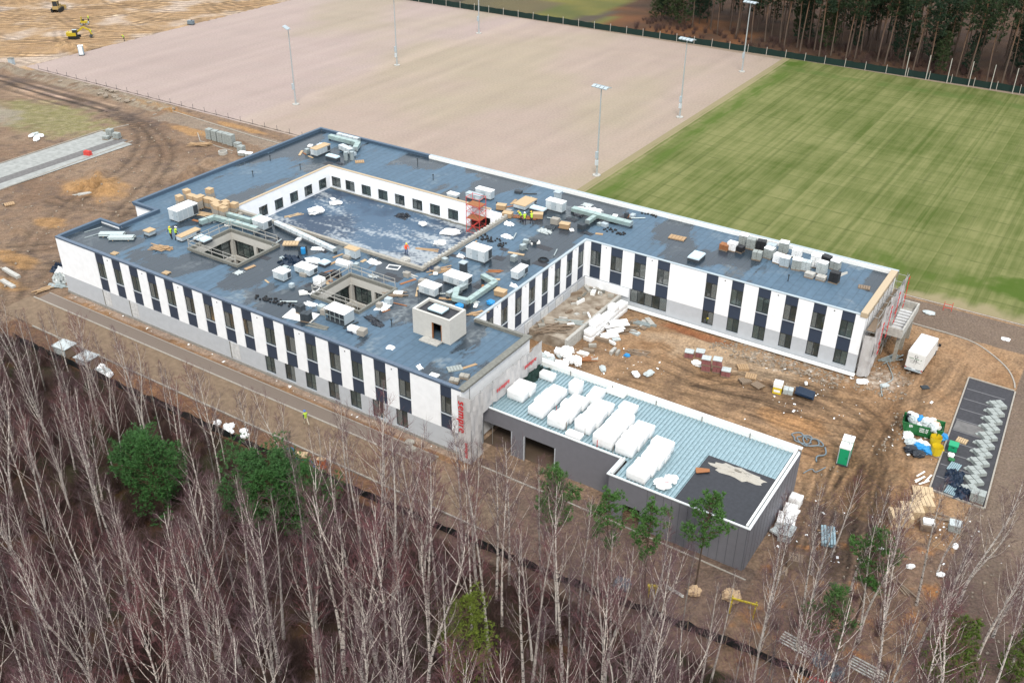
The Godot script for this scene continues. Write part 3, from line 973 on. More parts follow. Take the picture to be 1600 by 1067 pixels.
func make_school() -> void:
	roof_texture()
	var s := thing("school_building", "large unfinished two-storey school with white and charcoal striped walls and flat blue-grey roof", "building")
	var front := []
	for k in [7.78, 11.0, 14.25, 17.52, 20.66, 23.98, 27.28, 30.55, 33.65, 37.1, 40.22, 43.38, 46.8, 49.95, 53.12, 56.36, 61.8]:
		var lw: float = k - 0.55 if k > 36.0 and k < 60.0 else -1.0
		front.append([k, k + (1.62 if k < 60.0 else 1.4), lw, lw + 1.55])
	facade(s, 0, 0.0, 0.0, 64.4, front, 0.5, 0.3, 7.98)
	var mid := []
	for k in [14.95, 17.98, 21.02, 24.1, 27.16, 30.2, 33.2, 36.18]:
		mid.append([k, k + 1.55, -1.0, -1.0])
	facade(s, 1, 57.3, 12.9, 38.2, mid, 0.5, 0.0, 7.84)
	var east := []
	for k in [58.0, 60.98, 64.34, 67.62, 74.22, 77.56, 80.92, 84.28, 87.66, 91.0]:
		var has: bool = k > 70.0
		east.append([k, k + 1.55 if k > 70.0 or k < 60.0 else k + 1.7, k if has else -1.0, k + 1.55])
	east[2][2] = 64.1
	east[2][3] = 69.35
	facade(s, 0, 38.2, 57.3, 93.7, east, 0.75, 0.2, 7.84)
	# plain walls: both ends, the back and the stepped west side
	var q := MB.new()
	q.box(V(0, 0.3, 0.3), V(0.3, 7.98, 6.7)); q.box(V(0, 0.3, 6.7), V(4.1, 7.98, 7.0)); q.box(V(3.8, 0.3, 7.0), V(4.1, 7.98, 13.35))
	q.box(V(-1.0, 0.3, 13.35), V(3.8, 7.98, 13.65)); q.box(V(-1.0, 0.3, 13.65), V(-0.7, 7.98, 51.1)); q.box(V(-1.0, 0.3, 51.1), V(93.7, 7.98, 51.4))
	q.box(V(93.4, 0.3, 38.5), V(93.7, 7.98, 51.1)); q.box(V(64.1, 0.3, 0.3), V(64.4, 7.98, 12.6)); q.box(V(57.3, 0.3, 12.6), V(64.4, 7.98, 12.9))
	obj("end_wall", q.mesh(), M.white_render, s)
	q = MB.new()
	q.box(V(-0.06, -0.3, -0.06), V(64.46, 0.3, 0.25))
	q.box(V(57.4, -0.3, 38.05), V(93.8, 0.2, 38.4))
	q.box(V(57.1, -0.5, 12.9), V(57.5, 0.2, 38.05))
	q.box(V(-1.1, -0.3, 13.3), V(-0.8, 0.3, 51.4)); q.box(V(-0.1, -0.3, 0.25), V(0.2, 0.3, 7.0))
	obj("plinth", q.mesh(), M.plinth, s)
	q = MB.new()
	q.box(V(70.0, -0.45, 37.92), V(93.75, 0.14, 38.04))
	obj("plinth_membrane", q.mesh(), M.black, s)
	q = MB.new()
	q.box(V(63.5, 0.2, 37.4), V(93.9, 0.32, 38.04))
	obj("base_ledge", q.mesh(), M.insulation, s)
	# unfinished doorways of the lower wall, boarded white
	for k in [[7.9, 9.2], [13.1, 14.45], [31.0, 32.4]]:
		wb(s, "boarded_doorway", M.bare_render, k[0], k[1], 0.55, 2.62, -0.03, 0.1)
		wb(s, "doorway_edge", M.concrete_dark, k[0] - 0.2, k[0], 0.4, 2.62, -0.02, 0.1)
	# storey floor, ground slab, roof slab and membrane
	var holes := []
	for h in [H1, H2, COURT]:
		holes.append([h[0] - 0.15, h[1] + 0.15, h[2] - 0.15, h[3] + 0.15])
	obj("ground_slab", plan_mesh(-0.2, 0.06, [], 0.35), M.interior, s)
	obj("storey_floor", plan_mesh(3.7, 4.0, holes, 0.35), M.interior, s)
	obj("roof_slab", plan_mesh(7.3, 7.66, holes, 0.32), M.interior, s)
	obj("roof_surface", plan_mesh(0, ROOF, holes, 0.32, true), M.roof_membrane, s)
	# partitions inside, so that no daylight runs through the whole block
	q = MB.new()
	for x in [10.5, 20.0, 30.0, 36.2, 46.0, 52.4]:
		q.box(V(x, 0.06, 0.4), V(x + 0.15, 7.3, 6.4))
	q.box(V(0.4, 0.06, 6.4), V(64.0, 7.3, 6.55))
	q.box(V(48.0, 0.06, 13.4), V(48.15, 7.3, 38.0))
	q.box(V(48.2, 0.06, 45.0), V(93.2, 7.3, 45.15))
	for x in [62.0, 72.0, 79.8, 86.5]:
		q.box(V(x, 0.06, 38.6), V(x + 0.15, 7.3, 44.9))
	q.box(V(-0.6, 0.06, 44.6), V(48.0, 7.3, 44.75)); q.box(V(6.0, 0.06, 14.0), V(6.15, 7.3, 44.6)); q.box(V(6.2, 0.06, 16.6), V(48.0, 7.3, 16.75))
	obj("inner_wall", q.mesh(), M.interior, s)
	# roof edges. Street front: metal coping in short sheets
	var x := 0.0
	while x < 64.3:
		var l := minf(1.24, 64.4 - x)
		wb(s, "coping_sheet", M.coping, x + 0.012, x + l - 0.012, 7.98, 8.2, -0.06, 0.42)
		x += 1.24
	q = MB.new()
	for k in [[-0.06, 0.42, 0.42, 7.06], [0.42, 4.22, 6.64, 7.06], [3.74, 4.22, 7.06, 13.41], [-1.06, 3.74, 12.93, 13.41], [-1.06, -0.58, 13.41, 51.46], [-0.58, 22.0, 50.98, 51.46]]:
		q.box(V(k[0], 7.98, k[2]), V(k[1], 8.2, k[3]))
		q.box(V(k[0] + 0.07, ROOF, k[2] + 0.07), V(k[1] - 0.01, 7.98, k[3] - 0.07))
	q.box(V(0.4, ROOF, 0.3), V(64.0, 7.978, 0.4))
	obj("coping", q.mesh(), M.coping_plain, s)
	q = MB.new()
	q.box(V(22.02, 7.66, 50.86), V(93.0, 8.16, 51.09))
	obj("parapet_insulation", q.mesh(), M.insulation, s)
	q = MB.new()
	q.box(V(22.02, 7.98, 51.1), V(93.9, 8.24, 51.46))
	q.box(V(57.0, ROOF, 13.0), V(57.28, 7.93, 38.5)); q.box(V(57.28, 7.842, 38.16), V(93.1, 7.93, 38.5)); q.box(V(57.3, 7.842, 13.2), V(57.36, 7.93, 38.1))
	obj("roof_edge_trim", q.mesh(), M.unit_grey, s)
	q = MB.new()
	q.box(V(93.05, 7.66, 38.1), V(93.85, 8.25, 51.09))
	obj("end_parapet", q.mesh(), M.bare_timber_edge, s)
	q = MB.new()
	q.box(V(63.9, 7.66, 0.42), V(64.06, 8.15, 12.86)); q.box(V(64.06, 7.99, -0.02), V(64.75, 8.22, 12.86)); q.box(V(57.3, 7.66, 12.55), V(64.0, 8.1, 12.9))
	obj("bare_parapet", q.mesh(), M.concrete_dark, s)

	# the sunken court roof with its white walls and windows
	q = MB.new()
	q.quad_uv(V(12, 4.6, 19.8), V(12, 4.6, 39), V(44.4, 4.6, 39), V(44.4, 4.6, 19.8), Vector2(0, 1), Vector2(0, 0), Vector2(1, 0), Vector2(1, 1))
	obj("sunken_roof", q.mesh(), M.court_membrane, s)
	q = MB.new()
	q.box(V(12, 4.2, 19.8), V(44.4, 4.59, 39.0))
	obj("sunken_slab", q.mesh(), M.interior, s)
	q = MB.new()
	var e := 12.0
	for k in [12.25, 15.02, 18.2, 21.42, 24.6, 27.86, 31.06, 34.28]:
		fbox(q, 0, 39.0, e, k, 4.6, 8.05, -0.3, 0.0)
		fbox(q, 0, 39.0, k, k + 1.82, 4.6, 4.88, -0.3, 0.0)
		fbox(q, 0, 39.0, k, k + 1.82, 6.5, 8.05, -0.3, 0.0)
		window(s, 0, 39.0, k, k + 1.82, 4.94, 6.5, [0.42], 1.1)
		e = k + 1.82
	fbox(q, 0, 39.0, e, 38.2, 4.6, 8.05, -0.3, 0.0)
	fbox(q, 0, 39.0, 38.2, 41.6, 6.7, 8.05, -0.3, 0.0)
	fbox(q, 0, 39.0, 41.6, 44.4, 4.6, 7.8, -0.3, 0.0)
	e = 19.8
	for k in [24.04, 27.15, 30.27, 33.31, 36.45]:
		fbox(q, 1, 12.0, e, k, 4.6, 8.05, -0.3, 0.0)
		fbox(q, 1, 12.0, k, k + 1.7, 4.6, 4.88, -0.3, 0.0)
		fbox(q, 1, 12.0, k, k + 1.7, 6.5, 8.05, -0.3, 0.0)
		window(s, 1, 12.0, k, k + 1.7, 4.94, 6.5, [0.42], 1.1)
		e = k + 1.7
	fbox(q, 1, 12.0, e, 39.3, 4.6, 8.05, -0.3, 0.0)
	q.box(V(12.02, 4.6, 19.5), V(44.4, 7.6, 19.78)); q.box(V(44.42, 4.6, 19.5), V(44.7, 7.6, 39.0))
	obj("court_wall", q.mesh(), M.white_render, s)
	q = MB.new()
	q.box(V(11.64, 8.05, 19.8), V(12.06, 8.12, 39.36)); q.box(V(12.06, 8.05, 38.94), V(41.6, 8.12, 39.36))
	obj("court_edge_board", q.mesh(), M.bare_timber_edge, s)
	q = MB.new()
	q.box(V(12.0, 7.6, 19.3), V(44.9, 8.1, 19.72)); q.box(V(44.4, 7.6, 19.72), V(44.9, 8.1, 39.2))
	obj("court_kerb", q.mesh(), M.concrete, s)
	R.seed = 64
	for k in 26:
		wb(s, "kerb_stone", M.concrete_pale, 44.45, 44.85, 8.1, 8.1 + rnd(0.1, 0.22), 20.1 + k * 0.72, 20.45 + k * 0.72)
	q = MB.new()
	for k in 31:
		q.obox(V(12.6 + k * 1.04, 4.66, 38.8 + rnd(-0.1, 0.05)), Vector3(1.0, 0.1, 0.3), Basis(Vector3.UP, rnd(-0.05, 0.05)))
	obj("wall_foot_strip", q.mesh(), M.concrete_dark, s)

	# light wells through both storeys
	for h in [H1, H2]:
		var w := MB.new()
		var kerb := MB.new()
		var t := 0.28
		for r in [[h[0] - t, h[1] + t, h[2] - t, h[2]], [h[0] - t, h[1] + t, h[3], h[3] + t], [h[0] - t, h[0], h[2], h[3]], [h[1], h[1] + t, h[2], h[3]]]:
			kerb.box(V(r[0], 7.6, r[2]), V(r[1], 8.06, r[3]))
			w.box(V(r[0], 6.6, r[2]), V(r[1], 7.6, r[3]))
			w.box(V(r[0], 3.6, r[2]), V(r[1], 4.2, r[3]))
		for cx in [h[0] - 0.14, h[1] + 0.14]:
			for cb in [h[2] - 0.14, h[3] + 0.14]:
				w.box(V(cx - 0.25, 0.06, cb - 0.25), V(cx + 0.25, 6.6, cb + 0.25))
		var cm: float = (h[0] + h[1]) * 0.5
		w.box(V(cm - 0.25, 0.06, h[3]), V(cm + 0.25, 6.6, h[3] + 0.3))
		obj("light_well", w.mesh(), M.well_concrete, s)
		obj("light_well_kerb", kerb.mesh(), M.concrete_dark, s)
		for k in [[h[0] + 0.3, cm - 0.3], [cm + 0.3, h[1] - 0.3]]:
			window(s, 0, h[3] + 0.25, k[0], k[1], 4.25, 6.58, [0.33, 0.66], 1.3, false)
		var bm: float = (h[2] + h[3]) * 0.5
		window(s, 1, h[0] - 0.1, h[2] + 0.4, bm - 0.2, 4.25, 6.58, [0.5], 1.3, false)
		window(s, 1, h[0] - 0.1, bm + 0.2, h[3] - 0.4, 4.25, 6.58, [0.5], 1.3, false)
	# timber guard rails round the wells
	for h in [H1, H2]:
		var g := MB.new()
		for r in [[h[0], h[1], h[2] - 0.2, h[2] - 0.2], [h[0] - 0.2, h[0] - 0.2, h[2], h[3]], [h[0], h[1], h[3] + 0.2, h[3] + 0.2]]:
			g.rod(V(r[0], 9.2, r[2]), V(r[1], 9.2, r[3]), 0.03, 5)
			g.beam(V(r[0], 8.7, r[2]), V(r[1], 8.7, r[3]), 0.03, 0.12)
			for k in 5:
				var f := k / 4.0
				g.beam(V(lerpf(r[0], r[1], f), 8.06, lerpf(r[2], r[3], f)), V(lerpf(r[0], r[1], f), 9.25, lerpf(r[2], r[3], f)), 0.05, 0.05)
		obj("guard_rail", g.mesh(), M.concrete_pale, s)

	# concrete stair head on the roof
	var st := thing("stair_head", "raw concrete stair head with an open doorway standing on the roof near the street corner", "roof house", V(55.5, ROOF, 7.0))
	q = MB.new()
	var z := st.position
	for k in [[53.0, 53.25, 7.0, 10.0], [57.75, 58.0, 7.0, 10.0], [53.25, 57.75, 9.75, 10.0], [53.25, 55.6, 7.0, 7.25], [56.9, 57.75, 7.0, 7.25]]:
		q.box(V(k[0], ROOF, k[2]) - z, V(k[1], 10.7, k[3]) - z)
	q.box(V(55.6, 9.8, 7.0) - z, V(56.9, 10.7, 7.25) - z)
	obj("wall", q.mesh(), M.well_concrete, st)
	wb(st, "roof", M.membrane_black, 53.25, 57.75, 10.25, 10.4, 7.25, 9.75)
	wb(st, "door_frame", M.timber_red, 55.6, 55.68, ROOF, 9.8, 6.98, 7.2)
	wb(st, "door_frame", M.timber_red, 56.82, 56.9, ROOF, 9.8, 6.98, 7.2)
	wb(st, "inner_board", M.timber_red, 55.7, 56.8, ROOF, 9.3, 9.3, 9.4)
	wb(st, "skylight_kerb", M.unit_base, 54.4, 56.4, 10.4, 10.62, 7.8, 9.2)
	wb(st, "skylight_lid", M.skylight_dome, 54.45, 56.35, 10.62, 10.76, 7.85, 9.15)
	wb(st, "door_slab", M.concrete_pale, 54.6, 57.0, ROOF, ROOF + 0.14, 5.9, 6.95)

	# two site bulbs burning behind upper windows
	for k in [[28.0, 1.2, "third"], [34.4, 1.4, "fifth"]]:
		var lampe := thing("bulb_lamp", ("bare warm bulb glowing behind the seventh upper street window" if k[0] < 30 else "bare warm bulb glowing behind the ninth upper street window"), "bulb", V(k[0], 5.3, k[1]))
		var sp := SphereMesh.new()
		sp.radius = 0.09
		sp.height = 0.18
		sp.radial_segments = 12
		sp.rings = 6
		obj("bulb", sp, M.bulb_light, lampe)
		var wire := MB.new()
		wire.rod(Vector3(0, 0.08, 0), Vector3(0, 2.0, 0), 0.012, 4)
		obj("cable", wire.mesh(), M.black, lampe)
		var li := OmniLight3D.new()
		li.name = "glow"
		li.light_energy = 1.2
		li.light_color = Color(1.0, 0.75, 0.4)
		li.light_size = 0.09
		li.omni_range = 12.0
		li.omni_attenuation = 2.0
		li.shadow_enabled = true
		lampe.add_child(li)

	# terrace slab in the inner corner
	var tr := thing("terrace_slab", "dirty raw concrete terrace slab in the inner corner of the two wings", "terrace", V(57.4, 0, 24.0))
	q = MB.new()
	q.box(Vector3(0.1, -0.5, 0), V(62.6, 1.42, 38.0) - tr.position)
	obj("slab", q.mesh(), M.terrace_concrete, tr)
	wb(tr, "edge_wall", M.concrete_pale, 62.6, 63.0, -0.5, 1.5, 24.0, 38.0)
	wb(tr, "upstand", M.white_render, 57.42, 64.0, 1.42, 2.6, 38.01, 38.16)
	for k in 12:
		wb(tr, "wall_board", M.grey_render if k % 2 else M.bare_render, 57.42, 57.52, 0.9, 2.5, 15.6 + k * 1.86, 17.3 + k * 1.86)

	# outside stair and landing at the far end
	var ls := thing("outside_stair", "pale concrete landing with steps outside the far end of the school", "stair", V(96.0, 0, 47.0))
	wb(ls, "landing", M.concrete_pale, 94.0, 97.2, 3.6, 3.8, 43.2, 51.2)
	wb(ls, "parapet", M.concrete_pale, 97.0, 97.2, 3.8, 4.7, 43.2, 51.2)
	wb(ls, "parapet", M.concrete_pale, 95.4, 96.99, 3.8, 4.7, 43.2, 43.4)
	wb(ls, "parapet", M.concrete_pale, 94.0, 96.99, 3.8, 4.7, 51.0, 51.2)
	for k in 7:
		wb(ls, "step", M.bare_render, 95.5, 96.9, 3.8, 3.9 + k * 0.12, 45.0 + k * 0.55, 45.35 + k * 0.55)
	for k in [44.0, 47.2, 50.4]:
		wb(ls, "column", M.concrete, 96.6, 97.0, -0.2, 3.6, k - 0.2, k + 0.2)
		wb(ls, "column", M.concrete, 94.3, 94.7, -0.2, 3.6, k - 0.2, k + 0.2)

# ---------- garage ----------
func make_garage() -> void:
	var g := thing("garage_building", "long flat charcoal garage block with pale corrugated roof beside the school", "building")
	var q := MB.new()
	# front wall in two planes with vehicle doorways, end wall, back wall
	for k in [[64.7, 64.95, 0.0], [68.6, 70.1, 0.0], [73.75, 81.2, 0.0], [64.95, 68.6, 3.05], [70.1, 73.75, 3.05]]:
		q.box(V(k[0], k[2] - 0.2 if k[2] == 0.0 else k[2], 2.9), V(k[1], 4.86, 3.15))
	q.box(V(81.0, -0.2, 0.4), V(81.2, 4.86, 2.9))
	for k in [[81.2, 82.8, -0.2], [84.6, 94.9, -0.2], [82.8, 84.6, 2.1]]:
		q.box(V(k[0], k[2], 0.1), V(k[1], 4.86, 0.35))
	obj("front_wall", q.mesh(), M.garage_wall, g)
	q = MB.new()
	q.box(V(94.75, -0.2, 0.35), V(95.0, 4.86, 13.4))
	obj("end_wall", q.mesh(), M.garage_wall, g)
	q = MB.new()
	q.box(V(64.7, -0.2, 13.4), V(95.0, 4.86, 13.65))
	obj("back_wall", q.mesh(), M.garage_wall, g)
	for k in [75.6, 81.3, 88.0]:
		wb(g, "inner_wall", M.interior, k, k + 0.2, 0.0, 4.3, 3.4, 13.2)
	wb(g, "floor", M.darkened_floor, 64.8, 94.7, -0.1, 0.05, 3.2, 13.3)
	# joints of the cladding: each vertical panel edge a thin proud strip
	for k in 13:
		wb(g, "cladding_joint", M.frame_dark, 85.2 + k * 0.8, 85.22 + k * 0.8, 0.1, 4.84, 0.09, 0.11)
	for k in 12:
		wb(g, "cladding_joint", M.frame_dark, 94.99, 95.01, 0.1, 4.84, 1.4 + k, 1.42 + k)
	for k in [[64.9, 65.0], [68.55, 68.65], [70.05, 70.15], [73.7, 73.8]]:
		wb(g, "door_jamb", M.sill_metal, k[0], k[1], 0.0, 3.05, 2.85, 3.0)
	# corrugated deck, ribs run from front to back
	q = MB.new()
	var x := 64.75
	while x < 94.5:
		var p := [Vector2(x, 0.0), Vector2(x + 0.16, 0.0), Vector2(x + 0.2, 0.13), Vector2(x + 0.36, 0.13), Vector2(x + 0.4, 0.0)]
		var b0 := 3.1 if x < 81.2 else 0.35
		for k in 4:
			q.quad(V(p[k].x, 4.56 + p[k].y, b0), V(p[k].x, 4.56 + p[k].y, 13.4), V(p[k + 1].x, 4.56 + p[k + 1].y, 13.4), V(p[k + 1].x, 4.56 + p[k + 1].y, b0))
		x += 0.4
	obj("roof_deck", q.mesh(), M.deck, g)
	q = MB.new()
	q.box(V(64.65, 4.87, 2.84), V(81.1, 4.97, 3.06)); q.box(V(80.95, 4.87, 0.24), V(81.15, 4.97, 2.84)); q.box(V(80.95, 4.87, 0.04), V(95.05, 4.97, 0.24)); q.box(V(94.8, 4.87, 0.24), V(95.05, 4.97, 13.3)); q.box(V(64.65, 5.2, 13.3), V(95.06, 5.3, 13.72))
	obj("coping", q.mesh(), M.garage_trim, g)
	q = MB.new()
	q.box(V(64.75, 4.6, 13.18), V(94.7, 5.19, 13.39)); q.box(V(94.5, 4.6, 0.45), V(94.69, 5.0, 13.18)); q.box(V(81.21, 4.6, 0.4), V(81.36, 5.0, 3.1))
	obj("parapet_insulation", q.mesh(), M.insulation, g)
	q = MB.new()
	for k in 6:
		q.box(V(69.5 + k * 5.1, 4.7, 13.1), V(69.56 + k * 5.1, 5.25, 13.18))
	obj("parapet_bracket", q.mesh(), M.concrete_dark, g)
	# black membrane laid over the last bays, gravel heaped on it
	wb(g, "roof_membrane", M.membrane_black, 87.7, 94.45, 4.7, 4.76, 0.45, 8.2)
	var gr := obj("gravel", heap_mesh(2.9, 0.95, 0.3, 5), M.gravel_pale)
	gr.position = V(91.1, 4.72, 7.1)
	tag(gr, "pale gravel heap spread on the black membrane of the garage roof", "gravel")
	var bx := thing("board_stack", "short stack of reddish boards on the black garage membrane", "boards", V(88.2, 4.76, 5.6), 0.4)
	for k in 3:
		lb(bx, "board", M.timber_red, 0, k * 0.06, (k - 1) * 0.25, 1.3, 0.05, 0.3, k * 0.16)
	wb(g, "step_board", M.insulation, 74.2, 76.4, 4.7, 5.0, 12.3, 13.1)

	# foil-wrapped insulation packs in rows
	var packs := [pack_mesh(1), pack_mesh(2), pack_mesh(3), pack_mesh(4)]
	R.seed = 19
	var rows := [["first row, next to the green netting", 67.2, 2.1, [5.7, 7.0], 1.0], ["second row from the school", 70.35, 1.9, [4.4, 5.7, 7.0, 8.3], 1.1], ["second row from the school", 71.6, 1.2, [9.9], 1.25],
		["third row from the school", 73.1, 1.9, [3.9, 5.2, 6.5, 7.8], 1.1], ["third row from the school", 74.0, 1.3, [9.4, 10.6], 0.9], ["fourth row from the school", 75.8, 1.9, [4.6, 5.9, 7.2, 8.5], 1.2], ["fifth row from the school", 78.4, 2.1, [3.6, 4.9, 6.2, 7.5], 1.15],
		["sixth row from the school", 80.75, 1.95, [3.6, 4.9, 6.2, 7.4], 1.1], ["last row, nearest the gravel", 83.7, 2.0, [0.7, 2.0, 3.3, 4.6, 5.8], 1.1]]
	for r in rows:
		for k in r[3].size():
			var o := obj("insulation_pack", packs[R.randi() % 4], M.foil_white)
			o.transform = Transform3D(Basis(Vector3.UP, rnd(-0.06, 0.06)) * Basis.from_scale(Vector3(r[2] * rnd(0.94, 1.04), r[4] * rnd(0.8, 1.15), 1.25)), V(r[1] + rnd(-0.12, 0.12), 4.69, r[3][k] + 0.62))
			tag(o, "white foil-wrapped insulation pack on the garage roof, %s" % r[0], "insulation pack", "white packs, " + r[0])
	for k in [[67.8, 11.2, 1.7, 0.9, "white foil pack by the back parapet near the netting"], [77.85, 10.5, 1.75, 1.3, "single white foil pack behind the fifth row of packs"], [75.4, 3.75, 1.7, 0.9, "low white foil pack at the front end of the fourth row"]]:
		var o := obj("insulation_pack", packs[1], M.foil_white)
		o.transform = Transform3D(Basis.from_scale(Vector3(k[2], 0.75 if k[1] > 5 else 0.4, k[3])), V(k[0], 4.69, k[1]))
		tag(o, k[4], "insulation pack")
	for k in 14:
		var l := thing("roof_strap", "thin timber batten leaning on the white packs", "batten", V(69.9 + (k % 7) * 2.05 + rnd(-0.3, 0.3), 4.69, 3.9 + (k / 7) * 3.2 + rnd(-1, 1)), rnd(0, 3), "battens leaning on the packs")
		lb(l, "batten", M.timber_old if k % 4 else M.red_steel, 0, 0, 0, 0.06, rnd(0.7, 1.1), 0.05)
	var mp := thing("wrapped_parcel", "small lumpy white parcel pair with red tape near the garage front edge", "parcel", V(86.1, 4.69, 2.1), 0.2)
	var w1 := obj("bag", bag_mesh(3, 0.75, 0.45, 0.7), M.foil_white, mp)
	w1.position = Vector3(-0.2, 0, 0.4)
	var w2 := obj("bag", bag_mesh(4, 0.6, 0.4, 0.5), M.foil_white, mp)
	w2.position = Vector3(0.3, 0, -0.6)
	lb(mp, "tape", M.red_print, -0.2, 0.42, 0.4, 1.0, 0.03, 0.06, 0.3)
	var gn := obj("green_netting", crumple_mesh(2.2, 3.6, 0.7, 9), M.net_green)
	gn.position = V(66.0, 4.7, 11.1)
	tag(gn, "crumpled dark green netting at the school end of the garage roof", "netting")

func heap_mesh(rx: float, rz: float, h: float, sd: int) -> ArrayMesh:
	var q := MB.new()
	var n := FastNoiseLite.new()
	n.seed = sd
	n.frequency = 0.6
	var f := func(a: float, r: float) -> Vector3:
		var e := 1.0 + n.get_noise_2d(cos(a) * 3.0, sin(a) * 3.0) * 0.5
		var p := Vector3(cos(a) * rx * r * e, 0, sin(a) * rz * r * e)
		p.y = h * (1.0 - r * r) * (1.0 + n.get_noise_2d(p.x * 5.0, p.z * 5.0) * 0.5)
		return p
	for i in 24:
		for j in 7:
			var a := TAU * i / 24.0
			var b := TAU * (i + 1) / 24.0
			q.quad(f.call(a, j / 7.0), f.call(b, j / 7.0), f.call(b, (j + 1) / 7.0), f.call(a, (j + 1) / 7.0), Vector3(0, -9, 0))
	return q.mesh()

# a soft, slightly bulging block of size 1 x 1 x 1 on the ground
func pack_mesh(sd: int) -> ArrayMesh:
	# cube with rounded edges, a little uneven
	var n := FastNoiseLite.new()
	n.seed = sd
	n.frequency = 0.8
	var q := MB.new()
	var k := 5
	var r := 0.16
	for ax in 3:
		for s in [-1.0, 1.0]:
			var f := func(i: int, j: int) -> Array:
				var u := [-1.0, -0.9, -0.3, 0.3, 0.9, 1.0]
				var p := Vector3.ZERO
				p[ax] = s
				p[(ax + 1) % 3] = u[i]
				p[(ax + 2) % 3] = u[j]
				var c := p.clamp(Vector3.ONE * (r - 1.0), Vector3.ONE * (1.0 - r))
				var d := (p - c).normalized()
				var o := (c + d * r) * (1.0 + n.get_noise_3dv(p * 2.0) * 0.05)
				return [Vector3(o.x * 0.5, (o.y + 1.0) * 0.5, o.z * 0.5), d]
			for i in k:
				for j in k:
					var e := [f.call(i, j), f.call(i + 1, j), f.call(i + 1, j + 1), f.call(i, j + 1)]
					q.quad(e[0][0], e[1][0], e[2][0], e[3][0], Vector3(0, 0.5, 0))
					var m := q.v.size() - 6
					for t in 6:
						for g in e:
							if q.v[m + t].distance_to(g[0]) < 0.0005:
								q.n[m + t] = g[1]
	return q.mesh()

func bag_mesh(sd: int, rx: float, h: float, rz: float) -> ArrayMesh:
	return soft_mesh(sd, rx, h, rz, 0.5, 0.26)

func soft_mesh(sd: int, rx: float, h: float, rz: float, rounding: float, lump: float) -> ArrayMesh:
	var n := FastNoiseLite.new()
	n.seed = sd
	n.frequency = 1.1
	var s := SphereMesh.new()
	s.radial_segments = 20
	s.rings = 11
	var a := s.get_mesh_arrays()
	var v: PackedVector3Array = a[Mesh.ARRAY_VERTEX]
	for i in v.size():
		var p := v[i] * 2.0
		var cube := p / maxf(maxf(absf(p.x), absf(p.y)), maxf(absf(p.z), 0.001))
		p = cube.lerp(p, rounding)
		p *= 1.0 + n.get_noise_3dv(p * 1.6) * lump * 2.0
		v[i] = Vector3(p.x * rx, (maxf(p.y, -0.96) + 1.0) * h * 0.5, p.z * rz)
	var st := SurfaceTool.new()
	st.begin(Mesh.PRIMITIVE_TRIANGLES)
	var idx: PackedInt32Array = a[Mesh.ARRAY_INDEX]
	for i in idx:
		st.set_smooth_group(0 if rounding > 0.5 else -1)
		st.add_vertex(v[i])
	st.generate_normals()
	return st.commit()

func crumple_mesh(w: float, d: float, h: float, sd: int, n := 14) -> ArrayMesh:
	var f := FastNoiseLite.new()
	f.seed = sd
	f.frequency = 0.55
	f.fractal_octaves = 3
	var q := MB.new()
	var g := func(i: int, j: int) -> Vector3:
		var u := i / float(n) - 0.5
		var t := j / float(n) - 0.5
		var e := 1.0 + f.get_noise_2d(u * 7.0 + 40.0, t * 7.0) * 0.5
		var edge := clampf((0.5 - maxf(absf(u), absf(t))) * 5.0, 0.0, 1.0)
		return Vector3(u * w * e, h * edge * (0.5 + 0.9 * absf(f.get_noise_2d(u * w * 2.5, t * d * 2.5))) + 0.01, t * d * e)
	for i in n:
		for j in n:
			q.quad(g.call(i, j), g.call(i + 1, j), g.call(i + 1, j + 1), g.call(i, j + 1), Vector3(0, -99, 0))
	return q.mesh()

# ---------- scaffold nets ----------
func net_sheet(a: Vector3, b: Vector3, y0: float, y1: float, sway: float, sd: int) -> ArrayMesh:
	var n := FastNoiseLite.new()
	n.seed = sd
	n.frequency = 0.5
	var q := MB.new()
	var out := (b - a).cross(Vector3.UP).normalized()
	var nx := maxi(4, int(a.distance_to(b) / 0.4))
	var ny := maxi(4, int((y1 - y0) / 0.5))
	var f := func(i: int, j: int) -> Vector3:
		var p := a.lerp(b, i / float(nx))
		p.y = lerpf(y0, y1, j / float(ny))
		var e := n.get_noise_3d(p.x * 1.7, p.y * 0.5, p.z * 1.7) * sway
		if j == 0:
			p.y += n.get_noise_2d(p.x * 2.0 + p.z * 2.0, 3.0) * sway
		return p + out * e
	for i in nx:
		for j in ny:
			q.quad(f.call(i, j), f.call(i + 1, j), f.call(i + 1, j + 1), f.call(i, j + 1))
			q.quad(f.call(i, j) + out * 0.01, f.call(i + 1, j) + out * 0.01, f.call(i + 1, j + 1) + out * 0.01, f.call(i, j + 1) + out * 0.01)
	return q.mesh()

func words(p: Node, text: String, size: float, m: Material, t: Transform3D) -> void:
	var tm := TextMesh.new()
	var f := SystemFont.new()
	f.font_names = PackedStringArray(["Droid Sans"])
	f.font_weight = 700
	tm.font = f
	tm.text = text
	tm.font_size = 64
	tm.pixel_size = size / 48.0
	tm.depth = 0.02
	tm.curve_step = 2.0
	var o := obj("lettering", tm, m, p)
	o.transform = t

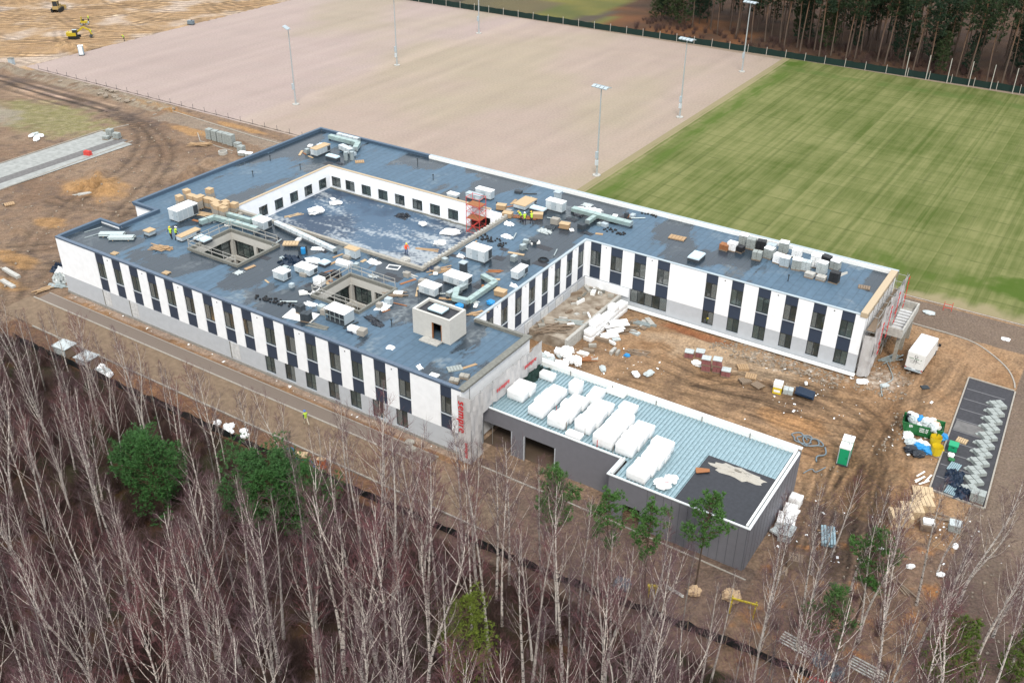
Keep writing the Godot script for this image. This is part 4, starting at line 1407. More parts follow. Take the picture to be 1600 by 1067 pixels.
func make_nets() -> void:
	var a := thing("scaffold", "scaffold wrapped in white mesh printed sempre in red, between street front and garage", "scaffold", V(65.2, 0, 0.6))
	var z := a.position
	var q := MB.new()
	for k in [[64.6, -0.6], [65.9, -0.6], [64.6, 1.2], [65.9, 1.2]]:
		q.rod(V(k[0], -0.2, k[1]) - z, V(k[0], 8.0, k[1]) - z, 0.035)
	for y in [2.0, 4.0, 6.0, 7.8]:
		q.rod(V(64.6, y, -0.6) - z, V(65.9, y, -0.6) - z, 0.03)
		q.rod(V(65.9, y, -0.6) - z, V(65.9, y, 1.2) - z, 0.03)
	for k in 6:
		q.rod(V(65.9, 5.06 if k > 0 else 0.0, 3.4 + k * 1.9) - z, V(65.9, 8.0, 3.4 + k * 1.9) - z, 0.03)
	q.rod(V(65.9, 7.9, 1.2) - z, V(65.9, 7.9, 13.0) - z, 0.03)
	obj("tubes", q.mesh(), M.scaffold_steel, a)
	obj("mesh_sheet", net_sheet(V(64.45, 0, -0.72) - z, V(66.05, 0, -0.72) - z, 0.0, 8.0, 0.22, 3), M.net_white, a)
	obj("mesh_sheet", net_sheet(V(66.05, 0, -0.72) - z, V(66.05, 0, 1.4) - z, 0.0, 7.9, 0.22, 4), M.net_white, a)
	obj("mesh_sheet", net_sheet(V(66.0, 0, 1.4) - z, V(66.0, 0, 12.9) - z, 5.2, 7.9, 0.3, 5), M.net_white, a)
	words(a, "sempre", 0.8, M.red_print, Transform3D(Basis(Vector3(0, 0, 1), -PI / 2), V(65.05, 5.6, -0.86) - z))
	words(a, "sempre", 0.4, M.red_print, Transform3D(Basis(Vector3(0, 0, 1), -PI / 2), V(65.6, 1.7, -0.86) - z))
	words(a, "sempre", 0.5, M.red_print, Transform3D(Basis(Vector3.UP, PI / 2), V(66.16, 6.6, 5.0) - z))
	words(a, "sempre", 0.5, M.red_print, Transform3D(Basis(Vector3.UP, PI / 2), V(66.16, 6.6, 10.3) - z))
	var e := thing("scaffold", "scaffold with torn white mesh printed sempre at the far end of the school", "scaffold", V(94.5, 0, 44.5))
	z = e.position
	q = MB.new()
	for k in 7:
		var b := 38.3 + k * 2.1
		for x in [93.95, 95.05]:
			q.rod(V(x, -0.2, b) - z, V(x, 8.4, b) - z, 0.035)
		for y in [2.0, 4.0, 6.0, 8.0]:
			q.rod(V(93.95, y, b) - z, V(95.05, y, b) - z, 0.03)
	for y in [1.0, 2.0, 3.0, 4.0, 5.0, 6.0, 7.0, 8.0]:
		q.rod(V(95.05, y, 38.3) - z, V(95.05, y, 50.9) - z, 0.03)
	for k in 6:
		q.rod(V(95.05, 0.0 if k % 2 else 2.0, 38.3 + k * 2.1) - z, V(95.05, 2.0 if k % 2 else 0.0, 40.4 + k * 2.1) - z, 0.025)
	obj("tubes", q.mesh(), M.scaffold_steel, e)
	for y in [2.05, 4.05, 6.05]:
		wb(e, "walk_boards", M.timber_old, 94.0, 95.0, y, y + 0.05, 38.4, 50.8)
	for k in [[38.2, 40.3, 0.1, 6.6, 6], [40.6, 43.2, 3.4, 8.2, 7], [43.4, 46.6, 4.6, 8.3, 8], [46.8, 51.0, 5.0, 8.3, 9]]:
		obj("mesh_sheet", net_sheet(V(95.2, 0, k[0]) - z, V(95.2, 0, k[1]) - z, k[2], k[3], 0.45, k[4]), M.net_white, e)
	obj("mesh_sheet", net_sheet(V(94.0, 0, 38.05) - z, V(95.2, 0, 38.1) - z, 0.2, 5.6, 0.3, 11), M.net_white, e)
	words(e, "sempre", 0.9, M.red_print, Transform3D(Basis(Vector3.UP, PI / 2) * Basis(Vector3(0, 0, 1), -PI / 2), V(95.55, 5.0, 39.4) - z))
	words(e, "sempre", 0.9, M.red_print, Transform3D(Basis(Vector3.UP, PI / 2) * Basis(Vector3(0, 0, 1), -PI / 2), V(95.6, 6.0, 42.0) - z))
	words(e, "sempre", 0.9, M.red_print, Transform3D(Basis(Vector3.UP, PI / 2) * Basis(Vector3(0, 0, 1), -PI / 2), V(95.6, 6.4, 45.2) - z))
	words(e, "sempre", 0.9, M.red_print, Transform3D(Basis(Vector3.UP, PI / 2) * Basis(Vector3(0, 0, 1), -PI / 2), V(95.6, 6.6, 49.4) - z))

# ---------- roof plant ----------
func unit(label: String, x0: float, x1: float, b0: float, b1: float, h: float, top: String, frame := false, y := ROOF) -> void:
	var o := thing("air_handling_unit", label, "air handler", V((x0 + x1) * 0.5, y, (b0 + b1) * 0.5))
	var w := x1 - x0
	var d := b1 - b0
	lb(o, "base", M.unit_base, 0, 0, 0, w - 0.12, 0.22, d - 0.12)
	if frame:
		for k in 5:
			lb(o, "post", M.galvanised, -w * 0.5 + 0.05 + k * (w - 0.1) / 4.0, 0.22, d * 0.5 - 0.05, 0.07, h - 0.3, 0.07)
		lb(o, "coil", M.unit_base, 0, 0.22, -d * 0.05, w - 0.3, h - 0.34, d - 0.5)
		lb(o, "rail", M.galvanised, 0, h * 0.5, d * 0.5 - 0.05, w - 0.1, 0.07, 0.08)
		lb(o, "side_panel", M.unit_grey, w * 0.5 - 0.04, 0.22, 0, 0.06, h - 0.3, d - 0.1)
	else:
		lb(o, "body", M.unit_white if top != "unit_grey" else M.unit_grey, 0, 0.22, 0, w, h - 0.3, d)
		var n := maxi(1, int(round(w / 0.85)))
		for k in n:
			var px := -w * 0.5 + (k + 0.5) * w / n
			var p := lb(o, "access_panel", M.unit_grey if k % 2 else M.unit_white, px, 0.3, d * 0.5 + 0.012, w / n - 0.08, h - 0.48, 0.025)
			lb(p, "handle", M.black, 0.38, -0.05, 0.9, 0.05, 0.14, 0.9)
		n = maxi(1, int(round(d / 0.85)))
		for k in n:
			lb(o, "louvre" if k == 0 else "access_panel", M.unit_base if k == 0 and n > 1 else M.unit_grey, w * 0.5 + 0.012, 0.32, -d * 0.5 + (k + 0.5) * d / n, 0.025, h - 0.52, d / n - 0.12)
	lb(o, "lid", M[top], 0, h - 0.08, 0, w + 0.1, 0.08, d + 0.1)

func duct(label: String, path: Array, w: float, h: float, y: float, m: String) -> void:
	var p0: Vector2 = path[0]
	var o := thing("air_duct", label, "duct", V(p0.x, ROOF, p0.y))
	for i in path.size() - 1:
		var a: Vector2 = path[i]
		var b: Vector2 = path[i + 1]
		var d := b - a
		var n := maxi(1, int(round(d.length() / 1.2)))
		var turn := -atan2(d.y, d.x) * -1.0
		for k in n:
			var c := a.lerp(b, (k + 0.5) / n) - p0
			var l := d.length() / n
			lb(o, "section", M[m], c.x, y, -c.y, l - 0.05 + (w * 0.5 if k == n - 1 and i < path.size() - 2 else 0.0), h, w, turn)
			var e := a.lerp(b, (k + 1.0) / n) - p0
			lb(o, "flange", M.galvanised, e.x, y - 0.04, -e.y, 0.06, h + 0.08, w + 0.08, turn)
	for k in path.size():
		var c: Vector2 = path[k] - p0
		lb(o, "support", M.unit_base, c.x, 0, -c.y, 0.3, y, 0.3)

func skylight(label: String, x: float, b: float, w: float, d: float, turn := 0.0) -> void:
	var o := thing("roof_skylight", label, "skylight", V(x, ROOF, b), turn)
	lb(o, "kerb", M.unit_base, 0, 0, 0, w, 0.4, d)
	lb(o, "rim", M.sill_metal, 0, 0.4, 0, w + 0.08, 0.08, d + 0.08)
	lb(o, "lid", M.skylight_dome, 0, 0.48, 0, w - 0.08, 0.12, d - 0.08)

func vent_pipe(x: float, b: float) -> void:
	var o := thing("vent_pipe", "thin dark vent pipe with a cap standing on the flat roof", "vent pipe", V(x, ROOF, b), 0.0, "vent pipes on the roof")
	var q := MB.new()
	q.cyl(Vector3.ZERO, 0.06, 0.06, 0.8, 8)
	obj("pipe", q.mesh(), M.unit_base, o)
	q = MB.new()
	q.cyl(Vector3(0, 0.8, 0), 0.14, 0.1, 0.12, 8)
	obj("cap", q.mesh(), M.unit_base, o)

func pallet_parts(o: Node3D, w: float, d: float, y: float, m: String) -> void:
	for k in 5:
		lb(o, "slat", M[m], -w * 0.5 + (k + 0.5) * w / 5.0, y + 0.11, 0, w / 5.0 - 0.05, 0.03, d)
	for k in 3:
		lb(o, "runner", M[m], 0, y, -d * 0.45 + k * d * 0.45, w, 0.11, 0.1)

func pallet(label: String, x: float, b: float, y: float, w: float, d: float, turn: float, m := "timber", n := 1, group := "") -> Node3D:
	var o := thing("wooden_pallet" if n == 1 else "pallet_stack", label, "pallet" if n == 1 else "pallet stack", V(x, y, b), turn, group)
	for k in n:
		pallet_parts(o, w, d, k * 0.145, m)
	return o

# a loaded pallet: blocks of the load are parts
func pallet_load(called: String, label: String, cat: String, x: float, b: float, y: float, w: float, d: float, h: float, layers: int, m: String, turn := 0.0, group := "", film := "") -> void:
	var o := thing(called, label, cat, V(x, y, b), turn, group)
	pallet_parts(o, w, d, 0.0, "timber_old")
	for k in layers:
		for c in 2:
			lb(o, "block_row", M[m], (c - 0.5) * w * 0.5 + rnd(-0.015, 0.015), 0.15 + k * h / layers, rnd(-0.02, 0.02), w * 0.5 - 0.03, h / layers - 0.035, d - 0.04)
	if film:
		var f := obj("film_cover", pack_mesh(int(x * 10.0)), M[film], o)
		f.transform = Transform3D(Basis.from_scale(Vector3(w * 1.02, 0.16, d * 1.02)), Vector3(0, 0.15 + h - 0.05, 0))

func pucks(label: String, group: String, x0: float, x1: float, b0: float, b1: float, n: int, slant: float) -> void:
	var q := MB.new()
	q.cyl(Vector3.ZERO, 0.15, 0.11, 0.16, 8)
	var m := q.mesh()
	for k in n:
		var o := obj("roof_pedestal", m, M.black)
		var f := rnd(0, 1)
		o.position = V(lerpf(x0, x1, f), ROOF, lerpf(b0, b1, rnd(0, 1)) + slant * f)
		tag(o, label, "pedestal", group)

func planks(called: String, label: String, x: float, b: float, y: float, l: float, n: int, m: String, turn: float, mess := 0.1) -> void:
	var o := thing(called, label, "boards", V(x, y, b), turn)
	for k in n:
		lb(o, "board", M[m], rnd(-mess, mess) * 2.0, (k / 4) * 0.06 + (k % 2) * 0.004, ((k % 4) - 1.5) * 0.2 + rnd(-mess, mess), l * rnd(0.8, 1.0), 0.05, 0.16, rnd(-mess, mess))

func soft(called: String, label: String, cat: String, m: String, x: float, b: float, y: float, rx: float, h: float, rz: float, turn := 0.0, group := "", sd := 1) -> void:
	var o: MeshInstance3D
	if cat in ["tub", "bale", "box"]:
		o = obj(called, pack_mesh(sd), M[m])
		o.scale = Vector3(rx * 2.0, h, rz * 2.0)
	else:
		o = obj(called, bag_mesh(sd, rx, h, rz), M[m])
	o.position = V(x, y, b)
	o.rotation.y = turn
	tag(o, label, cat, group)

func make_roof_things() -> void:
	R.seed = 101
	unit("white air handler with a plywood top in the far west roof corner", 6.0, 7.3, 41.4, 44.6, 1.25, "plywood")
	unit("tall white air handler beside the brown carton stacks", 7.4, 9.2, 12.3, 15.8, 1.75, "unit_lid")
	unit("long low air handler with a plywood top beside the two vested workers", 13.3, 14.3, 8.4, 11.6, 0.8, "plywood")
	unit("small white air handler nearest the field of black pedestals", 31.3, 33.0, 7.6, 8.9, 1.2, "unit_lid")
	unit("long white air handler next to the small one near the black tarpaulin", 32.2, 34.7, 10.3, 11.7, 1.0, "unit_lid")
	unit("air handler with a plywood top against the sunken court kerb", 34.4, 36.2, 17.0, 17.9, 1.35, "plywood")
	unit("open-framed air handler in front of the second light well", 43.2, 46.1, 3.6, 5.3, 1.6, "unit_lid", true)
	unit("white air handler between the stair head and the second light well", 48.0, 50.3, 14.5, 16.0, 1.2, "unit_lid")
	unit("white air handler with ducts looping behind it, behind the stair head", 48.8, 51.8, 18.3, 20.0, 1.15, "unit_lid")
	unit("two-tier white air handler beside the sunken court corner", 47.3, 50.1, 25.1, 26.8, 1.7, "unit_lid")
	unit("small white air handler in front of its pair behind the red scaffold tower", 36.1, 38.5, 40.9, 41.8, 0.95, "unit_grey")
	unit("taller white air handler at the back of the pair behind the red tower", 36.9, 39.5, 42.2, 43.2, 1.4, "unit_lid")
	unit("low white air handler left alone behind the court windows", 33.6, 35.2, 39.8, 40.7, 0.7, "unit_lid")
	unit("white air handler with a chimney behind it near the far parapet", 47.6, 50.2, 43.9, 45.1, 1.55, "unit_lid")
	unit("long air handler with a plywood top near the far vested workers", 43.6, 45.5, 41.8, 45.0, 0.8, "plywood")
	unit("white air handler on the inner edge of the middle wing roof", 55.0, 56.0, 23.6, 25.9, 1.2, "unit_lid")
	unit("white air handler at the end of the long silver duct by the first light well", 18.5, 20.5, 16.8, 18.4, 1.3, "unit_lid")
	duct("long pale duct running along the front kerb of the sunken court", [Vector2(20.6, 18.9), Vector2(32.8, 17.0)], 0.6, 0.45, 0.35, "unit_white")
	duct("silver duct bent round the back of the first light well", [Vector2(12.4, 13.2), Vector2(12.8, 15.4), Vector2(16.3, 15.6), Vector2(20.4, 15.8)], 0.7, 0.55, 0.4, "duct_green")
	duct("second silver duct behind the first light well, under the cartons", [Vector2(13.6, 17.0), Vector2(17.8, 17.2), Vector2(17.8, 19.0)], 0.6, 0.5, 0.5, "duct_green")
	duct("silver duct loop behind the stair head", [Vector2(51.8, 17.0), Vector2(52.9, 14.9), Vector2(54.6, 15.2), Vector2(54.6, 20.8), Vector2(52.4, 21.4)], 0.65, 0.5, 0.4, "duct_green")
	duct("short silver duct joining the loop behind the stair head", [Vector2(51.6, 15.3), Vector2(52.0, 18.4)], 0.6, 0.5, 0.3, "galvanised")
	duct("long T-shaped pale duct near the far parapet, beside white sheets", [Vector2(51.2, 45.1), Vector2(60.3, 45.1)], 0.9, 0.5, 0.4, "duct_green")
	duct("stub branching off the long pale duct near the far parapet", [Vector2(55.1, 44.4), Vector2(55.1, 42.3)], 0.6, 0.5, 0.4, "duct_green")
	duct("silver duct with two arms in the far west roof corner", [Vector2(3.7, 48.4), Vector2(9.8, 48.4), Vector2(11.0, 46.2)], 0.8, 0.6, 0.4, "duct_green")
	duct("pale duct along the parapet in the far west roof corner", [Vector2(3.8, 50.2), Vector2(8.4, 50.2)], 0.6, 0.5, 0.3, "unit_white")
	duct("wide pale duct section beside the twin silver cylinders", [Vector2(8.2, 46.0), Vector2(11.2, 45.2)], 0.9, 0.7, 0.3, "unit_white")
	for k in [[11.8, 43.1, "nearer"], [12.5, 43.7, "farther"]]:
		var o := thing("silver_cylinder", "%s of the twin silver vent cylinders in the far west roof corner" % k[2], "vent", V(k[0], ROOF, k[1]))
		var q := MB.new()
		q.cyl(Vector3.ZERO, 0.35, 0.35, 1.2, 14)
		obj("drum", q.mesh(), M.galvanised, o)
		q = MB.new()
		q.cyl(Vector3(0, 1.2, 0), 0.4, 0.3, 0.1, 14)
		obj("cap", q.mesh(), M.galvanised, o)
	skylight("flat skylight in the far west roof corner cluster", 9.8, 42.3, 2.2, 0.9)
	skylight("flat pale skylight beside the first light well", 16.2, 10.2, 2.0, 1.4)
	skylight("small skylight between the tarpaulin and the vaulted rooflight", 33.9, 13.8, 1.1, 1.1)
	skylight("flat skylight on the far wing roof beside the inner facade", 71.4, 41.4, 1.5, 2.2)
	skylight("skylight beside the long plywood-topped unit near the far workers", 47.0, 42.9, 2.2, 1.1)
	for k in [[2.4, 36.2], [8.8, 36.1], [22.0, 48.0], [83.2, 41.9], [50.2, 6.7], [48.5, 13.7], [28.0, 44.0], [5.0, 30.0]]:
		vent_pipe(k[0], k[1])
	var q := MB.new()
	var d := thing("vaulted_rooflight", "white barrel-vaulted rooflight by the sunken court", "rooflight", V(35.9, ROOF, 15.2), 0.05)
	for k in 8:
		var a := PI * k / 8.0
		var b := PI * (k + 1) / 8.0
		q.quad(Vector3(-1.0, 0.35 + sin(a) * 0.35, cos(a) * 0.5), Vector3(1.0, 0.35 + sin(a) * 0.35, cos(a) * 0.5), Vector3(1.0, 0.35 + sin(b) * 0.35, cos(b) * 0.5), Vector3(-1.0, 0.35 + sin(b) * 0.35, cos(b) * 0.5), Vector3(0, 0.3, 0))
		for e in [-1.0, 1.0]:
			q.tri(Vector3(e, 0.35, 0), Vector3(e, 0.35 + sin(a) * 0.35, cos(a) * 0.5), Vector3(e, 0.35 + sin(b) * 0.35, cos(b) * 0.5))
	obj("vault", q.mesh(), M.unit_lid, d)
	lb(d, "kerb", M.unit_white, 0, 0, 0, 2.05, 0.35, 1.05)
	for k in [[49.4, 21.6, 1.5, 0.7, "dark square flue with a cap beside the ducts behind the stair head"], [47.3, 47.7, 1.3, 0.8, "silver flue behind the white air handler near the far parapet"], [9.0, 7.7, 0.7, 1.0, "squat square vent with a timber cap near the pipe bundles"]]:
		var o := thing("roof_flue", k[4], "flue", V(k[0], ROOF, k[1]))
		lb(o, "shaft", M.unit_base if k[2] > 1.4 else M.unit_grey, 0, 0, 0, k[3], k[2], k[3])
		lb(o, "cap", M.plywood if k[2] < 1.0 else M.unit_grey, 0, k[2], 0, k[3] + 0.2, 0.1, k[3] + 0.2)
		lb(o, "collar", M.unit_base, 0, 0, 0, k[3] + 0.14, 0.2, k[3] + 0.14)
	# cartons
	for k in [[4.6, 16.6, 1.3], [4.2, 18.3, 1.5], [5.4, 17.9, 1.2], [6.4, 17.4, 1.5], [6.6, 18.6, 1.1], [7.6, 17.3, 1.6], [5.9, 20.9, 1.2], [8.2, 18.4, 1.2]]:
		carton_pile("carton stack in the group behind the tall white air handler", "cartons behind the tall unit", k)
	for k in [[9.0, 18.5, 1.2], [10.2, 18.2, 1.3], [10.9, 19.2, 1.1], [11.0, 17.3, 1.5], [11.9, 18.2, 1.3], [12.0, 16.8, 1.6], [13.0, 16.9, 1.5], [12.6, 19.2, 1.2]]:
		carton_pile("carton stack in the group between the tall unit and the court wall", "cartons near the court wall", k)
	planks("plywood_sheets", "loose plywood sheets lying between the carton stacks", 9.6, 16.2, ROOF, 3.0, 8, "plywood", 0.3, 0.3)
	for k in [[5.0, 4.9, -0.5, "farther"], [6.9, 4.9, -0.5, "nearer"]]:
		var o := thing("pipe_bundle", "%s of the two silver pipe bundles on the west roof end" % k[3], "pipes", V(k[0], ROOF, k[1]), k[2] + 1.1)
		for j in 9:
			var t := MB.new()
			t.rod(Vector3(-1.6, 0.14, 0), Vector3(1.6, 0.14, 0), 0.11, 8)
			var e := obj("pipe", t.mesh(), M.galvanised, o)
			e.position = Vector3(rnd(-0.1, 0.1), 0.18 * (j / 5), (j % 5 - 2) * 0.24 + (j / 5) * 0.12)
		lb(o, "bearer", M.timber, -1.0, 0, 0, 0.1, 0.05, 1.3)
		lb(o, "bearer", M.timber, 1.0, 0, 0, 0.1, 0.05, 1.3)
	for k in [[1.5, 4.6, "rear"], [3.0, 3.5, "front"]]:
		var o := thing("steel_profile", "%s of two thin steel lengths on the west roof end" % k[2], "profile", V(k[0], ROOF, k[1]), 1.35)
		lb(o, "length", M.galvanised, 0, 0, 0, 2.4, 0.08, 0.12)
	planks("batten_heap", "messy heap of short pale battens on the roof near the west end", 13.4, 5.6, ROOF, 2.2, 22, "timber", 0.4, 0.35)
	for k in [[9.8, 1.5, "far"], [19.4, 1.5, "near"]]:
		pallet("plywood outlet cover by the street parapet, %s west windows" % ("above the first" if k[2] == "far" else "above the fourth of the"), k[0], k[1], ROOF, 0.9, 0.7, 0.1, "plywood")
	var tb := obj("black_tarpaulin", crumple_mesh(3.0, 1.8, 0.9, 5), M.tarp_navy)
	tb.position = V(29.8, ROOF, 12.2)
	tb.rotation.y = 0.4
	tag(tb, "crumpled dark tarpaulin heap between the two light wells", "tarpaulin")
	q = MB.new()
	q.cyl(Vector3.ZERO, 0.3, 0.3, 0.75, 12)
	var bb := obj("blue_barrel", q.mesh(), M.foil_blue)
	bb.position = V(29.3, ROOF, 14.9)
	tag(bb, "small bright blue barrel behind the dark tarpaulin on the roof", "barrel")
	pallet("plywood board on bearers behind the first light well", 26.5, 15.6, ROOF + 0.3, 2.0, 1.2, 0.6, "plywood")
	soft("insulation_roll", "thick white insulation roll beside the dark tarpaulin", "roll", "foil_white", 32.2, 13.6, ROOF, 1.0, 0.6, 0.5, 0.2, "", 6)
	for k in [[38.4, 17.8, 1.0, "bulging white sheet bundle near the court kerb"], [46.4, 25.2, 0.6, "white tarpaulin bundle hanging by the two-tier air handler"], [51.2, 37.6, 1.1, "white rolled tarpaulin on the roof behind the red tower corner"], [46.0, 36.9, 0.8, "flat white sheet heap near the far vested workers"], [48.0, 33.4, 0.9, "rumpled white foil beside the black pedestals of the middle wing"], [56.3, 22.2, 0.5, "small white block on the inner edge of the middle wing roof"], [58.4, 19.8, 0.5, "small white sack at the notch of the middle wing"]]:
		var o := obj("white_foil_bundle", crumple_mesh(k[2] * 1.7, k[2] * 0.95, 0.45, int(k[0] * 3)), M.foil_grey if int(k[0]) % 2 else M.foil_white)
		o.position = V(minf(k[0], 56.4), ROOF, k[1])
		tag(o, k[3], "foil bundle")
	var wf := thing("spare_window", "empty white window frame lying by the court kerb", "frame", V(41.3, ROOF, 18.1), 0.3)
	for k in [[0, -0.5, 1.6, 0.1], [0, 0.5, 1.6, 0.1], [-0.75, 0, 0.1, 0.9], [0.75, 0, 0.1, 0.9]]:
		lb(wf, "bar", M.unit_lid, k[0], 0, k[1], k[2], 0.1, k[3])
	planks("plank_pair", "long pale planks lying parallel to the court kerb", 44.1, 17.6, ROOF, 2.6, 3, "concrete_pale", -0.1, 0.1)
	for k in [[36.3, 11.0, "front"], [37.1, 12.3, "back"]]:
		pallet_load("membrane_rolls", "%s pallet of black membrane rolls beside the second light well" % k[2], "pallet load", k[0], k[1], ROOF, 1.1, 0.8, 0.6, 3, "black", 0.1)
	soft("white_tub", "tall white tub standing at the corner of the second light well", "tub", "foil_white", 36.9, 9.6, ROOF, 0.6, 1.0, 0.5, 0, "", 4)
	var sb := thing("white_base_board", "white sheet on the roof carrying two black block stacks near the street edge", "board", V(40.3, ROOF, 2.8), 0.1)
	lb(sb, "sheet", M.insulation, 0, 0, 0, 3.6, 0.06, 2.2, 0.1)
	pallet_load("black_block_stack", "black block stack, farther of two on the white sheet", "block stack", 39.8, 3.3, ROOF + 0.06, 0.9, 0.8, 0.9, 6, "unit_base")
	pallet_load("black_block_stack", "black block stack, nearer of two on the white sheet", "block stack", 41.6, 2.3, ROOF + 0.06, 1.1, 0.9, 0.9, 6, "unit_base", 0.2)
	soft("white_unit_box", "low white box in front of the open-framed air handler", "box", "unit_lid", 47.9, 3.5, ROOF, 1.05, 0.6, 0.4, 0.05, "", 14)
	for k in [[37.6, 8.0, 1.6, 2.0, "white insulation sheets along the far side of the second light well"], [39.3, 5.4, 1.8, 0.9, "rolled white mat at the front corner of the second light well"], [46.6, 9.6, 1.6, 2.2, "white sheets and scraps between the second light well and the stair head"], [47.5, 6.6, 2.6, 1.2, "dark and white rubbish scattered in front of the stair head"], [53.0, 3.0, 1.0, 0.8, "small crumpled grey sheet near the street edge of the roof"], [58.0, 1.6, 1.0, 0.6, "white scrap near the street end corner of the roof"], [30.0, 16.8, 2.0, 0.8, "pale foil strip under the long duct"], [52.6, 47.2, 4.0, 2.0, "heap of crumpled white sheets beside the long pale duct"], [4.2, 46.0, 2.0, 1.4, "white scraps in the far west roof corner"]]:
		var o := obj("scrap_sheet", crumple_mesh(k[2] * 0.85, k[3] * 0.85, 0.3, int(k[0] * 7)), M.foil_white if not "dark" in k[4] else M.black_film)
		o.position = V(k[0], ROOF, k[1])
		o.rotation.y = rnd(-0.5, 0.5)
		tag(o, k[4], "scrap sheet")
	for k in [[54.0, 14.3, "by the duct loop"], [56.5, 17.0, "on the edge of the middle wing"]]:
		soft("blue_bag", "bright blue plastic bag %s" % k[2], "bag", "foil_blue", k[0], k[1], ROOF, 0.45, 0.5, 0.4, 0, "", 3)
	for k in [[56.3, 19.4, 0.1, "timber crate on the inner edge of the middle wing roof"], [42.4, 40.6, 0.3, "first pale crate right behind the red scaffold tower"], [44.6, 38.8, 0.2, "second pale crate near the red scaffold tower"], [48.2, 40.9, 0.5, "pale crate behind the far group of workers"], [52.9, 40.1, 0.2, "timber crate on black pallets on the middle wing roof"]]:
		var o := thing("timber_crate", k[3], "crate", V(k[0], ROOF, k[1]), k[2])
		lb(o, "box", M.timber, 0, 0.1, 0, 1.3, 0.6, 0.9)
		lb(o, "lid", M.plywood, 0, 0.7, 0, 1.4, 0.06, 1.0)
		lb(o, "runner", M.timber_old, 0, 0, 0.3, 1.3, 0.1, 0.1)
		lb(o, "runner", M.timber_old, 0, 0, -0.3, 1.3, 0.1, 0.1)
	planks("board_heap", "heap of reddish boards beside the far vested workers", 46.8, 39.9, ROOF, 3.4, 14, "timber_red", 0.5, 0.25)
	planks("board_heap", "broken pale boards strewn by the flue behind the stair head", 46.6, 20.6, ROOF, 2.6, 10, "timber", 0.9, 0.3)
	planks("board_heap", "reddish sheets lying on the middle wing roof edge", 52.2, 24.2, ROOF, 1.8, 5, "timber_red", 0.5, 0.15)
	planks("board_heap", "timber offcuts at the notch beside the stair head", 56.4, 14.4, ROOF, 2.0, 8, "timber", 1.0, 0.25)
	planks("board_heap", "low stack of dark boards along the street parapet before the open unit", 43.5, 2.0, ROOF, 2.6, 6, "concrete_dark", 0.1, 0.1)
	planks("board_heap", "boards and sawhorse scraps at the right corner of the second light well", 46.0, 12.6, ROOF, 2.4, 12, "timber_old", 0.5, 0.35)
	pallet("pale pallet lying alone on the far wing roof", 66.8, 45.7, ROOF, 2.2, 1.2, 0.1, "timber")
	pallet("pale pallet in the far west roof corner", 14.1, 43.6, ROOF, 1.4, 1.0, 0.8, "timber")
	pallet("dark broken pallet beside the timber crate on the middle wing roof", 51.2, 39.0, ROOF, 1.5, 1.1, 0.3, "unit_base")
	pucks("small black roof pedestal among the field west of the second light well", "pedestals by the street edge", 32.6, 38.0, 2.8, 3.8, 46, 0.8)
	pucks("small black roof pedestal among the field beside the sunken court corner", "pedestals by the court", 45.0, 49.2, 30.6, 32.6, 46, -0.4)
	pucks("small black roof pedestal among the group under the long pale duct", "pedestals by the long duct", 57.4, 60.6, 42.3, 43.4, 26, 0.0)
	pucks("small black roof pedestal among the group at the far parapet", "pedestals at the parapet", 59.2, 61.8, 50.0, 50.6, 14, 0.1)
	q = MB.new()
	for k in 3:
		var pts := PackedVector3Array()
		var rr := PackedFloat32Array()
		for i in 25:
			pts.append(Vector3(cos(TAU * i / 24.0) * (0.7 - k * 0.07), 0.05 + k * 0.07, sin(TAU * i / 24.0) * (0.6 - k * 0.05)))
			rr.append(0.04)
		q.tube(pts, rr, 5)
	var ho := obj("coiled_cable", q.mesh(), M.black)
	ho.position = V(55.6, ROOF, 30.2)
	tag(ho, "coil of black cable on the middle wing roof", "cable")
	# wrapped block stacks on the far wing
	var far := [[73.3, 45.9, 0.7, "timber_red"], [74.2, 46.3, 0.9, "foil_white"], [75.1, 46.5, 0.7, "black"], [74.8, 48.6, 1.3, "block_grey"], [76.0, 48.2, 1.3, "block_grey"], [77.2, 48.6, 1.2, "black"], [77.8, 45.6, 1.0, "block_grey"], [78.9, 46.8, 1.2, "block_grey"], [78.6, 48.4, 1.1, "unit_grey"], [79.9, 49.4, 1.3, "block_grey"], [80.4, 46.1, 1.1, "foil_white"], [81.4, 45.7, 1.1, "unit_grey"], [81.8, 49.0, 1.0, "foil_white"], [82.9, 45.7, 1.2, "block_grey"], [84.0, 46.0, 1.2, "foil_grey"], [84.6, 47.6, 1.4, "foil_white"], [85.0, 44.5, 0.5, "concrete_pale"], [85.9, 46.2, 1.4, "foil_grey"], [86.4, 44.6, 0.4, "concrete_pale"], [86.9, 48.4, 1.0, "block_grey"], [87.9, 44.8, 1.3, "black"], [85.6, 48.8, 1.2, "black"]]
	for k in far.size():
		var f: Array = far[k]
		var dark: bool = f[3] == "black"
		pallet_load("block_pallet", "dark pallet load in the crowd of stacks on the far wing roof" if dark else ("foil-wrapped pallet load in the crowd of stacks on the far wing roof" if "foil" in f[3] else "grey block pallet in the crowd of stacks on the far wing roof"), "pallet load", f[0], f[1], ROOF, 1.15, 0.95, f[2], 5, f[3], rnd(-0.15, 0.15), "stacks on the far wing roof, " + ("dark" if dark else ("foil" if "foil" in f[3] else "grey")), "foil_white" if k % 2 and not dark else "")
	pallet("pallet with rubbish near the far end of the wing roof", 91.4, 45.4, ROOF, 1.4, 0.9, 0.2, "timber_old")
	planks("plank_pair", "two planks behind the last stacks on the far wing roof", 88.2, 47.3, ROOF, 2.2, 3, "concrete_pale", 1.2, 0.1)
	pallet("pale empty frame pallet on the street end of the roof", 61.2, 3.4, ROOF, 1.6, 0.9, 0.9, "block_grey")
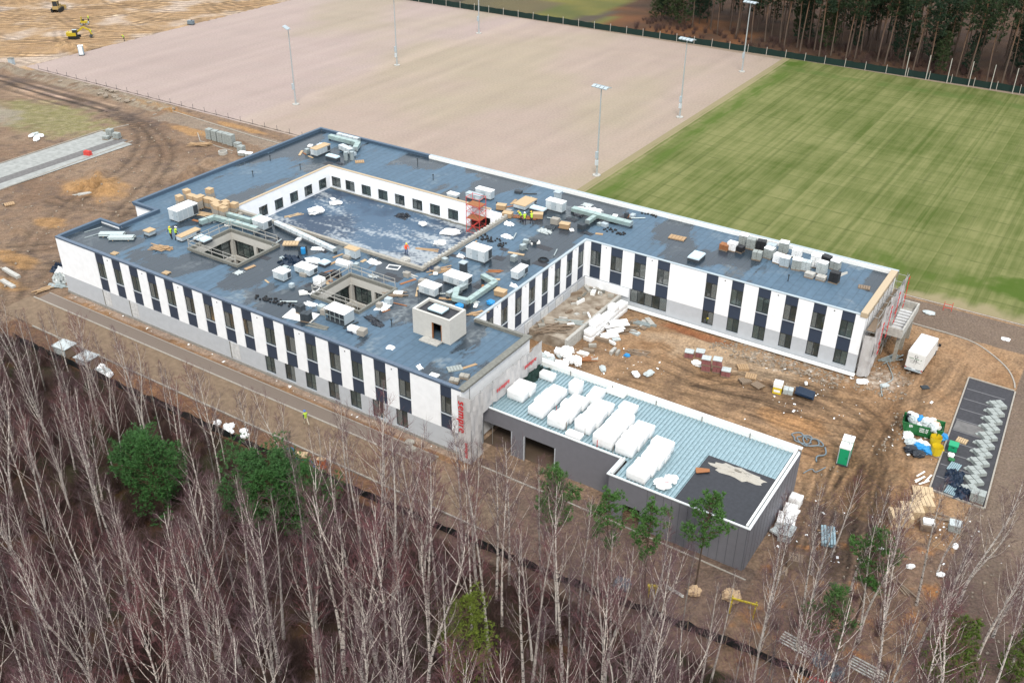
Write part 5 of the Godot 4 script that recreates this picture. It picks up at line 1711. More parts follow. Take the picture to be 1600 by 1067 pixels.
	planks("plank_pair", "pale orange plank beside the frame pallet at the street end", 62.4, 4.6, ROOF, 2.0, 2, "timber", 1.1, 0.06)
	for k in [[62.6, 1.4, "first"], [63.0, 2.6, "second"]]:
		pallet_load("block_pallet", "%s grey block pile against the bare parapet at the street end" % k[2], "pallet load", k[0], k[1], ROOF, 1.0, 0.7, 0.25, 2, "concrete", 0.3)
	pallet("white board by the street parapet near the corner", 60.2, 1.2, ROOF, 1.0, 0.6, 0.1, "insulation")
	# loose building materials strewn round the openings of the roof
	var free := func(x: float, b: float) -> bool:
		for h in [H1, H2, COURT, [52.5, 58.5, 5.5, 10.5]]:
			if in_rect(x, b, [h[0] - 0.8, h[1] + 0.8, h[2] - 0.8, h[3] + 0.8]):
				return false
		return in_plan(x - 1.2, b) and in_plan(x + 1.2, b) and in_plan(x, b - 1.2) and in_plan(x, b + 1.2)
	var zones := [[26, 38, 5, 19, "between the two light wells"], [36, 50, 3, 19, "round the second light well"], [45, 56.5, 12, 36, "on the middle wing roof"], [10, 26, 14, 19.5, "behind the first light well"], [40, 60, 39.5, 49, "near the far workers"], [2, 14, 40, 50, "in the far west roof corner"]]
	var counts := [26, 34, 40, 14, 34, 14]
	for zi in 6:
		var zn: Array = zones[zi]
		for k in counts[zi]:
			var x := rnd(zn[0], zn[1])
			var b := rnd(zn[2], zn[3])
			if not free.call(x, b):
				continue
			var kind: int = [0, 0, 1, 2, 2, 2, 3, 4, 4, 5, 5][R.randi() % 11]
			if kind == 0:
				var o := obj("offcut_board", UB, [M.timber, M.timber_red, M.plywood][R.randi() % 3])
				o.transform = Transform3D(Basis(Vector3.UP, rnd(0, 3)) * Basis.from_scale(Vector3(rnd(0.8, 2.4), 0.06, rnd(0.12, 0.5))), V(x, ROOF + 0.04, b))
				tag(o, "loose timber offcut lying %s" % zn[4], "offcut", "offcuts " + zn[4])
			elif kind == 1:
				var o := obj("foam_offcut", UB, M.insulation)
				o.transform = Transform3D(Basis(Vector3.UP, rnd(0, 3)) * Basis.from_scale(Vector3(rnd(0.5, 1.3), rnd(0.1, 0.3), rnd(0.4, 0.8))), V(x, ROOF + 0.14, b))
				tag(o, "white foam offcut lying %s" % zn[4], "offcut", "foam offcuts " + zn[4])
			elif kind == 2:
				var o := obj("material_box", UB, [M.unit_grey, M.carton_grey, M.unit_base, M.galvanised][R.randi() % 4])
				var hh := rnd(0.3, 0.8)
				o.transform = Transform3D(Basis(Vector3.UP, rnd(-0.2, 0.2)) * Basis.from_scale(Vector3(rnd(0.5, 1.1), hh, rnd(0.5, 0.9))), V(x, ROOF + hh * 0.5, b))
				tag(o, "small grey material box standing %s" % zn[4], "box", "boxes " + zn[4])
			elif kind == 3:
				var o := obj("scrap_sheet", crumple_mesh(rnd(0.8, 1.8), rnd(0.6, 1.2), 0.2, k + zi * 50, 8), [M.foil_grey, M.black_film, M.tarp_navy][R.randi() % 3])
				o.position = V(x, ROOF, b)
				tag(o, "crumpled film scrap lying %s" % zn[4], "film scrap", "film scraps " + zn[4])
			elif kind == 4:
				var q2 := MB.new()
				q2.rod(Vector3(-1, 0.08, 0), Vector3(1, 0.08, 0), rnd(0.05, 0.12), 7)
				var o := obj("loose_pipe", q2.mesh(), M.galvanised if k % 2 else M.unit_base)
				o.position = V(x, ROOF, b)
				o.rotation.y = rnd(0, 3)
				tag(o, "loose pipe length lying %s" % zn[4], "pipe", "pipes " + zn[4])
			else:
				var o := obj("membrane_patch", UB, M.membrane_black)
				o.transform = Transform3D(Basis(Vector3.UP, rnd(-0.15, 0.15)) * Basis.from_scale(Vector3(rnd(0.8, 2.2), 0.012, rnd(0.6, 1.4))), V(x, ROOF + 0.008, b))
				tag(o, "dark membrane patch laid on the roof %s" % zn[4], "membrane patch", "membrane patches " + zn[4])
	# inside the sunken court
	for k in [[17.0, 30.2, 1.1, 0.9, "large white bag heap at the west end of the sunken court"], [17.0, 34.4, 0.9, 0.4, "flat white sheets by the west wall of the sunken court"], [15.6, 35.4, 0.4, 0.3, "small white scrap in the far west corner of the sunken court"], [32.3, 35.6, 0.6, 0.5, "white sack on the sunken roof before the back wall"], [37.2, 35.6, 1.3, 0.5, "white slab heap beside the red tower"], [38.1, 31.9, 0.8, 0.5, "white foam blocks on the east side of the sunken court"]]:
		soft("white_sack", k[4], "sack", "foil_white", k[0], k[1], 4.6, k[2], k[3], k[2] * 0.6, rnd(0, 1), "", int(k[0]))
	var td := obj("black_tarpaulin", crumple_mesh(2.0, 1.4, 0.5, 15), M.black_film)
	td.position = V(28.0, 4.6, 36.4)
	tag(td, "small black film heap on the sunken roof before the back wall", "tarpaulin")
	planks("plank_pair", "two long pale planks on the sunken roof near its worker", 37.8, 29.6, 4.6, 3.6, 3, "timber", 0.35, 0.1)
	planks("plank_pair", "tan boards at the west end of the sunken court", 14.8, 28.0, 4.6, 2.6, 4, "plywood", 1.3, 0.2)
	soft("rubble_heap", "grey rubble heap beside the worker on the sunken roof", "rubble", "concrete_pale", 37.4, 25.2, 4.6, 0.6, 0.5, 0.5, 0, "", 31)
	for k in 12:
		soft("plaster_lump", "small white plaster lump along the east kerb of the sunken court", "plaster", "insulation", rnd(41.2, 43.8), rnd(22, 34), 4.6, rnd(0.2, 0.45), 0.25, rnd(0.2, 0.4), rnd(0, 3), "plaster lumps in the court", 40 + k)
	# red tower scaffold
	var rt := thing("scaffold_tower", "red steel stair tower standing in the corner of the sunken court", "scaffold tower", V(39.9, 4.6, 38.0))
	q = MB.new()
	for x in [-1.1, 1.1]:
		for z in [-0.8, 0.8]:
			q.rod(Vector3(x, 0, z), Vector3(x, 5.4, z), 0.045, 6)
	for y in [0.2, 1.2, 2.2, 3.2, 4.2, 5.3]:
		for z in [-0.8, 0.8]:
			q.rod(Vector3(-1.1, y, z), Vector3(1.1, y, z), 0.035, 5)
		for x in [-1.1, 1.1]:
			q.rod(Vector3(x, y, -0.8), Vector3(x, y, 0.8), 0.035, 5)
	for y in [0.2, 2.2]:
		for z in [-0.8, 0.8]:
			q.rod(Vector3(-1.1, y, z), Vector3(1.1, y + 2.0, z), 0.03, 5)
			q.rod(Vector3(1.1, y, z), Vector3(-1.1, y + 2.0, z), 0.03, 5)
	obj("frame", q.mesh(), M.red_steel, rt)
	for y in [2.2, 4.2]:
		lb(rt, "platform", M.timber_red, 0, y, 0, 2.1, 0.06, 1.5)
	for k in 8:
		lb(rt, "tread", M.red_steel, -0.9 + k * 0.24, 0.25 + k * 0.25, 0.4, 0.24, 0.04, 0.6)

func carton_pile(label: String, group: String, k: Array) -> void:
	var o := thing("carton_stack", label, "carton stack", V(k[0], ROOF, k[1]), rnd(-0.2, 0.2), group)
	pallet_parts(o, 1.05, 0.85, 0.0, "timber")
	var n := 2 if k[2] < 1.4 else 3
	for i in n:
		lb(o, "carton", M.carton_grey if i < n - 1 else M.cardboard, rnd(-0.02, 0.02), 0.15 + i * k[2] / n, 0, 0.95, k[2] / n - 0.02, 0.8)
	lb(o, "lid", M.plywood, 0, 0.15 + k[2], 0, 1.0, 0.04, 0.85)

# ---------- masts, fences ----------
func make_masts() -> void:
	var names := ["floodlight mast at the near end of the line between the sand pitches", "floodlight mast in the middle of the line between the sand pitches", "floodlight mast at the far end of the line between the sand pitches, by the fence",
		"floodlight mast nearest the school roof, beside the grass pitch", "floodlight mast in the middle of the line along the grass pitch", "floodlight mast at the far corner of the grass pitch, before the pine wood"]
	var at := [[-31.9, 76.8], [-33.2, 111.4], [-34.7, 146.8], [38.0, 77.0], [36.6, 114.0], [34.6, 152.2]]
	for k in 6:
		var o := thing("floodlight_mast", names[k], "floodlight mast", V(at[k][0], 0, at[k][1]), -0.5 if k < 3 else -0.15, "floodlight masts")
		var q := MB.new()
		q.tube(PackedVector3Array([Vector3(0, -0.3, 0), Vector3(0, 15.3, 0)]), PackedFloat32Array([0.19, 0.09]), 10)
		obj("pole", q.mesh(), M.mast_steel, o)
		q = MB.new()
		q.cyl(Vector3(0, 0, 0), 0.75, 0.7, 0.14, 14)
		obj("foot", q.mesh(), M.concrete_pale, o)
		lb(o, "ballast_box", M.unit_grey, 0.0, 3.1, 0.25, 0.42, 1.2, 0.35)
		if k in [1, 3, 4]:
			lb(o, "switch_box", M.unit_white, 0.05, 1.9, 0.25, 0.5, 0.9, 0.35)
		var arm := obj("crossarm", UB, M.mast_steel, o)
		arm.transform = Transform3D(Basis.from_scale(Vector3(3.0, 0.1, 0.1)), Vector3(0, 15.3, 0))
		for e in 4:
			var x := -1.2 + e * 0.8
			for z in ([0.35] if k < 3 else [-0.45, 0.45]):
				var l := obj("floodlight", UB, M.unit_grey, o)
				var tilt := 0.35 * signf(z)
				l.transform = Transform3D(Basis(Vector3.RIGHT, tilt) * Basis.from_scale(Vector3(0.62, 0.16, 0.7)), Vector3(x, 15.42, z))
				var g := obj("lens", UB, M.lamp_glass, l)
				g.transform = Transform3D(Basis.from_scale(Vector3(0.88, 0.15, 0.88)), Vector3(0, -0.5, 0))

func fence(called: String, label: String, pts: Array, gap: float, h: float, ph: float, m: String, pm: String, sag: float, sd: int) -> void:
	var p0: Vector2 = pts[0]
	var o := thing(called, label, "fence", V(p0.x, 0, p0.y))
	var n := FastNoiseLite.new()
	n.seed = sd
	n.frequency = 0.3
	var q := MB.new()
	var post := MB.new()
	post.rod(Vector3(0, -0.3, 0), Vector3(0, ph, 0), 0.07 if ph > 1.8 else 0.04, 6)
	post.tri(Vector3(-0.07, ph, 0), Vector3(0, ph, 0.07), Vector3(0.07, ph, -0.03))
	var pmesh := post.mesh()
	for i in pts.size() - 1:
		var a: Vector2 = pts[i]
		var b: Vector2 = pts[i + 1]
		var cnt := int(a.distance_to(b) / gap)
		for k in cnt:
			var c := a.lerp(b, float(k) / cnt) - p0
			var e := obj("post", pmesh, M[pm], o)
			e.position = Vector3(c.x, 0, -c.y)
			e.rotation = Vector3(n.get_noise_2d(c.x, 9) * 0.05, 0, n.get_noise_2d(c.x, 4) * (0.05 + sag * 0.5))
			for j in 4:
				var u := a.lerp(b, (k + j / 4.0) / cnt) - p0
				var w := a.lerp(b, (k + (j + 1) / 4.0) / cnt) - p0
				var hu := h - sag * absf(n.get_noise_2d(u.x, u.y)) * 2.0 - (0.08 if j == 2 else 0.0)
				var hw := h - sag * absf(n.get_noise_2d(w.x, w.y)) * 2.0 - (0.08 if j == 1 else 0.0)
				var du := n.get_noise_2d(u.x * 2.0, 20) * 0.2
				var dw := n.get_noise_2d(w.x * 2.0, 20) * 0.2
				q.quad(Vector3(u.x, 0, -u.y - 0.25 + du), Vector3(u.x, hu, -u.y - 0.1), Vector3(w.x, hw, -w.y - 0.1), Vector3(w.x, 0, -w.y - 0.25 + dw))
				q.quad(Vector3(u.x, 0, -u.y - 0.265 + du), Vector3(u.x, hu, -u.y - 0.115), Vector3(w.x, hw, -w.y - 0.115), Vector3(w.x, 0, -w.y - 0.265 + dw))
	obj("netting", q.mesh(), M[m], o)

func make_fences() -> void:
	fence("net_fence", "long dark green net fence with pale posts beyond the sand and grass pitches", [Vector2(-108, 166.2), Vector2(-36, 167.6), Vector2(34, 169.2), Vector2(100, 170.9)], 4.55, 1.55, 1.95, "net_green", "pale_post", 0.08, 3)
	for k in 7:
		var q := MB.new()
		q.rod(Vector3(0, -0.3, 0), Vector3(0, 5.4, 0), 0.09, 8)
		q.cyl(Vector3(0, 5.38, 0), 0.1, 0.09, 0.05, 8)
		var o := obj("ball_net_post", q.mesh(), M.pale_post)
		o.position = V(66.6 + k * 4.53, 0, 169.9)
		tag(o, "tall pale ball-net post before the pine wood, number %s counted from the short posts" % ["one", "two", "three", "four", "five", "six", "seven"][k], "post", "ball-net posts")
	fence("net_fence", "sagging black net fence between the dirt road and the birch wood", [Vector2(6, -11.8), Vector2(46, -11.4), Vector2(62, -10.9), Vector2(81, -10.3), Vector2(97, -8.9), Vector2(104, -8.4)], 3.0, 1.25, 1.5, "net_black", "timber_old", 0.35, 5)
	fence("wire_fence", "thin low wire fence with dark pegs along the near edge of the sand pitch", [Vector2(-97, 62.9), Vector2(-30, 62.9), Vector2(38, 62.9)], 3.2, 0.12, 1.0, "net_black", "unit_base", 0.02, 8)

# ---------- vehicles and machines ----------
func wheel(p: Node, x: float, z: float, r: float, w: float) -> void:
	var q := MB.new()
	var t := [Vector2(0.55, w * 0.5), Vector2(0.9, w * 0.5), Vector2(1.0, w * 0.3), Vector2(1.0, -w * 0.3), Vector2(0.9, -w * 0.5), Vector2(0.55, -w * 0.5)]
	for i in 18:
		var a := TAU * i / 18.0
		var b := TAU * (i + 1) / 18.0
		for j in 5:
			q.quad(Vector3(t[j].y, cos(a) * r * t[j].x, sin(a) * r * t[j].x), Vector3(t[j].y, cos(b) * r * t[j].x, sin(b) * r * t[j].x), Vector3(t[j + 1].y, cos(b) * r * t[j + 1].x, sin(b) * r * t[j + 1].x), Vector3(t[j + 1].y, cos(a) * r * t[j + 1].x, sin(a) * r * t[j + 1].x), Vector3.ZERO)
	var o := obj("wheel", q.mesh(), M.tyre, p)
	o.position = Vector3(x, r, z)
	q = MB.new()
	q.tube(PackedVector3Array([Vector3(-w * 0.4, 0, 0), Vector3(w * 0.4, 0, 0)]), PackedFloat32Array([r * 0.55, r * 0.55]), 12)
	for e in [-1.0, 1.0]:
		for i in 12:
			q.tri(Vector3(e * w * 0.4, 0, 0), Vector3(e * w * 0.4, cos(TAU * i / 12.0) * r * 0.55, sin(TAU * i / 12.0) * r * 0.55), Vector3(e * w * 0.4, cos(TAU * (i + 1) / 12.0) * r * 0.55, sin(TAU * (i + 1) / 12.0) * r * 0.55))
	obj("rim", q.mesh(), M.unit_grey, o)

func make_van() -> void:
	# rear towards the viewer (+z), nose away
	var o := thing("box_van", "white box van parked with its printed rear doors towards the site, near the scaffold end", "van", V(99.6, 0.04, 45.4), -0.06)
	var q := MB.new()
	for k in [[-1.02, 1.02, 0.62, 2.75, -1.9, 3.1]]:
		q.box(Vector3(k[0], k[2], k[4]), Vector3(k[1], k[3], k[5]))
	obj("cargo_box", q.mesh(), M.van_white, o)
	lb(o, "roof", M.van_roof, 0, 2.75, 0.6, 2.0, 0.04, 4.96)
	q = MB.new()
	var pr := [Vector2(-3.4, 0.45), Vector2(-3.45, 1.1), Vector2(-2.9, 1.35), Vector2(-2.35, 2.15), Vector2(-1.92, 2.3), Vector2(-1.92, 0.45)]
	for k in 6:
		var a: Vector2 = pr[k]
		var b: Vector2 = pr[(k + 1) % 6]
		q.quad(Vector3(-0.95, a.y, a.x), Vector3(0.95, a.y, a.x), Vector3(0.95, b.y, b.x), Vector3(-0.95, b.y, b.x), Vector3(0, 1.2, -2.5))
	for e in [-0.95, 0.95]:
		for k in range(1, 5):
			q.tri(Vector3(e, pr[0].y, pr[0].x), Vector3(e, pr[k].y, pr[k].x), Vector3(e, pr[k + 1].y, pr[k + 1].x))
	obj("cab", q.mesh(), M.van_white, o)
	var ws := obj("windscreen", UB, M.frame_dark, o)
	ws.transform = Transform3D(Basis(Vector3.RIGHT, -0.6) * Basis.from_scale(Vector3(1.7, 0.9, 0.03)), Vector3(0, 1.76, -2.65))
	for e in [-1.0, 1.0]:
		lb(o, "side_window", M.frame_dark, e * 0.955, 1.4, -2.25, 0.02, 0.55, 0.55)
		lb(o, "mirror", M.black, e * 1.2, 1.45, -2.5, 0.3, 0.35, 0.12)
		var d := lb(o, "rear_door", M.van_white, e * 0.5, 0.75, 3.12, 0.96, 1.9, 0.04)
		lb(d, "handle", M.black, -e * 0.4, -0.1, 0.7, 0.06, 0.2, 0.8)
		lb(o, "rear_light", M.lamp_red, e * 0.93, 0.5, 3.12, 0.14, 0.2, 0.05)
		wheel(o, e * 0.85, 1.9, 0.36, 0.24)
		wheel(o, e * 0.85, -2.6, 0.36, 0.24)
	lb(o, "chassis", M.black, 0, 0.4, 0.3, 1.7, 0.2, 5.4)
	lb(o, "bumper", M.unit_grey, 0, 0.4, 3.2, 2.0, 0.16, 0.14)
	lb(o, "number_plate", M.unit_lid, 0, 0.58, 3.13, 0.5, 0.12, 0.03)
	# rear print: a round dark emblem, a green name line and small lines below it
	q = MB.new()
	for k in 16:
		var a := TAU * k / 16.0
		var b := TAU * (k + 1) / 16.0
		if k in [3, 4]:
			continue
		q.quad(Vector3(cos(a) * 0.13, sin(a) * 0.13, 0), Vector3(cos(b) * 0.13, sin(b) * 0.13, 0), Vector3(cos(b) * 0.2, sin(b) * 0.2, 0), Vector3(cos(a) * 0.2, sin(a) * 0.2, 0))
	var em := obj("emblem", q.mesh(), M.print_dark, o)
	em.position = Vector3(0.02, 2.28, 3.146)
	for k in [[0, 1.92, 1.5, 0.12, "green_skip"], [-0.15, 1.7, 1.1, 0.06, "print_dark"], [0.1, 1.52, 1.3, 0.06, "print_dark"], [-0.2, 1.36, 0.8, 0.05, "print_dark"]]:
		var n := int(k[2] / 0.13)
		for j in n:
			if j % 5 == 4:
				continue
			lb(o, "printed_letter", M[k[4]], k[0] - k[2] * 0.5 + (j + 0.5) * 0.13, k[1], 3.144, 0.085, k[3], 0.006)

func make_machines() -> void:
	var e := thing("excavator", "yellow excavator with dark cab digging at the sand heap beyond the pitch corner", "excavator", V(-114.0, 0.1, 84.8), 0.75)
	e.scale = Vector3.ONE * 0.78
	for s in [-1.0, 1.0]:
		lb(e, "track", M.tyre, 0, 0, s * 1.05, 3.4, 0.75, 0.5)
	lb(e, "undercarriage", M.black, 0, 0.35, 0, 2.0, 0.4, 1.8)
	lb(e, "house", M.yellow_machine, -0.5, 0.85, 0.1, 2.6, 1.0, 2.4)
	lb(e, "counterweight", M.yellow_machine, -1.9, 0.85, 0, 0.5, 1.1, 2.3)
	lb(e, "cab", M.frame_dark, 0.45, 0.9, 0.7, 1.3, 1.8, 1.0)
	lb(e, "cab_roof", M.unit_grey, 0.45, 2.7, 0.7, 1.35, 0.08, 1.05)
	var q := MB.new()
	q.beam(Vector3(0.6, 1.5, -0.2), Vector3(3.0, 3.3, -0.2), 0.4, 0.5)
	q.beam(Vector3(3.0, 3.3, -0.2), Vector3(4.6, 2.4, -0.2), 0.4, 0.45)
	obj("boom", q.mesh(), M.yellow_machine, e)
	q = MB.new()
	q.beam(Vector3(4.5, 2.6, -0.2), Vector3(5.4, 0.8, -0.2), 0.3, 0.35)
	obj("stick", q.mesh(), M.yellow_machine, e)
	q = MB.new()
	q.beam(Vector3(5.4, 0.9, -0.2), Vector3(4.9, 0.2, -0.2), 1.0, 0.6)
	q.beam(Vector3(5.0, 0.2, -0.2), Vector3(4.5, 0.5, -0.2), 1.0, 0.3)
	obj("bucket", q.mesh(), M.unit_base, e)
	var d := thing("bulldozer", "tan bulldozer on the cut sand at the top of the picture", "bulldozer", V(-142.7, 0.1, 100.5), 2.2)
	for s in [-1.0, 1.0]:
		lb(d, "track", M.tyre, 0, 0, s * 1.0, 3.2, 0.9, 0.5)
	lb(d, "hood", M.tan_machine, 0.9, 0.8, 0, 1.6, 0.9, 1.2)
	lb(d, "body", M.tan_machine, -0.5, 0.7, 0, 2.0, 0.8, 1.6)
	lb(d, "cab", M.frame_dark, -0.5, 1.5, 0, 1.3, 1.3, 1.3)
	lb(d, "cab_roof", M.tan_machine, -0.5, 2.8, 0, 1.5, 0.1, 1.5)
	for s in [-0.6, 0.6]:
		for t in [-1.1, 0.1]:
			lb(d, "cab_post", M.tan_machine, t, 1.5, s * 1.08, 0.1, 1.3, 0.1)
	lb(d, "blade", M.tan_machine, 2.4, 0.1, 0, 0.15, 1.1, 3.2)
	lb(d, "push_arm", M.tan_machine, 1.4, 0.4, 0.85, 2.0, 0.2, 0.12)
	lb(d, "push_arm", M.tan_machine, 1.4, 0.4, -0.85, 2.0, 0.2, 0.12)
	var r := thing("road_roller", "small yellow roller working on the cut sand", "roller", V(-123.8, 0.05, 95.0), 0.7)
	for x in [-0.7, 0.7]:
		var c := MB.new()
		c.tube(PackedVector3Array([Vector3(x, 0.4, -0.5), Vector3(x, 0.4, 0.5)]), PackedFloat32Array([0.4, 0.4]), 14)
		obj("drum", c.mesh(), M.unit_grey, r)
	lb(r, "body", M.yellow_machine, 0, 0.5, 0, 1.7, 0.5, 0.9)
	lb(r, "seat", M.black, -0.2, 1.0, 0, 0.4, 0.4, 0.5)
	lb(r, "roll_bar", M.yellow_machine, -0.6, 1.0, 0, 0.08, 1.0, 0.9)

func toilet(label: String, x: float, b: float, turn: float, body: String, door: String) -> void:
	var o := thing("portable_toilet", label, "portable toilet", V(x, 0.02, b), turn)
	lb(o, "base", M.unit_base, 0, 0, 0, 1.15, 0.16, 1.15)
	lb(o, "cabin", M[body], 0, 0.16, 0, 1.06, 1.95, 1.06)
	var d := lb(o, "door", M[door], 0, 0.24, 0.545, 0.8, 1.75, 0.04)
	lb(d, "handle", M.black, 0.36, -0.08, 0.7, 0.06, 0.1, 1.0)
	for s in [-1.0, 1.0]:
		lb(o, "corner_post", M.unit_grey, s * 0.52, 0.16, 0.52, 0.08, 1.95, 0.08)
		for k in 3:
			lb(o, "side_rib", M[body], s * 0.54, 0.3, -0.3 + k * 0.3, 0.03, 1.6, 0.06)
	lb(o, "roof", M.unit_lid, 0, 2.11, 0, 1.14, 0.14, 1.14)
	lb(o, "vent_pipe", M.black, 0.2, 2.25, -0.3, 0.1, 0.12, 0.1)
	lb(o, "roof_rib", M.unit_lid, -0.1, 2.25, 0, 0.7, 0.04, 0.8)

func hose(called: String, label: String, m: String, pts: Array, r: float) -> void:
	var c := Curve3D.new()
	for i in pts.size():
		var t: Vector3 = (pts[mini(i + 1, pts.size() - 1)] - pts[maxi(i - 1, 0)]) / 5.0
		c.add_point(pts[i] - pts[0], -t, t)
	c.bake_interval = 0.2
	var p := c.get_baked_points()
	var rr := PackedFloat32Array()
	rr.resize(p.size())
	rr.fill(r)
	var q := MB.new()
	q.tube(p, rr, 6)
	var o := obj(called, q.mesh(), M[m])
	o.position = pts[0]
	tag(o, label, "hose")

func make_yard() -> void:
	R.seed = 202
	make_van()
	make_machines()
	toilet("green portable toilet, front one of the pair in the yard", 97.7, 20.7, 0.1, "green_plastic", "green_plastic")
	toilet("green portable toilet, rear one of the pair in the yard", 97.55, 22.1, 0.1, "green_plastic", "green_plastic")
	toilet("pale blue portable toilet at the corner of the sand pitch", -99.3, 75.9, 0.8, "toilet_blue", "unit_lid")
	# skip with rubbish
	var s := thing("skip_container", "green skip overflowing with rubbish bags beside the parking bed", "skip", V(103.2, 0.02, 30.6), 0.12)
	var q := MB.new()
	var c := [Vector3(-1.7, 0.15, -0.85), Vector3(1.7, 0.15, -0.85), Vector3(1.7, 0.15, 0.85), Vector3(-1.7, 0.15, 0.85)]
	var t := [Vector3(-2.1, 1.45, -0.95), Vector3(2.1, 1.45, -0.95), Vector3(2.1, 1.45, 0.95), Vector3(-2.1, 1.45, 0.95)]
	for k in 4:
		var k2 := (k + 1) % 4
		q.quad(c[k], c[k2], t[k2], t[k], Vector3(0, 0.8, 0))
		q.quad(c[k] * Vector3(0.97, 1, 0.95), c[k2] * Vector3(0.97, 1, 0.95), t[k2] * Vector3(0.97, 1, 0.95), t[k] * Vector3(0.97, 1, 0.95))
	q.quad(c[0], c[1], c[2], c[3])
	obj("shell", q.mesh(), M.green_skip, s)
	for k in 6:
		var rb := obj("rib", UB, M.green_skip, s)
		rb.transform = Transform3D(Basis(Vector3.RIGHT, 0.077) * Basis.from_scale(Vector3(0.08, 1.3, 0.07)), Vector3(-1.55 + k * 0.62, 0.8, 0.93))
	lb(s, "rim", M.green_skip, 0, 1.42, 0.97, 4.2, 0.08, 0.09)
	lb(s, "rim", M.green_skip, 0, 1.42, -0.97, 4.2, 0.08, 0.09)
	lb(s, "skid", M.black, -0.6, 0, 0, 0.15, 0.16, 1.6)
	lb(s, "skid", M.black, 0.6, 0, 0, 0.15, 0.16, 1.6)
	for k in [[-1.1, 1.0, 0.5, 0.36], [0.2, 1.1, 1.1, 0.12], [0.2, 0.9, 1.1, 0.12], [0.2, 0.7, 0.9, 0.12], [1.35, 1.05, 0.5, 0.15]]:
		var n := int(k[2] / 0.14)
		for j in n:
			lb(s, "white_letter", M.unit_lid, k[0] - k[2] * 0.5 + (j + 0.5) * 0.14, k[1], 0.93, 0.09, k[3], 0.02)
	for k in 22:
		soft("rubbish_bag", "rubbish bag heaped in the green skip", "rubbish bag", ["foil_white", "foil_white", "foil_grey", "black_film", "insulation", "foil_blue", "cardboard"][k % 7 if k % 7 != 5 or k < 8 else 0], 103.2 + rnd(-1.7, 1.7), 30.6 + rnd(-0.7, 0.7), 0.75 + rnd(0, 0.5), rnd(0.3, 0.6), rnd(0.5, 0.8), rnd(0.25, 0.45), rnd(0, 3), "bags in the skip", 50 + k)
	for k in [[104.9, 29.3, 0.8], [105.4, 27.6, 0.3]]:
		var o := thing("chute_section", "yellow rubbish chute section lying beside the skip, %s the kerb spur" % ("behind" if k[1] > 28 else "at"), "chute", V(k[0], 0.05, k[1]), k[2])
		q = MB.new()
		for i in 12:
			var a := TAU * i / 12.0
			var b := TAU * (i + 1) / 12.0
			q.quad(Vector3(cos(a) * 0.5, 0, sin(a) * 0.5), Vector3(cos(b) * 0.5, 0, sin(b) * 0.5), Vector3(cos(b) * 0.62, 1.0, sin(b) * 0.62), Vector3(cos(a) * 0.62, 1.0, sin(a) * 0.62), Vector3(0, 0.5, 0))
			q.quad(Vector3(cos(a) * 0.47, 0.02, sin(a) * 0.47), Vector3(cos(b) * 0.47, 0.02, sin(b) * 0.47), Vector3(cos(b) * 0.58, 1.0, sin(b) * 0.58), Vector3(cos(a) * 0.58, 1.0, sin(a) * 0.58))
		obj("tub", q.mesh(), M.yellow_plastic, o)
		lb(o, "handle", M.yellow_plastic, 0.62, 0.6, 0, 0.1, 0.1, 0.4)
	for k in [[102.8, 28.0, "foil_grey", "grey rubbish bag, nearest the skip corner"], [103.6, 27.8, "foil_blue", "blue rubbish bag on the ground beside the skip"], [103.9, 28.3, "foil_white", "white rubbish bag between blue bag and yellow chute"], [103.0, 26.7, "black_film", "black rubbish bag, left of the two black ones by the skip"], [103.9, 26.3, "black_film", "black rubbish bag at the end of the kerb spur"], [104.5, 27.5, "foil_blue", "small blue sheet by the yellow chute section"], [105.3, 30.8, "foil_blue", "blue bag at the east end of the skip"], [102.2, 29.0, "foil_white", "white bag in front of the skip"]]:
		soft("rubbish_bag", k[3], "rubbish bag", k[2], k[0], k[1], 0.0, 0.65, 0.5, 0.5, rnd(0, 3), "", int(k[0] * 9))
	# hoses
	var pts := []
	for k in 26:
		pts.append(V(92.4 + cos(k * 0.9) * 0.9 + k * 0.09 + rnd(-0.2, 0.2), 0.15 + (k % 3) * 0.06, 22.2 + sin(k * 0.9) * 0.75 + rnd(-0.2, 0.2)))
	hose("corrugated_hose", "tangled coil of grey corrugated hose beside the garage end", "hose_grey", pts, 0.075)
	hose("corrugated_hose", "grey hose trailing from the coil towards the toilets", "hose_grey", [V(95.4, 0.1, 22.2), V(95.8, 0.12, 21.0), V(95.2, 0.12, 20.2), V(95.4, 0.1, 19.3)], 0.09)
	hose("corrugated_hose", "thin wavy hose in the mud near the garage corner", "hose_grey", [V(94.9, 0.1, 16.7), V(95.4, 0.12, 17.8), V(95.9, 0.1, 17.6), V(96.5, 0.12, 18.9)], 0.06)
	hose("corrugated_hose", "pale grey hose snaking from the scaffold end into the yard", "galvanised", [V(96.0, 0.12, 43.4), V(97.0, 0.12, 41.6), V(97.8, 0.1, 39.6), V(97.2, 0.1, 37.4), V(97.8, 0.12, 35.3)], 0.07)
	# parking bed: stepped stacks of grey paving slabs along its outer kerb
	for k in 11:
		var bb := 23.2 + k * 1.74
		var o := thing("paving_stack", "stepped stack of grey paving slabs along the parking bed, %s from the near end" % ["first", "second", "third", "fourth", "fifth", "sixth", "seventh", "eighth", "ninth", "tenth", "eleventh"][k], "paving stack", V(109.7 - k * 0.055, 0.03, bb), 0.75, "paving stacks on the parking bed")
		for l in 3:
			for i in 2:
				for j in 2:
					lb(o, "slab", M.block_grey, (i - 0.5) * 0.72 + rnd(-0.02, 0.02), l * 0.13, (j - 0.5) * 0.72 + rnd(-0.02, 0.02), 0.7 - l * 0.03, 0.12, 0.7 - l * 0.03)
		for i in 2:
			lb(o, "loose_slab", M.block_grey, -0.7 + i * 0.42, 0.0, -0.75 - (i % 2) * 0.15, 0.4, 0.1, 0.36, rnd(0, 0.6))
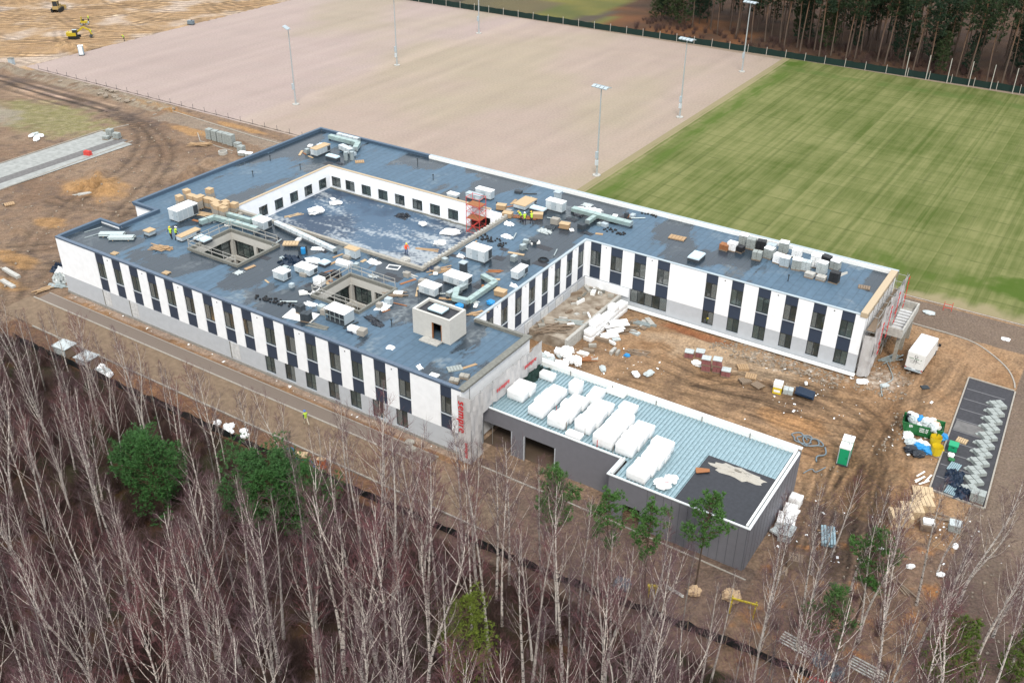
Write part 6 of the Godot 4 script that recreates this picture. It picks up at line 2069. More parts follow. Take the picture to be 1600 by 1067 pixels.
	pallet_load("block_pallet", "tall grey slab pallet at the near corner of the parking bed", "pallet load", 110.5, 22.0, 0.03, 1.3, 1.1, 1.0, 6, "block_grey")
	var gb := thing("green_bin", "bright green lidded box on the parking bed kerb", "box", V(106.7, 0.03, 29.4), 0.05)
	lb(gb, "body", M.green_plastic, 0, 0, 0, 0.85, 0.7, 0.9)
	lb(gb, "lid", M.green_plastic, 0, 0.7, 0, 0.95, 0.06, 1.0)
	lb(gb, "handle", M.black, 0, 0.5, 0.47, 0.3, 0.05, 0.05)
	soft("white_sack", "small white sack just before the green lidded box", "sack", "foil_white", 106.8, 28.0, 0.03, 0.3, 0.4, 0.3)
	soft("green_bag", "small green plastic bag between green box and blue-grey pipes", "bag", "green_skip", 107.0, 27.3, 0.03, 0.3, 0.3, 0.25)
	pallet("pallet with plywood top and white sacks behind the green box", 107.2, 31.5, 0.03, 1.1, 0.9, -0.1, "plywood")
	for k in [[107.5, 26.2, "behind"], [108.1, 22.2, "in front of"]]:
		var o := thing("pipe_bundle", "short bundle of pale blue pipes %s the dark tarpaulins on the parking bed" % k[2], "pipes", V(k[0], 0.03, k[1]), 1.45)
		for j in 6:
			q = MB.new()
			q.rod(Vector3(-0.8, 0.1, (j - 2.5) * 0.18), Vector3(0.8, 0.1, (j - 2.5) * 0.18), 0.085, 8)
			obj("pipe", q.mesh(), M.deck, o)
	for k in [[107.9, 24.6, 1.3, "upper dark blue tarpaulin heap on the parking bed"], [108.0, 23.4, 1.0, "lower dark blue tarpaulin heap on the parking bed"], [109.2, 22.1, 1.2, "dark blue tarpaulin at the near corner of the parking bed"]]:
		var o := obj("dark_tarpaulin", crumple_mesh(k[2] * 1.3, k[2] * 1.4, 0.8, int(k[1] * 5)), M.tarp_navy)
		o.position = V(k[0], 0.05, k[1])
		tag(o, k[3], "tarpaulin")
	# materials in the yard
	var names := ["far left", "far right", "middle of the front", "right of the middle", "near end", "upper middle", "upper near"]
	var at := [[75.9, 31.0], [77.0, 31.8], [78.8, 29.4], [80.0, 29.9], [81.2, 29.6], [78.7, 29.4], [79.9, 29.9]]
	for k in 7:
		pallet_load("paver_pallet", "pallet of pink paving bricks under film, %s of the brick group" % names[k], "brick pallet", at[k][0], at[k][1], 0.0 if k < 5 else 0.85, 1.05, 0.95, 0.66, 5, "brick_pink", 0.25, "pink brick pallets", "foil_grey" if k != 2 and k != 3 else "")
	soft("white_sack", "white sacks between the two groups of pink brick pallets", "sack", "foil_white", 77.4, 29.9, 0.0, 0.6, 0.5, 0.4, 0, "", 8)
	for k in [[82.3, 32.2, 0.6, 0.0, "broken pallet tilted on the rubble beyond the pink bricks"], [83.9, 30.6, 0.2, 0.3, "pallet pile top beside the yellow drum, upper one"], [83.6, 29.6, 0.9, 0.0, "old pallet beside the pink bricks, lower one"], [85.2, 29.5, -0.4, 0.1, "pallet lying in front of the white and yellow package"]]:
		pallet(k[4], k[0], k[1], k[3], 1.3, 1.1, k[2], "timber" if k[1] > 30 else "timber_old", 1 if k[3] > 0.0 else 2)
	var yp := thing("wrapped_package", "tall package with yellow printed film and white top in the yard", "package", V(87.5, 0.0, 29.5), 0.15)
	lb(yp, "lower_film", M.yellow_plastic, 0, 0.1, 0, 0.95, 0.85, 0.95)
	lb(yp, "upper_film", M.foil_white, 0, 0.95, 0, 0.97, 0.5, 0.97)
	lb(yp, "print_band", M.foil_white, 0, 0.35, 0.48, 0.7, 0.3, 0.01)
	lb(yp, "pallet_foot", M.timber_old, 0, 0, 0, 1.0, 0.1, 1.0)
	pallet_load("sack_pallet", "pallet of cartons with tan lid between the yellow package and the black panels", "pallet load", 88.6, 30.0, 0.0, 1.1, 0.9, 0.6, 4, "foil_grey", 0.2, "", "")
	var sp := thing("sheet_pile", "pile of thin black sheets slumped on the mud", "sheets", V(90.3, 0.05, 30.8), 0.3)
	for k in 5:
		var sh := lb(sp, "sheet", M.tarp_navy, rnd(-0.15, 0.15), 0.12 + k * 0.05, rnd(-0.15, 0.15), 1.9, 0.03, 1.5, rnd(-0.2, 0.2))
		sh.rotation.z = -0.12
	for k in [[72.4, 23.8, 0.6, "white plastic sack lying alone on the mud behind the garage"], [73.6, 24.8, 0.7, "grey film bag beside the white sack behind the garage"], [68.6, 22.7, 0.6, "grey bag at the puddle behind the garage"], [89.7, 33.0, 0.25, "white stone like lump near the black sheets"], [95.0, 37.0, 0.7, "torn white sack by the scaffold foot"], [97.4, 37.6, 0.5, "pale sack near the trailing grey hose"]]:
		soft("film_sack", k[3], "sack", "foil_grey" if "grey" in k[3] else "foil_white", k[0], k[1], 0.0, k[2], 0.35, k[2] * 0.6, rnd(0, 3), "", int(k[0]))
	# white foam blocks stacked along the terrace
	for k in 8:
		for l in 2 + (1 if k in [1, 2, 5] else 0):
			var o := obj("foam_block", pack_mesh(k + l), M.foil_white)
			o.transform = Transform3D(Basis(Vector3.UP, -0.1 + rnd(-0.04, 0.04)) * Basis.from_scale(Vector3(1.15, 0.72, 1.18)), V(63.9 + rnd(-0.05, 0.05), l * 0.72, 27.9 + k * 1.22))
			tag(o, "white foam block in the long wall of blocks along the terrace", "foam block", "foam blocks along the terrace")
	for k in 7:
		var o := obj("foam_sheet", UB, M.foil_white)
		o.transform = Transform3D(Basis(Vector3.UP, 0.9 + rnd(-0.2, 0.2)) * Basis(Vector3.RIGHT, rnd(-0.08, 0.08)) * Basis.from_scale(Vector3(2.4, 0.12, 0.6)), V(65.6 + rnd(-0.5, 0.5), 0.15 + k * 0.13, 29.8 + k * 0.45))
		tag(o, "white foam sheet in the slid pile before the terrace blocks", "foam sheet", "slid foam sheets")
	for k in [[68.0, 35.1, 3.0], [67.6, 34.6, 2.6]]:
		var o := obj("steel_profile", UB, M.galvanised)
		o.transform = Transform3D(Basis(Vector3.UP, 0.15) * Basis.from_scale(Vector3(k[2], 0.35, 0.3)), V(k[0], 0.16, k[1]))
		tag(o, "bundle of grey steel profiles on the mud before the glazed entrance, %s one" % ("rear" if k[1] > 35 else "front"), "profiles")
	planks("board_heap", "splintered boards on the mud beside the foam sheets", 66.5, 32.3, 0.1, 2.4, 16, "timber_old", 0.7, 0.5)
	planks("board_heap", "tangle of old boards and ladders on the terrace slab", 60.2, 25.6, 1.45, 4.2, 22, "timber_old", 0.8, 0.5)
	for k in 26:
		var ro := obj("rubble_block", UB, [M.concrete, M.concrete_pale, M.concrete_dark, M.timber_old, M.insulation][k % 5])
		var rx := rnd(57.9, 62.3)
		var rb3 := rnd(24.4, 37.4)
		var rs2 := Vector3(rnd(0.3, 1.8), rnd(0.1, 0.45), rnd(0.2, 0.6))
		ro.transform = Transform3D(Basis(Vector3.UP, rnd(0, 3)) * Basis.from_scale(rs2), V(rx, 1.42 + rs2.y * 0.5, rb3))
		tag(ro, "rubble block or offcut strewn over the terrace slab", "rubble block", "rubble on the terrace")
	for k in 18:
		var ro := obj("rubble_block", UB, [M.concrete, M.concrete_pale, M.timber_old, M.insulation, M.foil_grey][k % 5])
		var rs2 := Vector3(rnd(0.4, 2.0), rnd(0.12, 0.5), rnd(0.3, 0.7))
		ro.transform = Transform3D(Basis(Vector3.UP, rnd(0, 3)) * Basis.from_scale(rs2), V(rnd(64.8, 68.6), rs2.y * 0.45, rnd(23.5, 36.0)))
		tag(ro, "rubble block on the mud beside the foam block wall", "rubble block", "rubble beside the foam blocks")
	planks("board_heap", "grey boards leaning along the terrace slab edge", 61.0, 28.2, 1.45, 3.6, 8, "block_grey", 0.35, 0.2)
	planks("board_heap", "broken pale boards before the garage back wall", 70.3, 28.4, 0.0, 2.2, 10, "timber_old", 0.3, 0.4)
	for k in 16:
		soft("white_debris", "white foam debris in the heap between the terrace and the garage", "foam debris", "foil_white" if k % 4 else "foil_grey", 61.4 + rnd(0, 4.2), 20.4 + rnd(0, 3.4), 0.0 + (0.25 if k % 3 == 0 else 0.0), rnd(0.4, 0.8), rnd(0.4, 0.9), rnd(0.3, 0.6), rnd(0, 3), "white debris behind the garage", 70 + k)
	planks("board_heap", "brown boards lying in the white debris behind the garage", 66.0, 23.2, 0.3, 2.6, 8, "timber_red", 0.7, 0.3)
	var nt := obj("green_netting", crumple_mesh(1.8, 1.4, 1.0, 4), M.net_green)
	nt.position = V(60.4, 0.0, 18.8)
	tag(nt, "dark green netting heap on the ground at the notch", "netting")
	soft("blue_bag", "bright blue bag beside the pit in the yard", "bag", "foil_blue", 69.6, 27.0, 0.0, 0.35, 0.3, 0.3, 0, "", 12)
	# scattered stones of rubble, too many and too small to tell apart
	var st := MB.new()
	for k in 640:
		var x := rnd(60, 108)
		var b := rnd(15, 50)
		var z := 0.5
		if k < 420:
			x = rnd(77, 93)
			b = rnd(34.0, 37.6)
		elif k < 560:
			x = rnd(94, 100)
			b = rnd(35, 44)
		elif k < 640:
			x = rnd(100, 105)
			b = rnd(25, 33)
		if x > 57 and x < 63.5 and b > 23.0 or b > 37.4 and x < 94.0:
			continue
		var r := rnd(0.05, 0.17)
		st.obox(V(x, ground_h(x, b) + r * 0.25, b), Vector3(r * 1.6, r, r * 1.3), Basis.from_euler(Vector3(rnd(0, 3), rnd(0, 3), rnd(0, 3))))
	for k in 380:
		var x := rnd(-48, -2)
		var b := rnd(-6, 56)
		if x > -51 and x < -39 and b < 45:
			continue
		var r := rnd(0.05, 0.2)
		st.obox(V(x, ground_h(x, b) + r * 0.25, b), Vector3(r * 1.6, r, r * 1.3), Basis.from_euler(Vector3(rnd(0, 3), rnd(0, 3), rnd(0, 3))))
	for k in 200:
		var x := rnd(96, 118)
		var b := rnd(-6, 20)
		var r := rnd(0.04, 0.15)
		st.obox(V(x, ground_h(x, b) + r * 0.25, b), Vector3(r * 1.6, r, r * 1.3), Basis.from_euler(Vector3(rnd(0, 3), rnd(0, 3), rnd(0, 3))))
	var rub := obj("rubble", st.mesh(), M.stone_pale)
	rub.set_meta("kind", "stuff")
	tag(rub, "pale stones and rubble scattered over the muddy ground", "rubble")
	var fl := MB.new()
	for k in 300:
		var x := rnd(0.5, 62)
		var b := rnd(-0.9, -0.2)
		if k > 25:
			var cc: Array = [[87, 36, 5], [97, 38, 4], [103, 28, 3], [64, 22, 4], [70, 25, 5], [98, 8, 4], [108, 15, 5], [90, 30, 6]][k % 8]
			x = R.randfn(cc[0], cc[2] * 0.6)
			b = R.randfn(cc[1], cc[2] * 0.5)
		if x > 57 and x < 63.5 and b > 23.0 or b > 37.4 and x < 94.0:
			continue
		var r := 0.04 + 0.2 * pow(rnd(0, 1), 3.0)
		fl.obox(V(x, ground_h(x, b) + 0.03, b), Vector3(r * 1.6, 0.03, r), Basis.from_euler(Vector3(rnd(-0.3, 0.3), rnd(0, 3), rnd(-0.3, 0.3))))
	var lit := obj("litter", fl.mesh(), M.foil_white)
	lit.set_meta("kind", "stuff")
	tag(lit, "small white scraps of foam and film littering the site", "litter")
	# beside the garage end
	for k in 9:
		var o := obj("foam_sheet", UB, M.foil_white if k % 3 else M.foil_grey)
		o.transform = Transform3D(Basis(Vector3.UP, rnd(-0.4, 0.4)) * Basis(Vector3.RIGHT, rnd(-0.1, 0.1)) * Basis.from_scale(Vector3(1.2, 0.5 if k < 3 else 0.2, 1.6)), V(96.1 + rnd(-0.5, 0.8), 0.25 + (k / 3) * 0.3, 6.6 + (k % 3) * 1.5))
		tag(o, "white sheet in the heaped foam against the garage end wall", "foam sheet", "foam sheets at the garage end")
	soft("white_tub", "tall white foil bale standing at the garage corner", "bale", "foil_white", 95.8, 11.6, 0.0, 0.6, 1.1, 0.5, 0, "", 18)
	var pr := thing("profile_stack", "fanned stack of silver roof profiles on bearers by the garage end", "profiles", V(100.0, 0.0, 8.6), 1.9)
	for k in 10:
		lb(pr, "profile", M.deck, rnd(-0.1, 0.1), 0.12 + (k / 5) * 0.16, (k % 5 - 2) * 0.27, 2.6, 0.14, 0.2)
	lb(pr, "bearer", M.timber, -0.8, 0, 0, 0.12, 0.12, 1.9)
	lb(pr, "bearer", M.timber, 0.9, 0, 0, 0.12, 0.12, 1.9)
	for k in [[97.9, 1.4, 5, "nearer"], [98.6, 3.4, 7, "farther"]]:
		pallet("%s stack of empty timber pallets at the foot of the garage end" % k[3], k[0], k[1], 0.0, 1.3, 1.1, 0.25, "timber_old", k[2])
	for k in [[105.0, 14.6, 8, 0.5, "tall stack of long pale pallets at the yard road, front one"], [105.6, 16.3, 7, 0.5, "tall stack of long pale pallets at the yard road, middle one"], [106.2, 18.0, 6, 0.5, "tall stack of long pale pallets at the yard road, rear one"], [105.8, 20.3, 2, 0.35, "two pale pallets between the stacks and the parking bed"]]:
		pallet(k[4], k[0], k[1], 0.0, 2.0, 1.6, k[3], "pallet_wood", k[2])
	var cr := thing("timber_crate", "open timber crate with a white sack in it, right of the pale pallet stacks", "crate", V(107.4, 0, 15.2), 0.3)
	lb(cr, "box", M.timber_old, 0, 0.1, 0, 1.4, 0.6, 1.2)
	lb(cr, "sack", M.foil_white, 0, 0.7, 0, 1.0, 0.25, 0.8)
	lb(cr, "runner", M.timber_old, 0, 0, 0, 1.4, 0.1, 0.2)
	pallet_load("block_pallet", "grey wrapped block pallet standing alone by the outer road", "pallet load", 109.6, 16.3, 0.0, 1.1, 1.0, 0.7, 4, "block_grey", 0.2, "", "foil_grey")
	planks("board_heap", "long loose boards near the crate by the outer road", 108.6, 17.6, 0.0, 3.0, 8, "timber_old", 0.2, 0.3)
	planks("board_heap", "single long board lying across the mud by the birches", 104.2, 11.0, 0.05, 5.5, 1, "timber_old", 1.1, 0.0)
	planks("board_heap", "old boards half sunk in the mud among the corner birches", 107.2, 6.0, 0.05, 3.4, 5, "timber_old", -0.5, 0.3)
	for k in [[110.2, 14.0, "by the outer road"], [107.4, 9.0, "between the corner birches"], [109.9, 9.4, "under the outermost birch"], [104.6, 9.8, "beside the long single board"]]:
		soft("white_sack", "small white plastic sack %s" % k[2], "sack", "foil_white", k[0], k[1], 0.0, 0.35, 0.25, 0.25, rnd(0, 3), "", int(k[0]))
	# racks of slatted panels behind the corner birches, and things on the strip before the garage
	for k in [[101.9, -5.6, "left"], [107.4, -5.0, "right"]]:
		var o := thing("slatted_panel", "pale slatted panel lying in the wood corner, %s one of two" % k[2], "panel", V(k[0], 0.1, k[1]), -0.12)
		for j in 5:
			lb(o, "slat", M.concrete_pale, 0, 0.1, -0.6 + j * 0.3, 2.8, 0.06, 0.14)
		for j in 3:
			lb(o, "bearer", M.timber_old, -1.2 + j * 1.2, 0, 0, 0.1, 0.1, 1.5)
	for k in [[104.0, -6.0, 1.2, "blue-grey tarpaulin standing like a tent behind the corner birches"], [105.6, -6.8, 1.0, "pale blue tarpaulin beside the slatted panels"]]:
		var o := obj("dark_tarpaulin", crumple_mesh(k[2], k[2] * 1.2, 1.2, int(k[0])), M.hose_grey)
		o.position = V(k[0], 0, k[1])
		tag(o, k[3], "tarpaulin")
	var rb2 := obj("red_beam", UB, M.red_steel)
	rb2.transform = Transform3D(Basis(Vector3.UP, 0.15) * Basis.from_scale(Vector3(3.0, 0.2, 0.15)), V(105.3, 0.2, -8.0))
	tag(rb2, "red steel beam lying at the bottom of the wood corner", "beam")
	var yf := thing("yellow_frame", "yellow trestle frame on the strip before the garage", "trestle", V(96.8, 0, -4.6), 0.2)
	for k in [[-1.0, 0.0], [1.0, 0.0]]:
		lb(yf, "leg", M.yellow_machine, k[0], 0, -0.4, 0.12, 1.3, 0.12)
		lb(yf, "leg", M.yellow_machine, k[0], 0, 0.4, 0.12, 1.3, 0.12)
	lb(yf, "top_beam", M.yellow_machine, 0, 1.3, 0, 2.3, 0.14, 0.14)
	lb(yf, "foot_rail", M.yellow_machine, 1.0, 0.1, 0, 0.1, 0.1, 0.9)
	var yf2 := thing("yellow_frame", "small yellow stand behind the net fence before the garage", "trestle", V(89.6, 0, -7.2), 0.4)
	lb(yf2, "leg", M.yellow_machine, -0.3, 0, 0, 0.1, 1.2, 0.1)
	lb(yf2, "leg", M.yellow_machine, 0.3, 0, 0, 0.1, 1.2, 0.1)
	lb(yf2, "top_beam", M.yellow_machine, 0, 1.2, 0, 0.9, 0.2, 0.3)
	soft("sand_bag", "tan bulk bag on the strip before the garage corner", "bulk bag", "cardboard", 95.4, -3.6, 0.0, 0.8, 0.8, 0.6, 0.3, "", 9)
	soft("sand_bag", "tan and yellow bulk bag pair before the garage", "bulk bag", "cardboard", 92.4, -4.8, 0.0, 0.6, 0.6, 0.5, 0.3, "", 10)
	planks("board_heap", "two pale boards on the strip before the garage", 90.8, -5.6, 0.05, 2.4, 2, "concrete_pale", -0.2, 0.1)
	soft("dark_tarpaulin", "blue-grey lump under film beside the net fence before the garage", "film", "hose_grey", 86.9, -7.6, 0.0, 0.7, 0.9, 0.6, 0, "", 11)
	# along the street edge of the wood
	for k in [[13.6, -10.2, "farther"], [18.0, -10.4, "nearer"]]:
		var o := thing("covered_pallet", "%s of two square pallet stacks with pale grey film roofs at the wood edge" % k[2], "covered pallet", V(k[0], 0, k[1]), 0.1)
		lb(o, "load", M.timber_old, 0, 0.15, 0, 2.0, 1.3, 1.6)
		lb(o, "film_side", M.foil_grey, 0.0, 0.5, 0.82, 1.9, 0.9, 0.03)
		lb(o, "film_roof", M.foil_grey, 0, 1.45, 0, 2.3, 0.08, 1.9)
		lb(o, "runner", M.timber, 0, 0, 0.5, 2.0, 0.15, 0.12)
		lb(o, "runner", M.timber, 0, 0, -0.5, 2.0, 0.15, 0.12)
	for k in 7:
		soft("white_sack", "white film sack in the heap beside the covered pallets", "sack", "foil_grey" if k % 2 else "foil_white", 20.6 + rnd(-1.2, 1.6), -10.4 + rnd(-0.7, 0.5), 0.0, rnd(0.4, 0.8), rnd(0.3, 0.7), 0.4, rnd(0, 3), "sacks beside the covered pallets", 90 + k)
	for k in 7:
		soft("white_sack", "white sack scattered at the wood edge above the dense pines", "sack", "foil_white", 40.5 + rnd(-1.5, 3.6), -10.2 + rnd(-0.7, 0.9), 0.0, rnd(0.3, 0.7), rnd(0.25, 0.6), 0.35, rnd(0, 3), "sacks above the dense pines", 110 + k)
	var ob := thing("orange_cabinet", "orange cabinet standing at the road edge by the pines", "cabinet", V(53.7, 0, -9.5), 0.3)
	lb(ob, "body", M.orange_box, 0, 0, 0, 0.8, 1.1, 0.5)
	lb(ob, "lid", M.cardboard, 0, 1.1, 0, 0.84, 0.06, 0.54)
	var obd := lb(ob, "door", M.orange_box, 0, 0.1, 0.262, 0.66, 0.9, 0.02)
	lb(obd, "handle", M.black, 0.36, 0.0, 0.8, 0.08, 0.12, 1.0)
	pallet("plywood sheet lying at the road edge beside the blue hose", 50.6, -9.3, 0.15, 1.5, 0.9, 0.5, "plywood")
	hose("blue_hose", "blue hose looped round the plywood sheet by the road", "hose_blue", [V(48.6, 0.1, -9.6), V(49.4, 0.5, -9.2), V(50.6, 0.1, -9.9), V(52.0, 0.1, -9.4), V(53.2, 0.1, -10.0)], 0.08)
	for k in [[58.6, -1.4, "first"], [59.4, -2.2, "second"]]:
		soft("stone_lump", "%s concrete lump in the trench near the garage end of the street front" % k[2], "concrete lump", "concrete", k[0], k[1], 0.0, 0.5, 0.4, 0.4, 0, "", int(k[0]))
	# left of the school
	for k in 7:
		pallet_load("block_pallet", "grey block pallet in the kerb row beyond the roof corner, %s" % ["first", "second", "third", "fourth", "fifth", "the low one", "the last alone"][k], "pallet load", [-30.2, -28.7, -27.2, -25.7, -24.4, -22.8, -20.2][k], [52.4, 52.4, 52.4, 52.3, 52.2, 52.2, 50.6][k], 0.0, 1.15, 1.1, [1.9, 1.9, 1.9, 2.0, 2.0, 0.8, 1.2][k], 6 if k < 5 else 3, "block_grey", 0.1, "block pallets along the kerb")
	for k in [[-19.0, 49.6, "first"], [-17.6, 49.9, "second"]]:
		pallet_load("block_pallet", "%s low film-covered pallet by the far roof corner" % k[2], "pallet load", k[0], k[1], 0.0, 1.2, 1.0, 0.5, 2, "block_grey", 0.3, "", "foil_white")
	for k in [[-46.6, 43.0, 1.3, "tall"], [-44.6, 42.9, 1.0, "medium"], [-46.0, 41.6, 0.5, "low"]]:
		pallet_load("block_pallet", "%s grey block pallet at the end of the asphalt road" % k[3], "pallet load", k[0], k[1], 0.02, 1.2, 1.0, k[2], 4, "block_grey", 0.3)
	var rc := thing("red_barrier", "red plastic barrier block on the asphalt strip", "barrier", V(-41.8, 0.03, 34.4), 0.2)
	lb(rc, "body", M.red_steel, 0, 0, 0, 1.3, 0.7, 0.7)
	lb(rc, "foot", M.red_steel, 0, 0, 0, 1.4, 0.12, 0.85)
	lb(rc, "top_ridge", M.red_steel, 0, 0.7, 0, 1.0, 0.12, 0.3)
	for k in 7:
		soft("white_sack", "white film sack in the heap on the grassy patch", "sack", "foil_white" if k % 3 else "foil_grey", -58.3 + rnd(-1.6, 2.6), 34.6 + rnd(-0.8, 1.2), 0.05, rnd(0.4, 0.9), rnd(0.3, 0.6), 0.4, rnd(0, 3), "sacks on the grassy patch", 130 + k)
	q = MB.new()
	for k in 14:
		var a := TAU * k / 14.0
		var b := TAU * (k + 1) / 14.0
		q.quad(Vector3(cos(a) * 0.8, 0, sin(a) * 0.8), Vector3(cos(b) * 0.8, 0, sin(b) * 0.8), Vector3(cos(b) * 0.8, 0.6, sin(b) * 0.8), Vector3(cos(a) * 0.8, 0.6, sin(a) * 0.8), Vector3(0, 0.3, 0))
		q.quad(Vector3(cos(a) * 0.65, 0, sin(a) * 0.65), Vector3(cos(b) * 0.65, 0, sin(b) * 0.65), Vector3(cos(b) * 0.65, 0.6, sin(b) * 0.65), Vector3(cos(a) * 0.65, 0.6, sin(a) * 0.65))
		q.quad(Vector3(cos(a) * 0.65, 0.6, sin(a) * 0.65), Vector3(cos(b) * 0.65, 0.6, sin(b) * 0.65), Vector3(cos(b) * 0.8, 0.6, sin(b) * 0.8), Vector3(cos(a) * 0.8, 0.6, sin(a) * 0.8), Vector3(0, -9, 0))
	var ring := obj("concrete_ring", q.mesh(), M.concrete_pale)
	ring.position = V(-22.4, 0.0, 48.2)
	tag(ring, "concrete well ring on the soil near the block pallets", "well ring")
	planks("board_heap", "pile of pale boards on the soil before the block pallets", -29.0, 49.0, 0.2, 4.0, 14, "timber", 0.6, 0.3)
	planks("board_heap", "boards lying on the tan mound left of the school", -25.3, 21.2, 0.9, 2.2, 8, "concrete_pale", 1.0, 0.3)
	pallet("pale pallet lying alone in the mud at the picture edge", -33.0, 13.2, 0.1, 1.5, 1.2, 1.2, "timber")
	for k in [[-6.2, 3.2, "blue and white tarpaulin heap", "tarp_navy"], [-4.6, 2.4, "white foam sheet pile", "foil_white"], [-3.6, 1.4, "pile of film-wrapped boards", "foil_grey"]]:
		var o := obj("covered_heap", crumple_mesh(2.2, 1.6, 1.3, int(k[0] * -9)), M[k[3]])
		o.position = V(k[0], 0, k[1])
		tag(o, "%s against the west end wall of the school" % k[2], "heap")
	planks("board_heap", "steel props and boards at the near west corner of the school", -2.6, 0.2, 0.05, 2.4, 12, "galvanised", 0.5, 0.2)
	planks("board_heap", "broken timber frames at the street corner of the school", -3.2, -1.4, 0.05, 2.0, 12, "timber", 1.2, 0.4)
	for k in [[-11.2, -1.0, 4.0, "upper"], [-8.6, -3.2, 3.2, "lower"]]:
		var o := obj("concrete_beam", UB, M.concrete_pale)
		o.transform = Transform3D(Basis(Vector3.UP, -0.1) * Basis.from_scale(Vector3(k[2], 0.4, 0.6)), V(k[0], 0.1, k[1]))
		tag(o, "%s pale concrete beam in the orange dig at the picture edge" % k[3], "beam")
	for k in 26:
		var x := rnd(-98, -48)
		soft("boulder", "pale stone along the soil ridge of the sand pitch", "stone", "stone_pale", x, 59.0 + rnd(-1.6, 2.2), 0.2, rnd(0.3, 0.8), rnd(0.3, 0.6), rnd(0.3, 0.6), rnd(0, 3), "stones on the soil ridge", 150 + k)
	soft("white_sack", "white stone-like sack on the muddy slope left of the school", "sack", "foil_white", -16.0, 27.0, 0.1, 0.4, 0.4, 0.35, 0, "", 5)
	var bn := thing("grey_bin", "grey bin block at the picture edge by the sand pitch", "bin", V(-104.6, 0.2, 61.4), 0.3)
	lb(bn, "body", M.unit_grey, 0, 0, 0, 1.0, 1.4, 1.0)
	lb(bn, "lid", M.concrete_dark, 0, 1.4, 0, 1.1, 0.1, 1.1)
	var tk := thing("grey_tank", "small grey tank on the far edge of the sand pitch", "tank", V(-101.6, 0.05, 111.0), 0.3)
	lb(tk, "tank", M.hose_grey, 0, 0.15, 0, 1.6, 0.9, 1.0)
	lb(tk, "skid", M.black, 0, 0, 0, 1.7, 0.15, 1.1)
	lb(tk, "filler", M.black, 0.3, 1.05, 0, 0.3, 0.15, 0.3)
	var rs := thing("red_stand", "red steel barrier stand beside the outer road", "stand", V(99.4, 0, 60.6), 0.2)
	for e in [-0.5, 0.5]:
		lb(rs, "post", M.red_steel, e, 0, 0, 0.07, 1.3, 0.07)
	for y in [0.4, 0.9]:
		lb(rs, "rail", M.red_steel, 0, y, 0, 1.0, 0.06, 0.06)
	soft("film_sack", "pale grey film on the kerb beside the red stand", "film", "foil_grey", 97.6, 58.6, 0.0, 0.7, 0.2, 0.5, 0, "", 3)
	soft("film_sack", "flat white sheet on the outer road", "film", "foil_white", 107.2, 57.0, 0.0, 0.5, 0.1, 0.4, 0, "", 4)
	planks("board_heap", "red and grey poles lying under the scaffold end", 96.6, 44.4, 0.05, 3.2, 9, "galvanised", 1.0, 0.3)
	pallet("dark broken pallet alone on the mud between van and skip", 101.4, 40.0, 0.02, 0.9, 0.6, 0.7, "unit_base")
	planks("board_heap", "small white foam strips on the mud by the kerb spur", 105.3, 23.0, 0.02, 1.6, 5, "insulation", 1.2, 0.4)

